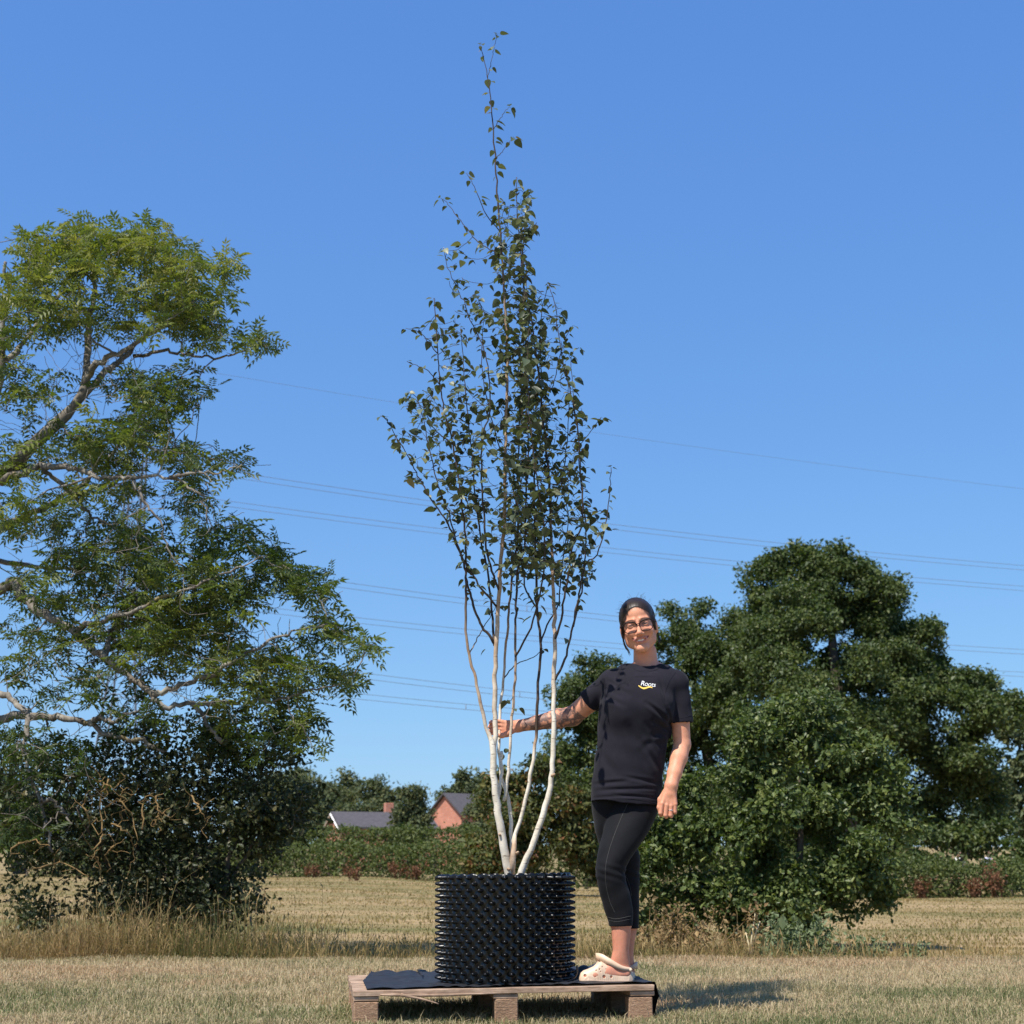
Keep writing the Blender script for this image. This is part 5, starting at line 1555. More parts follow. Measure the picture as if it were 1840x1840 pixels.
def f_ell(c, r, R=None):
    c, r = np.asarray(c, float), np.asarray(r, float)
    def fn(X, Y, Z):
        x, y, z = X - c[0], Y - c[1], Z - c[2]
        if R is not None:
            x, y, z = [R[0, i] * x + R[1, i] * y + R[2, i] * z for i in range(3)]
        k0 = np.sqrt((x / r[0]) ** 2 + (y / r[1]) ** 2 + (z / r[2]) ** 2)
        k1 = np.sqrt((x / r[0] ** 2) ** 2 + (y / r[1] ** 2) ** 2 + (z / r[2] ** 2) ** 2)
        return k0 * (k0 - 1) / (k1 + 1e-6)
    m = r.max()
    return fn, c - m, c + m

def dens(zs, vals, n=240, wdw=9):
    """smooth interpolation table along z"""
    zs = np.asarray(zs, float); vals = np.asarray(vals, float)
    o = np.argsort(zs)
    zz = np.linspace(zs[o][0], zs[o][-1], n)
    v = np.interp(zz, zs[o], vals[o])
    for _ in range(2):
        pad = np.pad(v, wdw, mode='edge')
        v = np.convolve(pad, np.ones(2 * wdw + 1) / (2 * wdw + 1), 'valid')
    return zz, v

def f_loft(zs, cx, a, cy, b, off=0.0, ends=(True, True), wdw=9):
    """stack of ellipses along z"""
    T = [dens(zs, q, wdw=wdw) for q in (cx, a, cy, b)]
    z0, z1 = min(zs), max(zs)
    def fn(X, Y, Z):
        c_x, aa, c_y, bb = [np.interp(Z, t[0], t[1]) for t in T]
        x, y = X - c_x, Y - c_y
        k0 = np.sqrt((x / aa) ** 2 + (y / bb) ** 2)
        k1 = np.sqrt((x / aa ** 2) ** 2 + (y / bb ** 2) ** 2)
        d = k0 * (k0 - 1) / (k1 + 1e-6) - off
        # near the axis fall back to the smaller radius
        d = np.where(k0 < 0.3, -np.minimum(aa, bb) * 0.6, d)
        if ends[0]: d = np.maximum(d, z0 - Z)
        if ends[1]: d = np.maximum(d, Z - z1)
        return d
    lo = [min(np.array(cx) - np.array(a)) - off, min(np.array(cy) - np.array(b)) - off, z0]
    hi = [max(np.array(cx) + np.array(a)) + off, max(np.array(cy) + np.array(b)) + off, z1]
    return fn, np.array(lo), np.array(hi)

def rows_loft(rows, Y, dscale=None):
    """rows (py, left px, right px, depth half width m, distance offset) -> loft arguments"""
    zs, cx, a, cy, b = [], [], [], [], []
    for py, l, r, bb, dy in rows:
        L, R = P(l, py, Y + dy), P(r, py, Y + dy)
        zs.append(L[2]); cx.append((L[0] + R[0]) / 2); a.append((R[0] - L[0]) / 2); cy.append(Y + dy); b.append(bb)
    return zs, cx, a, cy, b

YT = 6.85        # distance of the trunk of the body
# -- head frame
HO = P(1147.0, 1124, YT - 0.025)
def head_frame():
    yaw, roll, pit = math.radians(5.5), math.radians(9.5), math.radians(-6)
    fwd = np.array([-math.sin(yaw) * math.cos(pit), -math.cos(yaw) * math.cos(pit), math.sin(pit)])
    upv = np.array([0, 0, 1.0])
    right = unit(np.cross(upv, fwd))      # the viewer's right, her left
    upv = np.cross(fwd, right)
    r2 = right * math.cos(roll) + upv * math.sin(roll)
    u2 = upv * math.cos(roll) - right * math.sin(roll)
    return np.stack([r2, fwd, u2], 1)     # columns: x (her left), y forward, z up
HR = head_frame()
HS = 1.015
def HW(x, y, z):
    return HO + HR @ (np.array([x, y, z]) * HS)

SHO_R, ELB_R, WRI_R = P(1100, 1226, YT), P(1029, 1287, YT + 0.13), P(930, 1305, YT + 0.125)
SHO_L, ELB_L, WRI_L = P(1215, 1228, YT), P(1226, 1338, YT - 0.01), P(1206, 1412, YT - 0.10)

NEAR = [(1430, 1098, 1188, .105, .03), (1450, 1096, 1185, .105, .01), (1470, 1091, 1178, .10, -.01), (1490, 1085, 1168, .095, -.03), (1510, 1080, 1155, .088, -.05), (1530, 1075, 1142, .08, -.065), (1550, 1071, 1128, .07, -.08),
        (1566, 1070, 1121, .064, -.085), (1585, 1073, 1125, .06, -.08), (1610, 1079, 1133, .058, -.07), (1632, 1085, 1137, .056, -.065), (1655, 1093, 1137, .051, -.065), (1664, 1096, 1136, .049, -.065)]
FARL = [(1425, 1062, 1130, .10, .05), (1445, 1063, 1124, .10, .05), (1470, 1066, 1122, .095, .06), (1500, 1071, 1128, .085, .07), (1530, 1082, 1150, .075, .08), (1570, 1095, 1149, .064, .09), (1610, 1102, 1148, .06, .09), (1640, 1110, 1148, .055, .09), (1668, 1117, 1147, .046, .09)]
CALF_N = [(1640, 1091, 1135, .050, -.065), (1664, 1098, 1134, .044, -.065), (1690, 1100, 1132, .038, -.065), (1708, 1101, 1130, .035, -.065), (1722, 1098, 1131, .032, -.064), (1736, 1097, 1133, .027, -.062), (1750, 1098, 1132, .024, -.060)]
CALF_F = [(1640, 1112, 1146, .046, .09), (1668, 1118, 1145, .040, .09), (1695, 1119, 1140, .034, .09), (1715, 1118, 1138, .032, .09), (1735, 1114, 1140, .027, .09), (1750, 1112, 1140, .024, .09)]
TORSO = [(1196, 1122, 1196, .060, .02), (1206, 1104, 1213, .080, .01), (1220, 1090, 1224, .098, .0), (1240, 1083, 1221, .112, -.01), (1265, 1078, 1215, .122, -.015), (1290, 1075, 1208, .122, -.015), (1320, 1072, 1202, .112, 0.0), (1350, 1070, 1197, .112, .0), (1385, 1066, 1192, .120, .005),
         (1415, 1063, 1189, .128, .01), (1440, 1061, 1188, .132, .01), (1456, 1061, 1188, .132, .01), (1475, 1061, 1188, .132, .01)]

def tint(v, base):
    return np.tile(np.array(base, float), (len(v), 1))

def blend(c, w, col):
    w = np.clip(w, 0, 1)[:, None]
    return c * (1 - w) + np.array(col) * w

def build_woman():
    foot = P(1112, 1764, YT - 0.065)
    root = thing('person', 'woman in black t-shirt, cropped leggings and glasses standing on the pallet holding a stem', 'person', (float(foot[0]), float(foot[1]), DECK + 0.012))
    # ---------------------------------------------------------------- body
    fh = (HO[0] - .11, HO[0] + .13, .0018)
    wins_x = [fh, (P(872, 1310, YT + .12)[0], P(935, 1310, YT + .12)[0], .002), (P(1180, 1440, YT - .1)[0], P(1226, 1440, YT - .1)[0], .002)]
    wins_y = [(HO[1] - .145, HO[1] + .10, .0022)]
    wins_z = [(HO[2] - .14, HO[2] + .135, .0018), (P(880, 1332, YT + .1)[2], P(880, 1284, YT + .1)[2], .002), (P(1200, 1475, YT - .1)[2], P(1200, 1405, YT - .1)[2], .002)]
    x0, x1 = P(866, 1310, YT + .12)[0], P(1256, 1300, YT)[0]
    xs = axis(x0, x1, .0042, wins_x)
    ys = axis(YT - .30, YT + .25, .0042, wins_y)
    zs = axis(DECK + .0, HO[2] + .16, .0042, wins_z)
    B = Field(xs, ys, zs)
    def add(prim, k=.01): B.add(prim[0], prim[1], prim[2], k)
    def cut(prim, k=.004): B.cut(prim[0], prim[1], prim[2], k)
    # torso and hips, kept inside the clothes
    z_, c_, a_, cy_, b_ = rows_loft(TORSO[1:-3], YT)
    fn = f_loft(z_, c_, a_, cy_, b_, -0.018)
    add(fn, .0)
    for rows, k in ((NEAR, .03), (FARL, .03)):
        add(f_loft(*rows_loft(rows, YT), -0.006), k)
    for rows in (CALF_N, CALF_F):
        add(f_loft(*rows_loft(rows, YT), 0.0, wdw=5), .012)
    # feet
    for dy, dx in ((-.065, 0), (.09, 4)):
        heel = P(1124 + dx, 1752, YT + dy); ball = P(1068 + dx, 1758, YT + dy - .03); toe = P(1052 + dx, 1760, YT + dy - .035); ins = P(1096 + dx, 1738, YT + dy - .01)
        heel[2] = DECK + .042; ball[2] = DECK + .036; toe[2] = DECK + .032; ins[2] = DECK + .062
        add(f_cone(heel, ball, .024, .018), .012); add(f_cone(ball, toe, .018, .013), .01); add(f_cone(ins, ball, .024, .016), .02)
    # shoulders, arms
    nk = P(1161, 1200, YT + .02)
    add(f_cone(P(1140, 1212, YT + .01), SHO_R, .040, .042), .02); add(f_cone(P(1180, 1212, YT + .01), SHO_L, .040, .042), .02)
    m = SHO_R * .5 + ELB_R * .5
    add(f_cone(SHO_R, m, .046, .046), .015); add(f_cone(m, ELB_R, .046, .042), .015)
    m1 = ELB_R * .72 + WRI_R * .28
    add(f_cone(ELB_R, m1 + [0, 0, .002], .042, .043), .012); add(f_cone(m1, ELB_R * .35 + WRI_R * .65, .043, .031), .012); add(f_cone(ELB_R * .35 + WRI_R * .65, WRI_R, .031, .0255), .012)
    m = SHO_L * .45 + ELB_L * .55
    add(f_cone(SHO_L, m, .043, .0425), .015); add(f_cone(m, ELB_L, .0425, .036), .015)
    m1 = ELB_L * .68 + WRI_L * .32
    add(f_cone(ELB_L, m1, .035, .0365), .012); add(f_cone(m1, ELB_L * .3 + WRI_L * .7, .0365, .030), .012); add(f_cone(ELB_L * .3 + WRI_L * .7, WRI_L, .030, .0265), .012)
    # neck
    add(f_cone(P(1159, 1172, YT + .015), P(1161, 1204, YT + .025), .0505, .056), .02)
    add(f_cone(P(1136, 1208, YT + .0), P(1184, 1206, YT + .0), .036, .036), .02)
    # ---- left hand (viewer's right): relaxed fist, back of the hand to the camera
    Yh = YT - .11
    pc0, pc1 = P(1204, 1420, Yh + .008), P(1201, 1443, Yh + .004)
    add(f_cone(WRI_L, P(1204, 1426, Yh + .010), .0265, .026), .012)
    for kx, ky in ((1190, 1444), (1198, 1447), (1206, 1448), (1213, 1445)):
        kn = P(kx, ky, Yh - .004)
        add(f_cone(P(1204 + (kx - 1202) * .45, 1422, Yh + .004), kn, .0145, .0105), .008)
    fing = [((1190, 1444), (1187, 1461), (1188, 1466), .0092), ((1198, 1447), (1196, 1465), (1197, 1469), .0096), ((1206, 1448), (1205, 1465), (1206, 1468), .0092), ((1213, 1445), (1213, 1459), (1213, 1462), .0080)]
    for i, ((ax_, ay), (bx_, by), (cx_, cy2), r) in enumerate(fing):
        k0 = P(ax_, ay, Yh - .006); k1 = P(bx_, by, Yh - .004); k2 = P(cx_, cy2 - 2, Yh + .020); k3 = P(cx_ + 1, cy2 - 13, Yh + .034)
        add(f_cone(k0, k1, r * 1.08, r), .003); add(f_cone(k1, k2, r, r * .95), .003); add(f_cone(k2, k3, r * .95, r * .8), .003)
    th = [P(1196, 1424, Yh + .012), P(1187, 1437, Yh + .018), P(1185, 1451, Yh + .016), P(1187, 1462, Yh + .014)]
    for q, (ra, rb) in zip(range(3), ((.015, .0125), (.0125, .0105), (.0105, .0085))):
        add(f_cone(th[q], th[q + 1], ra, rb), .006)
    # ---- right hand, closed round the stem
    Yg = YT + .115
    add(f_cone(WRI_R, P(917, 1307, Yg), .0255, .024), .012)
    for ky in (1298, 1304.5, 1311, 1317):
        add(f_cone(P(921, 1300 + (ky - 1298) * .55, Yg), P(902.5, ky, Yg - .004), .0150, .0105), .008)
    for i, ky in enumerate((1297, 1304, 1311, 1317.5)):
        r = (.0092, .0096, .0092, .0080)[i]
        e = (0, -1.5, -.5, 1.5)[i]
        p0, p1, p2, p3 = P(902.5, ky, Yg - .004), P(893, ky - 1, Yg - .008), P(882.5 + e, ky + .5, Yg - .026), P(881 + e, ky + 2, Yg - .048)
        add(f_cone(p0, p1, r * 1.05, r), .003); add(f_cone(p1, p2, r, r * .95), .003); add(f_cone(p2, p3, r * .92, r * .75), .003)
    th = [P(921, 1312, Yg - .012), P(911, 1319, Yg - .028), P(902, 1322, Yg - .040), P(895, 1321.5, Yg - .046)]
    for q, (ra, rb) in zip(range(3), ((.0155, .0130), (.0130, .0105), (.0105, .0085))):
        add(f_cone(th[q], th[q + 1], ra, rb), .006)
    # ---- head
    def E(c, r, k=.012): add(f_ell(HW(*c), np.array(r) * HS, HR), k)
    def Cn(a, b, ra, rb, k=.01): add(f_cone(HW(*a), HW(*b), ra * HS, rb * HS), k)
    E((0, -.018, .030), (.072, .090, .084), .01)
    E((0, .024, -.026), (.0610, .062, .082), .02)
    E((0, .030, .045), (.058, .058, .052), .02)
    for s in (-1, 1):
        Cn((s * .050, -.005, -.040), (s * .042, .012, -.068), .021, .019, .02)
        Cn((s * .042, .012, -.068), (s * .010, .066, -.100), .019, .016, .02)
        E((s * .037, .062, -.032), (.024, .020, .019), .018)       # smiling cheek
        Cn((s * .014, .086, .020), (s * .046, .068, .020), .0085, .0075, .014)   # brow
        E((s * .0745, -.006, -.012), (.008, .019, .032), .005)     # ear
        E((s * .0725, -.002, -.034), (.006, .010, .012), .006)
    E((0, .074, -.101), (.021, .017, .015), .016)
    Cn((0, .086, .008), (0, .1045, -.034), .0075, .0098, .010)
    E((0, .1055, -.0375), (.0110, .0095, .0090), .006)
    for s in (-1, 1):
        E((s * .0125, .0955, -.0405), (.0080, .0095, .0075), .006)
        cut(f_ell(HW(s * .0315, .093, -.001), np.array([.0165, .0125, .0095]) * HS, HR), .010)
        E((s * .0315, .0715, .000), (.0150, .0125, .0125), .003)      # lid over the eye
        cut(f_ell(HW(s * .0315, .087, -.0015), np.array([.0120, .010, .0024]) * HS, HR), .001)
        cut(f_ell(HW(s * .0068, .1010, -.0470), np.array([.0032, .005, .0022]) * HS, HR), .002)
    # mouth: lips and the open smile
    Cn((-.020, .080, -.0635), (.020, .080, -.0635), .0088, .0088, .012)
    lipU = [(-0.0353, 0.069, -0.0545), (-0.0179, 0.0845, -0.059), (0.0, 0.089, -0.06), (0.0179, 0.0845, -0.059), (0.0353, 0.069, -0.0545)]
    lipD = [(-0.0342, 0.069, -0.0555), (-0.0179, 0.0825, -0.072), (0.0, 0.0865, -0.0765), (0.0179, 0.0825, -0.072), (0.0342, 0.069, -0.0555)]
    for L, r in ((lipU, .0022), (lipD, .0030)):
        for a, b in zip(L[:-1], L[1:]):
            Cn(a, b, r, r, .005)
    mid = [((a[0]) * .93, .5 * (a[1] + b[1]) + .004, .5 * (a[2] + b[2])) for a, b in zip(lipU, lipD)]
    for a, b, r in ((mid[0], mid[1], .0030), (mid[1], mid[2], .0052), (mid[2], mid[3], .0052), (mid[3], mid[4], .0030)):
        pr = f_cone(HW(*a), HW(*b), r * HS, r * HS)
        cut(pr, .001)
    v, q = B.mesh('body')
    # colours that belong to the skin: lips, brows, flush, lashes, nails, tattoos
    col = tint(v, (0.64, 0.300, 0.185))
    hl = ((v - HO) @ HR) / HS
    x, y, z = hl[:, 0], hl[:, 1], hl[:, 2]
    face = (y > .03) & (np.abs(z) < .13) & (np.abs(x) < .09)
    g = lambda cx, cz, sx, sz: np.exp(-((x - cx) / sx) ** 2 - ((z - cz) / sz) ** 2) * face
    for s in (-1, 1):
        col = blend(col, .30 * g(s * .040, -.035, .016, .014), (.55, .20, .14))
        bz = .0185 + .004 * np.cos((x - s * .030) / .018 * 1.2)
        brow = np.exp(-((z - bz) / .0032) ** 4) * np.exp(-((x - s * .031) / .0185) ** 6) * face
        col = blend(col, .85 * brow, (.045, .028, .020))
        lash = np.exp(-((z - .0032) / .0024) ** 2) * np.exp(-((x - s * .0315) / .015) ** 6) * (y > .068) * face
        col = blend(col, .92 * lash, (.03, .02, .016))
        col = blend(col, .35 * np.exp(-((z - .0) / .009) ** 2) * np.exp(-((x - s * .0315) / .016) ** 4) * face, (.36, .18, .13))
    col = blend(col, .22 * g(0, -.038, .012, .012), (.55, .19, .14))
    def seg2(L):
        d = np.full(len(v), 1.0)
        for a, b in zip(L[:-1], L[1:]):
            a2, b2 = np.array([a[0], a[2]]), np.array([b[0], b[2]])
            ab = b2 - a2
            t = np.clip(((x - a2[0]) * ab[0] + (z - a2[1]) * ab[1]) / (ab @ ab), 0, 1)
            d = np.minimum(d, np.hypot(x - a2[0] - t * ab[0], z - a2[1] - t * ab[1]))
        return d
    for L, wd in ((lipU, .0030), (lipD, .0038)):
        col = blend(col, .8 * np.exp(-(seg2(L) / wd) ** 4) * (y > .06) * face, (.46, .17, .15))
    col = blend(col, .15 * np.exp(-(seg2(mid) / .0016) ** 2) * (y > .062) * (y < .0868) * face, (.16, .05, .045))
    # hairline: fine roots run into the skin
    eh = np.sqrt((x / .0605) ** 2 + ((z + .030) / .1055) ** 2) - 1
    hl_ = np.clip((eh + .085 + .03 * np.sin(x * 700) * np.sin(x * 1310 + 2)) / .085, 0, 1) * (z > .0) * (y > -.02)
    col = blend(col, .8 * hl_ ** 1.6, (.035, .022, .016))
    # warmer hands and lower legs
    hand = np.exp(-(np.linalg.norm((v - P(1201, 1452, Yh)) / .04, axis=1)) ** 2) + np.exp(-(np.linalg.norm((v - P(903, 1310, Yg)) / .035, axis=1)) ** 2)
    col = blend(col, .25 * hand, (.58, .23, .15))
    leg = (v[:, 2] < P(1100, 1640, YT)[2])
    col = blend(col, .35 * leg, (.56, .22, .16))
    # tattoo strength along the forearm (pattern comes from the material)
    ab = WRI_R - (ELB_R * .9 + SHO_R * .1)
    tt = ((v - ELB_R) @ ab) / (ab @ ab)
    dist = np.linalg.norm(v - ELB_R - np.clip(tt, 0, 1)[:, None] * ab, axis=1)
    tat = ((dist < .07) & (tt > -.30) & (tt < .93) & (v[:, 0] < ELB_R[0] + .10)).astype(float)
    tat *= np.clip((.93 - tt) / .12, 0, 1)
    me = new_mesh('body', v, [q], True, {'col': col, 'tattoo': tat})
    ms, nt, b = mat('skin')
    ac = N(nt, 'ShaderNodeAttribute', attribute_name='col')
    at = N(nt, 'ShaderNodeAttribute', attribute_name='tattoo')
    vec = coords(nt)
    n1 = noise(nt, vec, 55, 5, 0.6)
    n2 = noise(nt, vec, 9, 3, 0.5)
    c = mix(nt, ac.outputs['Color'], ramp(nt, [(.3, (.90, .88, .87)), (.7, (1.06, 1.04, 1.03))], n1).outputs[0], 1.0, 'MULTIPLY')
    c = mix(nt, c, ramp(nt, [(.3, (.95, .90, .88)), (.7, (1.03, 1.03, 1.03))], n2).outputs[0], 1.0, 'MULTIPLY')
    # inked shapes: outlines of soft blobs plus shading
    tv = nt.nodes.new('ShaderNodeTexVoronoi')
    tv.feature = 'DISTANCE_TO_EDGE'
    tv.inputs['Scale'].default_value = 24
    tn = nt.nodes.new('ShaderNodeTexNoise'); tn.inputs['Scale'].default_value = 30; tn.inputs['Detail'].default_value = 3
    nt.links.new(vec, tn.inputs['Vector'])
    vm = nt.nodes.new('ShaderNodeMix'); vm.data_type = 'RGBA'; vm.inputs[0].default_value = 0.06
    nt.links.new(vec, vm.inputs[6]); nt.links.new(tn.outputs['Color'], vm.inputs[7])
    nt.links.new(vm.outputs[2], tv.inputs['Vector'])
    edge = ramp(nt, [(.0, 1.0), (.09, .75), (.17, .0)], tv.outputs['Distance'])
    shade = ramp(nt, [(.50, 0.0), (.60, .75)], noise(nt, vec, 34, 2, .5))
    mx = nt.nodes.new('ShaderNodeMath'); mx.operation = 'MAXIMUM'
    nt.links.new(edge.outputs[0], mx.inputs[0]); nt.links.new(shade.outputs[0], mx.inputs[1])
    ml_ = nt.nodes.new('ShaderNodeMath'); ml_.operation = 'MULTIPLY'
    nt.links.new(mx.outputs[0], ml_.inputs[0]); nt.links.new(at.outputs['Fac'], ml_.inputs[1])
    ml2 = nt.nodes.new('ShaderNodeMath'); ml2.operation = 'MULTIPLY'; ml2.inputs[1].default_value = .85
    nt.links.new(ml_.outputs[0], ml2.inputs[0])
    c = mix(nt, c, (.055, .058, .062), ml2.outputs[0])
    nt.links.new(c, b.inputs['Base Color'])
    b.inputs['Roughness'].default_value = 0.52
    b.inputs['Specular IOR Level'].default_value = 0.28
    b.inputs['Subsurface Weight'].default_value = 0.12
    b.inputs['Subsurface Radius'].default_value = (.010, .004, .002)
    b.inputs['Subsurface Scale'].default_value = 0.6
    bump(nt, b, n1, .12, .002)
    body = obj('body', me, ms, root)

    # ---------------------------------------------------------------- eyes, teeth
    def uv_ball(c, r, nu=20, nv=14):
        a = np.arange(nu) / nu * 2 * math.pi
        t = np.linspace(0.02, math.pi - .02, nv)
        A, T_ = np.meshgrid(a, t)
        p = np.stack([np.sin(T_) * np.cos(A), np.cos(T_), np.sin(T_) * np.sin(A)], -1).reshape(-1, 3) * r
        i = np.arange(nu * nv).reshape(nv, nu)
        qd = np.stack([i[:-1], np.roll(i[:-1], -1, 1), np.roll(i[1:], -1, 1), i[1:]], -1).reshape(-1, 4)
        return HO + ((np.array(c) + p) * HS) @ HR.T, [qd, i[:1, ::-1], i[-1:, :]], p
    mw = plain('eye_white', (.42, .38, .36), .4, 30, .04, .3)
    mi = plain('brown_iris', (.045, .025, .014), .2, 40, .3, .6)
    for s in (-1, 1):
        v2, f2, p2 = uv_ball((s * .0315, .0700, -.0005), .0118)
        e = obj('eye', new_mesh('eye', v2, f2), mw, root)
        a = np.arange(16) / 16 * 2 * math.pi
        rr = np.array([0.0002, .003, .0064])[:, None]
        d = np.sqrt(.01205 ** 2 - rr ** 2)
        px = np.stack([rr * np.cos(a) - s * .0 - .001, np.broadcast_to(d, (3, 16)), rr * np.sin(a)], -1).reshape(-1, 3)
        i = np.arange(48).reshape(3, 16)
        qd = np.stack([i[:-1], i[1:], np.roll(i[1:], -1, 1), np.roll(i[:-1], -1, 1)], -1).reshape(-1, 4)
        obj('iris', new_mesh('iris', HO + ((np.array([s * .0315, .0700, -.0012]) + px) * HS) @ HR.T, [qd]), mi, e)
    tx = np.linspace(-.0265, .0265, 30)
    ty = .0862 - (tx / .0265) ** 2 * .0125
    tz0 = -.0668 + (tx / .0265) ** 2 * .0068
    gap = .0006 * (np.abs(np.sin(tx / .0038 * math.pi / 1)) < .18)
    rowsT = [np.stack([tx, ty - .003, tz0 + .0066], -1), np.stack([tx, ty - gap, tz0 + .0056], -1), np.stack([tx, ty - gap, tz0 - .0040], -1), np.stack([tx, ty - .003, tz0 - .0055], -1)]
    vt = np.concatenate(rowsT)
    i = np.arange(120).reshape(4, 30)
    qd = np.stack([i[:-1, :-1], i[:-1, 1:], i[1:, 1:], i[1:, :-1]], -1).reshape(-1, 4)
    obj('teeth', new_mesh('teeth', HO + (vt * HS) @ HR.T, [qd]), plain('tooth', (.82, .78, .70), .3, 30, .04, .5), root)

    # ---------------------------------------------------------------- hair
    Hf = Field(axis(HO[0] - .13, HO[0] + .14, .0021, []), axis(HO[1] - .12, HO[1] + .16, .0024, []), axis(HO[2] - .12, HO[2] + .14, .0021, []))
    def hp(c, r, k=.008): p = f_ell(HW(*c), np.array(r) * HS, HR); Hf.add(p[0], p[1], p[2], k)
    hp((0, -.020, .032), (.0778, .0985, .0915))
    hp((0, .028, .060), (.0605, .0545, .044), .02)
    hp((.0, -.045, .030), (.074, .080, .075), .01)
    hp((.010, -.115, .0), (.034, .036, .036), .012)                    # low knot at the nape
    for s in (-1, 1):
        p = f_cone(HW(s * .066, .020, .020), HW(s * .071, .012, -.030), .0085, .0060); Hf.add(p[0], p[1], p[2], .012)
    # open the face: everything in front below the hairline
    def face_cut(X, Y_, Z):
        x_, y_, z_ = X - HO[0], Y_ - HO[1], Z - HO[2]
        hx, hy, hz = [(HR[0, i] * x_ + HR[1, i] * y_ + HR[2, i] * z_) / HS for i in range(3)]
        e = np.sqrt((hx / .0605) ** 2 + ((hz + .030) / .1055) ** 2) - 1
        e = e * .062
        return np.maximum(e, .010 - hy)
    Hf.cut(face_cut, HO - .2, HO + .2, .003)
    def low_cut(X, Y_, Z):
        x_, y_, z_ = X - HO[0], Y_ - HO[1], Z - HO[2]
        hx, hy, hz = [(HR[0, i] * x_ + HR[1, i] * y_ + HR[2, i] * z_) / HS for i in range(3)]
        return np.maximum(hz + .030 + hy * .35, -.085 - hy * 0.9) + 0 * hx
    Hf.cut(low_cut, HO - .2, HO + .2, .006)
    # ears stay free
    for s in (-1, 1):
        p = f_ell(HW(s * .078, -.008, -.016), np.array([.022, .024, .036]) * HS, HR)
        Hf.cut(p[0], p[1], p[2], .004)
    # strand relief
    sl, X, Y_, Z = Hf.sub(HO - .2, HO + .2)
    x_, y_, z_ = X - HO[0], Y_ - HO[1], Z - HO[2]
    hx, hy, hz = [(HR[0, i] * x_ + HR[1, i] * y_ + HR[2, i] * z_) / HS for i in range(3)]
    an = np.arctan2(hx, hz + .02)
    Hf.D += (.00012 * np.sin(an * 46 + 5 * hy / .1) + .00015 * np.sin(an * 71 + 11 * hy / .1)).astype(np.float32)
    v3, q3 = Hf.mesh('hair')
    mh, nt, b = mat('dark_brown_hair')
    tc = nt.nodes.new('ShaderNodeTexCoord')
    n = noise(nt, coords(nt, (1, 1, .25)), 260, 3)
    r = ramp(nt, [(.3, (.009, .006, .005)), (.7, (.036, .021, .014))], n)
    nt.links.new(r.outputs[0], b.inputs['Base Color'])
    b.inputs['Roughness'].default_value = .45
    b.inputs['Specular IOR Level'].default_value = .32
    bump(nt, b, n, .3, .002)
    hair = obj('hair', new_mesh('hair', v3, [q3]), mh, root)
    # loose strands beside the face and flyaways on top
    st, sr = [], []
    for (pts, cnt, sp) in [([(-.066, .030, .03), (-.073, .024, -.02), (-.074, .030, -.06), (-.064, .034, -.10), (-.060, .036, -.118)], 7, .003), ([(-.068, .020, .02), (-.074, .012, -.03), (-.070, .022, -.085), (-.058, .03, -.105)], 4, .003),
                           ([(.070, .012, .01), (.074, -.002, -.03), (.078, .000, -.06), (.074, .004, -.095)], 6, .003), ([(.060, -.03, -.02), (.078, -.03, -.05), (.078, -.024, -.085)], 6, .004)]:
        for c in range(cnt):
            w = smooth_path(np.array([HW(*(np.array(p) + rng.normal(0, sp, 3))) for p in pts]), 12)
            st.append(w); sr.append(np.linspace(.0017, .0006, 12))
    for c in range(320):
        a = rng.uniform(-1.75, 1.75)
        yy = np.linspace(rng.uniform(.020, .048), rng.uniform(-.09, -.03), 12)
        s_ = np.sqrt(np.maximum(1 - ((yy + .020) / .0985) ** 2, .02)) * rng.uniform(.998, 1.010)
        a_ = a * (1 + .12 * np.linspace(0, 1, 12) * rng.normal(0, 1))
        st.append(np.array([HW(.0778 * math.sin(q) * k_, y_, .032 + .0915 * math.cos(q) * k_) for q, k_, y_ in zip(a_, s_, yy)])); sr.append(np.full(12, rng.uniform(.0005, .0010)))
    for c in range(26):
        a = rng.uniform(-1.2, 1.2); f = rng.uniform(-.08, .03)
        p0 = np.array([.074 * math.sin(a), f, .032 + .088 * math.cos(a)])
        d = np.array([math.sin(a + rng.normal(0, .5)), -rng.random() * 1.0, math.cos(a) + .2]) * rng.uniform(.010, .026)
        st.append(smooth_path(np.array([HW(*p0), HW(*(p0 + d * .6)), HW(*(p0 + d + rng.normal(0, .005, 3)))]), 12)); sr.append(np.linspace(.0006, .0003, 12))
    v4, f4, _ = tubes(np.array(st), np.array(sr), 4, cap=False)
    obj('loose_strands', new_mesh('loose_strands', v4, f4), mh, hair, kind='stuff')

    # ---------------------------------------------------------------- glasses
    mg = plain('dark_tortoise_frame', (.014, .006, .006), .45, 60, .4, .2)
    ml, nt, b = mat('lens_glass')
    tr = nt.nodes.new('ShaderNodeBsdfTransparent'); tr.inputs[0].default_value = (.95, .95, .96, 1)
    gs = nt.nodes.new('ShaderNodeBsdfGlossy'); gs.inputs['Roughness'].default_value = .02
    fr = nt.nodes.new('ShaderNodeFresnel'); fr.inputs['IOR'].default_value = 1.5
    mxs = nt.nodes.new('ShaderNodeMixShader')
    nt.links.new(fr.outputs[0], mxs.inputs[0]); nt.links.new(tr.outputs[0], mxs.inputs[1]); nt.links.new(gs.outputs[0], mxs.inputs[2])
    nt.links.new(mxs.outputs[0], nt.nodes['Material Output'].inputs[0])
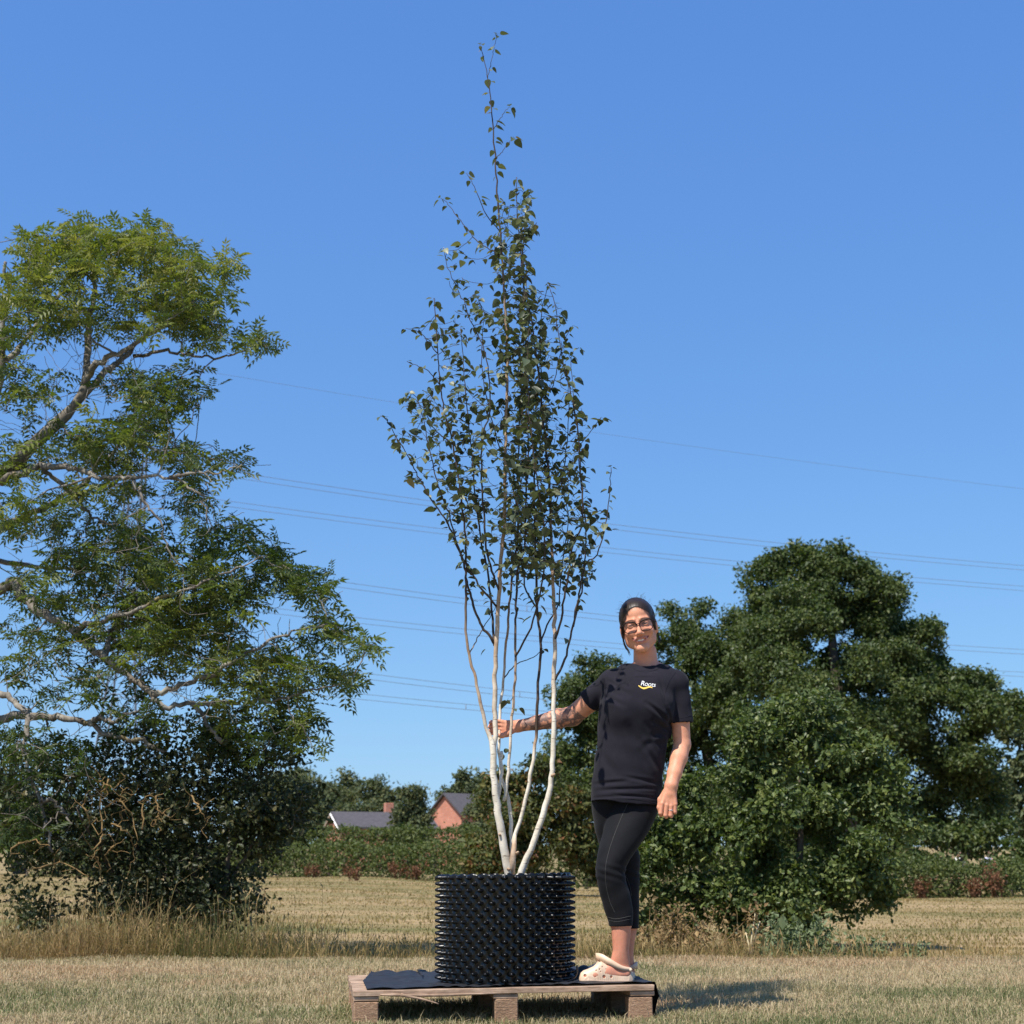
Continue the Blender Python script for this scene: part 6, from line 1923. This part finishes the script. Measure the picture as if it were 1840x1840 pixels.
    def lens_outline(s):
        pts = []
        for a in np.arange(40) / 40 * 2 * math.pi:
            ca, sa = math.cos(a), math.sin(a)
            rx = .0285 * (1 + .04 * sa)
            ry = .0235
            px = abs(ca) ** .75 * np.sign(ca) * rx
            pz = abs(sa) ** .75 * np.sign(sa) * ry
            pz += .0035 * (px / .028) * (pz > 0)          # cat-eye lift outwards
            pts.append((s * (.0335 + px), .1005 - .10 * abs(px + .01) * (px > -.01) * .9, -.0085 + pz))
        return np.array(pts)
    parts = []
    lens = {}
    for s in (-1, 1):
        L = lens_outline(s)
        W_ = HO + (L * HS) @ HR.T
        lens[s] = W_
        c = np.concatenate([W_, W_[:2]])
        top = np.interp(L[:, 2], [-.03, -.008, .012], [.0018, .0023, .0034])
        parts.append(tubes(c[None], np.concatenate([top, top[:2]])[None], 6, cap=False))
        hinge = L[np.argmax(L[:, 0] * s + .3 * L[:, 2])]
        parts.append(tubes(np.array([[HW(*hinge), HW(s * .0755, .060, .004), HW(s * .0775, .0, .004), HW(s * .076, -.02, -.006)]]), np.array([[.0032, .0026, .0022, .0018]]), 6))
    parts.append(tubes(smooth_path(np.array([HW(-.0085, .0995, -.002), HW(-.004, .1035, .0015), HW(.004, .1035, .0015), HW(.0085, .0995, -.002)]), 8)[None], np.full((1, 8), .0024), 6))
    v5, f5, _ = join(parts)
    glasses = obj('glasses', new_mesh('glasses', v5, f5), mg, root)
    for s in (-1, 1):
        n_ = len(lens[s])
        ctr = lens[s].mean(0)
        vv = np.concatenate([lens[s], ctr[None] + HR[:, 1] * .0012])
        tri = np.stack([np.arange(n_), (np.arange(n_) + 1) % n_, np.full(n_, n_)], -1)
        obj('lens', new_mesh('lens', vv, [tri]), ml, glasses)

    # ---------------------------------------------------------------- t-shirt
    sx = axis(P(1030, 1300, YT + .12)[0], P(1256, 1300, YT)[0], .0034, [])
    sz = axis(P(1100, 1470, YT)[2], P(1150, 1180, YT)[2], .0034, [])
    S = Field(sx, axis(YT - .19, YT + .20, .0036, []), sz)
    z_, c_, a_, cy_, b_ = rows_loft(TORSO, YT)
    p = f_loft(z_, c_, a_, cy_, b_, 0.0, ends=(True, True)); S.add(p[0], p[1], p[2], 0)
    for s, px in ((-1, 1118), (1, 1182)):       # bust
        p = f_ell(P(px, 1272, YT - .082), (.058, .050, .062)); S.add(p[0], p[1], p[2], .045)
    p = f_cone(P(1142, 1212, YT + .012), SHO_R + [0, 0, .004], .046, .050); S.add(p[0], p[1], p[2], .025)
    p = f_cone(P(1178, 1211, YT + .012), SHO_L + [0, 0, .004], .046, .050); S.add(p[0], p[1], p[2], .025)
    hemR = SHO_R * .44 + ELB_R * .56
    p = f_cone(SHO_R, SHO_R * .1 + ELB_R * .9, .052, .058); S.add(p[0], p[1], p[2], .022)
    hemL = P(1226, 1299, YT - .005)
    p = f_cone(SHO_L, P(1228, 1330, YT - .005), .053, .0525); S.add(p[0], p[1], p[2], .018)
    D0 = S.D.copy()
    # cut the sleeves square to the arms
    d1 = unit(ELB_R - SHO_R)
    d1 = unit(d1 + np.array([.0, 0, -.10]))
    def cutR(X, Y_, Z): return np.maximum(-((X - hemR[0]) * d1[0] + (Y_ - hemR[1]) * d1[1] + (Z - hemR[2]) * d1[2]), X - P(1073, 1290, YT)[0])
    S.cut(cutR, (sx[0], YT - .2, hemR[2] - .2), (P(1073, 1290, YT)[0], YT + .25, hemR[2] + .2), .002)
    d2 = unit(np.array([.06, .02, -1]))
    def cutL(X, Y_, Z): return np.maximum(-((X - hemL[0]) * d2[0] + (Y_ - hemL[1]) * d2[1] + (Z - hemL[2]) * d2[2]), P(1205, 1300, YT)[0] - X)
    S.cut(cutL, (P(1205, 1300, YT)[0], YT - .2, hemL[2] - .2), (sx[-1], YT + .25, hemL[2] + .05), .002)
    # neckline
    p = f_ell(P(1160, 1186, YT - .012), (.064, .088, .036)); S.cut(p[0], p[1], p[2], .004)
    # uneven hem
    zh0 = P(1062, 1440, YT)[2]; zh1 = P(1186, 1452, YT)[2]; xh0 = P(1062, 1440, YT)[0]; xh1 = P(1186, 1440, YT)[0]
    def hem(X, Y_, Z):
        u = (X - xh0) / (xh1 - xh0)
        return Z - (zh0 + (zh1 - zh0) * u ** 1.6 + .004 * np.sin(u * 9)) + 0 * Y_
    S.cut(hem, (sx[0], YT - .2, sz[0] - .02), (sx[-1], YT + .2, zh0 + .03), .003)
    # folds: (x0,y0,x1,y1, height, width) in photo pixels, on the front
    sl, X, Y_, Z = S.sub((sx[0], YT - .3, sz[0]), (sx[-1], YT + .02, sz[-1]))
    fold = 0
    for x0_, y0_, x1_, y1_, hgt, wd in [(1208, 1302, 1160, 1264, .0070, .009), (1206, 1312, 1172, 1296, .0045, .009), (1203, 1325, 1160, 1330, -.004, .012), (1198, 1300, 1150, 1352, .003, .014),
                                         (1092, 1218, 1128, 1250, .004, .010), (1084, 1248, 1120, 1270, .0035, .011), (1185, 1218, 1196, 1270, .0045, .008), (1196, 1272, 1208, 1300, .006, .008), (1120, 1200, 1112, 1222, .004, .008),
                                         (1066, 1408, 1130, 1404, .0045, .008), (1075, 1420, 1180, 1416, .0040, .007), (1120, 1396, 1188, 1408, .004, .008), (1066, 1432, 1150, 1431, .0030, .006), (1100, 1428, 1187, 1434, .0035, .006),
                                         (1070, 1340, 1108, 1392, .003, .014), (1150, 1330, 1192, 1392, .0045, .012), (1128, 1300, 1165, 1380, .003, .016), (1185, 1340, 1160, 1300, .003, .010), (1142, 1206, 1186, 1204, .0022, .005), (1138, 1214, 1178, 1213, -.002, .006), (1085, 1300, 1100, 1350, .0025, .014)]:
        a, b_2 = P(x0_, y0_, YT - .1), P(x1_, y1_, YT - .1)
        ax2, bx2 = np.array([a[0], a[2]]), np.array([b_2[0], b_2[2]])
        ab_ = bx2 - ax2
        t = np.clip(((X - ax2[0]) * ab_[0] + (Z - ax2[1]) * ab_[1]) / (ab_ @ ab_), 0, 1)
        d = np.sqrt((X - ax2[0] - t * ab_[0]) ** 2 + (Z - ax2[1] - t * ab_[1]) ** 2)
        tp = np.sin(np.clip(t, .02, .98) * math.pi) ** .5
        fold = fold + hgt * (np.exp(-(d / wd) ** 2) - .5 * np.exp(-((d - wd * 1.6) / wd) ** 2)) * tp
    S.D[sl] += (fold * np.ones_like(Y_)).astype(np.float32)
    D0[sl] += (fold * np.ones_like(Y_)).astype(np.float32)
    sl, X, Y_, Z = S.sub((-9, -9, -9), (9, 9, 99))
    rip = (.0016 * np.sin(X * 38 + Z * 55 + 2 * np.sin(Y_ * 30)) * np.sin(Z * 23 - X * 17 + 1) + .0010 * np.sin(X * 90 + Z * 35 + Y_ * 60)).astype(np.float32)
    # hollow shell, open at hem, sleeves and neck
    S.D += rip
    D0 += rip
    S.D = np.maximum(S.D, -(D0 + .0055))
    v6, q6 = S.mesh('t_shirt')
    mt, nt, b = mat('black_cotton')
    vec = coords(nt)
    n = noise(nt, vec, 420, 2)
    n2 = noise(nt, vec, 11, 4)
    r = ramp(nt, [(.3, (.0105, .0096, .0145)), (.7, (.0165, .0150, .0220))], n2)
    nt.links.new(r.outputs[0], b.inputs['Base Color'])
    b.inputs['Roughness'].default_value = .9
    b.inputs['Specular IOR Level'].default_value = .15
    b.inputs['Sheen Weight'].default_value = .04
    b.inputs['Sheen Roughness'].default_value = .5
    bump(nt, b, n, .25, .001)
    shirt = obj('t_shirt', new_mesh('t_shirt', v6, [q6]), mt, root)
    # ribbed collar
    cp = []
    bv = BVHTree.FromPolygons([tuple(p) for p in v6], [tuple(int(k) for k in f) for f in q6])
    def on_shirt(px, py, lift=.0015):
        d = P(px, py, 7.0) - np.array([0, 0, CAM_Z]); d = Vector(unit(d))
        hit = bv.ray_cast(Vector((0, 0, CAM_Z)), d)
        return None if hit[0] is None else np.array(hit[0] - d * lift)
    # ---- chest print: Roots over a yellow swash
    fc = bpy.data.curves.new('logo_text', 'FONT')
    fc.body = 'Roots'
    fc.size = 1.0; fc.shear = .28; fc.offset = -.004; fc.space_character = .92
    fo = bpy.data.objects.new('logo_text', fc); COL.objects.link(fo)
    bpy.context.view_layer.update()
    fm = bpy.data.meshes.new_from_object(fo.evaluated_get(bpy.context.evaluated_depsgraph_get()))
    bpy.data.objects.remove(fo)
    bmt = bmesh.new(); bmt.from_mesh(fm)
    bmesh.ops.triangulate(bmt, faces=bmt.faces[:])
    for _ in range(1):
        bmesh.ops.subdivide_edges(bmt, edges=bmt.edges[:], cuts=1)
    bmesh.ops.triangulate(bmt, faces=bmt.faces[:])
    tv = np.array([q_.co[:] for q_ in bmt.verts]); tf = np.array([[l.index for l in f_.verts] for f_ in bmt.faces]); bmt.free()
    wdt = tv[:, 0].max() - tv[:, 0].min()
    u = (tv[:, 0] - tv[:, 0].min()) / wdt
    w_ = tv[:, 1] / .7
    # baseline runs down to the right as in the photograph
    lx = 1151.5 + 27.0 * u
    ly = 1231.5 + 2.8 * u - 8.8 * w_ * (1 - .10 * u)
    pts = []
    for a, b_2 in zip(lx, ly):
        h = on_shirt(a, b_2)
        pts.append(h if h is not None else P(a, b_2, YT - .12))
    mwp = plain('white_print', (.80, .80, .78), .6, 90, .05)
    logo = obj('logo_lettering', new_mesh('logo_lettering', np.array(pts), [tf], False), mwp, shirt)
    uu = np.linspace(0, 1, 24)
    cxp = 1147.0 + 25.5 * uu
    cyp = 1233.0 + 3.0 * uu + 2.2 * np.sin(uu * 2 * math.pi - .6) + 1.2 * uu
    hw_ = 1.3 * np.sin(np.clip(uu * .92 + .05, 0, 1) * math.pi) ** .6 + .25
    pts = []
    for row in (-1, 0, 1):
        for a, b_2, h_ in zip(cxp, cyp, hw_):
            h = on_shirt(a, b_2 + row * h_)
            pts.append(h if h is not None else P(a, b_2, YT - .12))
    i = np.arange(72).reshape(3, 24)
    qd = np.stack([i[:-1, :-1], i[:-1, 1:], i[1:, 1:], i[1:, :-1]], -1).reshape(-1, 4)
    obj('logo_swash', new_mesh('logo_swash', np.array(pts), [qd], False), plain('yellow_print', (.78, .52, .10), .6, 90, .1), shirt)
    # seams: sleeve seam and hem stitching
    def seam(px, name, m, rad, n=30, parent=None, bvh=None):
        w = smooth_path(np.array(px, float), n)
        pp = []
        for a, b_2 in w:
            d = P(a, b_2, 7.0) - np.array([0, 0, CAM_Z]); d = Vector(unit(d))
            hit = (bvh or bv).ray_cast(Vector((0, 0, CAM_Z)), d)
            if hit[0] is not None:
                pp.append(np.array(hit[0]))
        if len(pp) > 4:
            return tubes(np.array(pp)[None], np.full((1, len(pp)), rad), 4)
        return None
    sm = [seam([(1214, 1208), (1202, 1225), (1194, 1250), (1196, 1275), (1204, 1297)], '', None, .0014), seam([(1066, 1431), (1100, 1434), (1140, 1436), (1182, 1444)], '', None, .0009),
          seam([(1138, 1200), (1146, 1205), (1160, 1207.5), (1175, 1205), (1186, 1199)], '', None, .0013), seam([(1212, 1291), (1228, 1290), (1242, 1285)], '', None, .0009)]
    sm = [s for s in sm if s is not None]
    v7, f7, _ = join(sm)
    obj('seams', new_mesh('seams', v7, f7), mt, shirt)

    # ---------------------------------------------------------------- leggings
    zt = P(1120, 1418, YT)[2]
    Lg = Field(axis(P(1050, 1450, YT)[0], P(1200, 1450, YT)[0], .0030, []), axis(YT - .19, YT + .20, .0034, []), axis(P(1100, 1676, YT)[2], zt, .0032, []))
    p = f_loft(*rows_loft(NEAR, YT), .001); Lg.add(p[0], p[1], p[2], .0)
    p = f_loft(*rows_loft(FARL, YT), .001); Lg.add(p[0], p[1], p[2], .008)
    # wrinkles behind the knee and at the hip crease
    sl, X, Y_, Z = Lg.sub((-9, -9, -9), (9, 9, 9))
    zk = P(1100, 1568, YT)[2]
    Lg.D += (.0016 * np.sin(Z * 190 + X * 60) * np.exp(-((Z - zk) / .035) ** 2) + .0007 * np.sin(Z * 70 - X * 50)).astype(np.float32)
    v8, q8 = Lg.mesh('leggings')
    mlg, nt, b = mat('black_stretch_fabric')
    n = noise(nt, coords(nt), 500, 2)
    n2 = noise(nt, coords(nt), 14, 3)
    r = ramp(nt, [(.3, (.0060, .0060, .0075)), (.7, (.0095, .0095, .0115))], n2)
    nt.links.new(r.outputs[0], b.inputs['Base Color'])
    b.inputs['Roughness'].default_value = .75
    b.inputs['Specular IOR Level'].default_value = .12
    b.inputs['Sheen Weight'].default_value = .04
    bump(nt, b, n, .2, .001)
    leg = obj('leggings', new_mesh('leggings', v8, [q8]), mlg, root)
    bv2 = BVHTree.FromPolygons([tuple(p) for p in v8], [tuple(int(k) for k in f) for f in q8])
    sm = [seam([(1128, 1444), (1116, 1470), (1104, 1500), (1094, 1530), (1088, 1560), (1089, 1590), (1096, 1620), (1106, 1642)], '', None, .0011, 50, bvh=bv2), seam([(1091, 1648), (1108, 1651), (1134, 1646)], '', None, .0011, bvh=bv2), seam([(1094, 1654), (1110, 1656), (1135, 1651)], '', None, .0008, bvh=bv2), seam([(1124, 1572), (1131, 1590), (1135, 1610)], '', None, .0008, bvh=bv2)]
    v9, f9, _ = join([s for s in sm if s is not None])
    obj('stitching', new_mesh('stitching', v9, f9), plain('grey_stitching', (.055, .053, .05), .7, 60, .1), leg)

    # ---------------------------------------------------------------- clogs
    mc, nt, b = mat('peach_foam')
    n = noise(nt, coords(nt), 90, 4)
    n2 = noise(nt, coords(nt), 16, 4)
    r = ramp(nt, [(.3, (.62, .43, .285)), (.7, (.76, .56, .395))], n2)
    nt.links.new(r.outputs[0], b.inputs['Base Color'])
    b.inputs['Roughness'].default_value = .5
    bump(nt, b, n, .1, .001)
    def clog(dx, dy, name='clog', heel_strap=False):
        Yc = YT + dy
        k = mpp(1750, Yc)
        # along the foot: px offset from the toe, top height px, half width m
        prof = np.array([(0, 6, .022), (3, 13, .034), (8, 17, .042), (16, 19.5, .047), (26, 24, .049), (34, 31, .049), (40, 33, .048), (50, 28, .046), (60, 22.5, .043), (70, 17.5, .041), (80, 16, .040), (90, 19, .037), (96, 15, .029), (99, 7, .018)], float)
        x_toe = P(1040 + dx, 1762, Yc)[0]
        fx = x_toe + prof[:, 0] * k
        toein = -.035
        C = Field(axis(fx[0] - .012, fx[-1] + .012, .0018, []), axis(Yc - .12, Yc + .08, .0020, []), axis(DECK - .0, DECK + .13, .0018, []))
        zb = DECK + .014
        def shape(X, Y_, Z):
            h = np.interp(X, fx, prof[:, 1] * k * 1.0)
            wd = np.interp(X, fx, prof[:, 2])
            yc = Yc + toein * np.clip((fx[-1] - X) / (fx[-1] - fx[0]), 0, 1)
            u = (Y_ - yc) / wd
            zz = (Z - zb)
            top = h * np.sqrt(np.maximum(1 - np.abs(u) ** 5, 0.0))
            d = np.maximum((np.abs(u) - 1) * wd, zz - top)
            d = np.maximum(d, -zz)
            d = np.maximum(d, np.maximum(fx[0] - X, X - fx[-1]))
            return d * .75
        C.add(shape, (fx[0], Yc - .08, DECK), (fx[-1], Yc + .06, DECK + .11), 0)
        # foot opening
        oc = np.array([x_toe + 73 * k, Yc - .010, zb + .072])
        p = f_ell(oc, (.060, .0310, .056)); C.cut(p[0], p[1], p[2], .004)
        p = f_ell(oc + [.010, 0, -.02], (.045, .026, .045)); C.cut(p[0], p[1], p[2], .004)
        for hx, hz, r_ in ((10, 10.0, .0058), (27.5, 10.0, .0062), (44, 8.5, .0062), (57, 8.0, .0050)):
            yy = Yc + toein * (1 - hx / 99.)
            p = f_cone((x_toe + hx * k, yy - .07, zb + (hz - 1) * k), (x_toe + hx * k, yy - .012, zb + (hz - 1) * k), r_, r_); C.cut(p[0], p[1], p[2], .001)
        for hx, hz in ((36, 20), (41, 24), (48, 20), (38, 16), (30, 18)):
            yy = Yc + toein * (1 - hx / 99.)
            p = f_cone((x_toe + hx * k, yy - .08, zb + hz * k), (x_toe + hx * k, yy - .02, zb + hz * k), .0024, .0024); C.cut(p[0], p[1], p[2], .001)
        v, q = C.mesh('clog')
        o = obj(name, new_mesh('clog', v, [q]), mc, root)
        # sole
        a = np.linspace(0, 1, 40)
        xx = fx[0] + (fx[-1] - fx[0]) * a
        wd = np.interp(xx, fx, prof[:, 2]) * 1.03
        yc = Yc + toein * (1 - a)
        ring = np.concatenate([np.stack([xx, yc - wd, 0 * xx], -1), np.stack([xx, yc + wd, 0 * xx], -1)[::-1]])
        m_ = len(ring)
        wv = .002 * np.abs(np.sin(np.arange(m_) * 1.3))
        lo = ring.copy(); lo[:, 2] = DECK + .004; lo[:, :2] = (lo[:, :2] - [xx.mean(), Yc]) * .97 + [xx.mean(), Yc]
        lo[:, 2] += .006 * np.clip((xx[0] + .03 - ring[:, 0]) / .03, 0, 1)
        md = ring.copy(); md[:, 2] = DECK + .011
        up = ring.copy(); up[:, 2] = DECK + .0165
        up[:, :2] = (up[:, :2] - [xx.mean(), Yc]) * .975 + [xx.mean(), Yc]
        vv = np.concatenate([lo, md, up]); i = np.arange(3 * m_).reshape(3, m_)
        qd = np.stack([i[:-1], np.roll(i[:-1], -1, 1), np.roll(i[1:], -1, 1), i[1:]], -1).reshape(-1, 4)
        obj('sole', new_mesh('sole', vv, [qd, i[:1, ::-1], i[2:, :]], False), plain('worn_foam_sole', (.52, .36, .26), .7, 50, .2), o)
        # heel strap lying over the instep, as the photograph shows it
        sp = smooth_path(np.array([[x_toe + 93 * k, Yc - .034, zb + 19 * k], [x_toe + 76 * k, Yc - .049, zb + 22 * k], [x_toe + 56 * k, Yc - .051, zb + 31.5 * k], [x_toe + 41 * k, Yc - .036, zb + 39.5 * k], [x_toe + 33 * k, Yc - .016, zb + 40.5 * k], [x_toe + 34 * k, Yc + .014, zb + 39 * k], [x_toe + 52 * k, Yc + .034, zb + 33 * k], [x_toe + 74 * k, Yc + .036, zb + 25 * k], [x_toe + 93 * k, Yc + .026, zb + 18 * k]]), 40)
        if heel_strap:
            sp = smooth_path(np.array([[x_toe + 90 * k, Yc - .038, zb + 18 * k], [x_toe + 97 * k, Yc - .034, zb + 20 * k], [x_toe + 102 * k, Yc - .012, zb + 21 * k], [x_toe + 102 * k, Yc + .008, zb + 21 * k], [x_toe + 97 * k, Yc + .028, zb + 20 * k], [x_toe + 90 * k, Yc + .032, zb + 18 * k]]), 40)
        hw = np.interp(np.linspace(0, 1, 40), [0, .25, .5, .75, 1], [.007, .012, .0155, .012, .007])
        tg = unit(np.gradient(sp, axis=0))
        n_ = unit(np.cross(tg, [0, 0, 1.0])); up_ = np.cross(n_, tg)
        rr = [sp + up_ * hw[:, None] + n_ * .003, sp + up_ * hw[:, None] - n_ * .003, sp - up_ * hw[:, None] - n_ * .003, sp - up_ * hw[:, None] + n_ * .003]
        vv = np.concatenate(rr); i = np.arange(160).reshape(4, 40)
        i2 = np.concatenate([i, i[:1]])
        qd = np.stack([i2[:-1, :-1], i2[:-1, 1:], i2[1:, 1:], i2[1:, :-1]], -1).reshape(-1, 4)
        obj('strap', new_mesh('strap', vv, [qd, i[:, :1].T, i[::-1, -1:].T]), mc, o)
        rv = [np.array([x_toe + 92 * k, Yc - .040, zb + 18 * k]), np.array([x_toe + 92 * k, Yc - .030, zb + 18 * k])]
        v, f, _ = tubes(np.array([rv]), np.full((1, 2), .0075), 14)
        obj('rivet', new_mesh('rivet', v, f), mc, o)
    clog(0, -.045)
    clog(2, .10, heel_strap=True)

    # ---------------------------------------------------------------- ring
    c = P(1205.5, 1456, Yh - .005)
    a = np.arange(20) / 20 * 2 * math.pi
    rp = np.stack([c[0] + .0102 * np.cos(a), c[1] + .0102 * np.sin(a), c[2] + 0 * a], -1)
    v, f, _ = tubes(np.concatenate([rp, rp[:2]])[None], np.full((1, 22), .0014), 6, cap=False)
    st = box(c + [0.003, -.0125, 0], (.006, .004, .006), .3, .001)
    v, f, _ = join([(v, f, {}), st])
    mr, nt, b = mat('silver'); b.inputs['Metallic'].default_value = 1; b.inputs['Base Color'].default_value = (.85, .84, .82, 1); b.inputs['Roughness'].default_value = .15
    obj('ring', new_mesh('ring', v, f), mr, root)
build_woman()
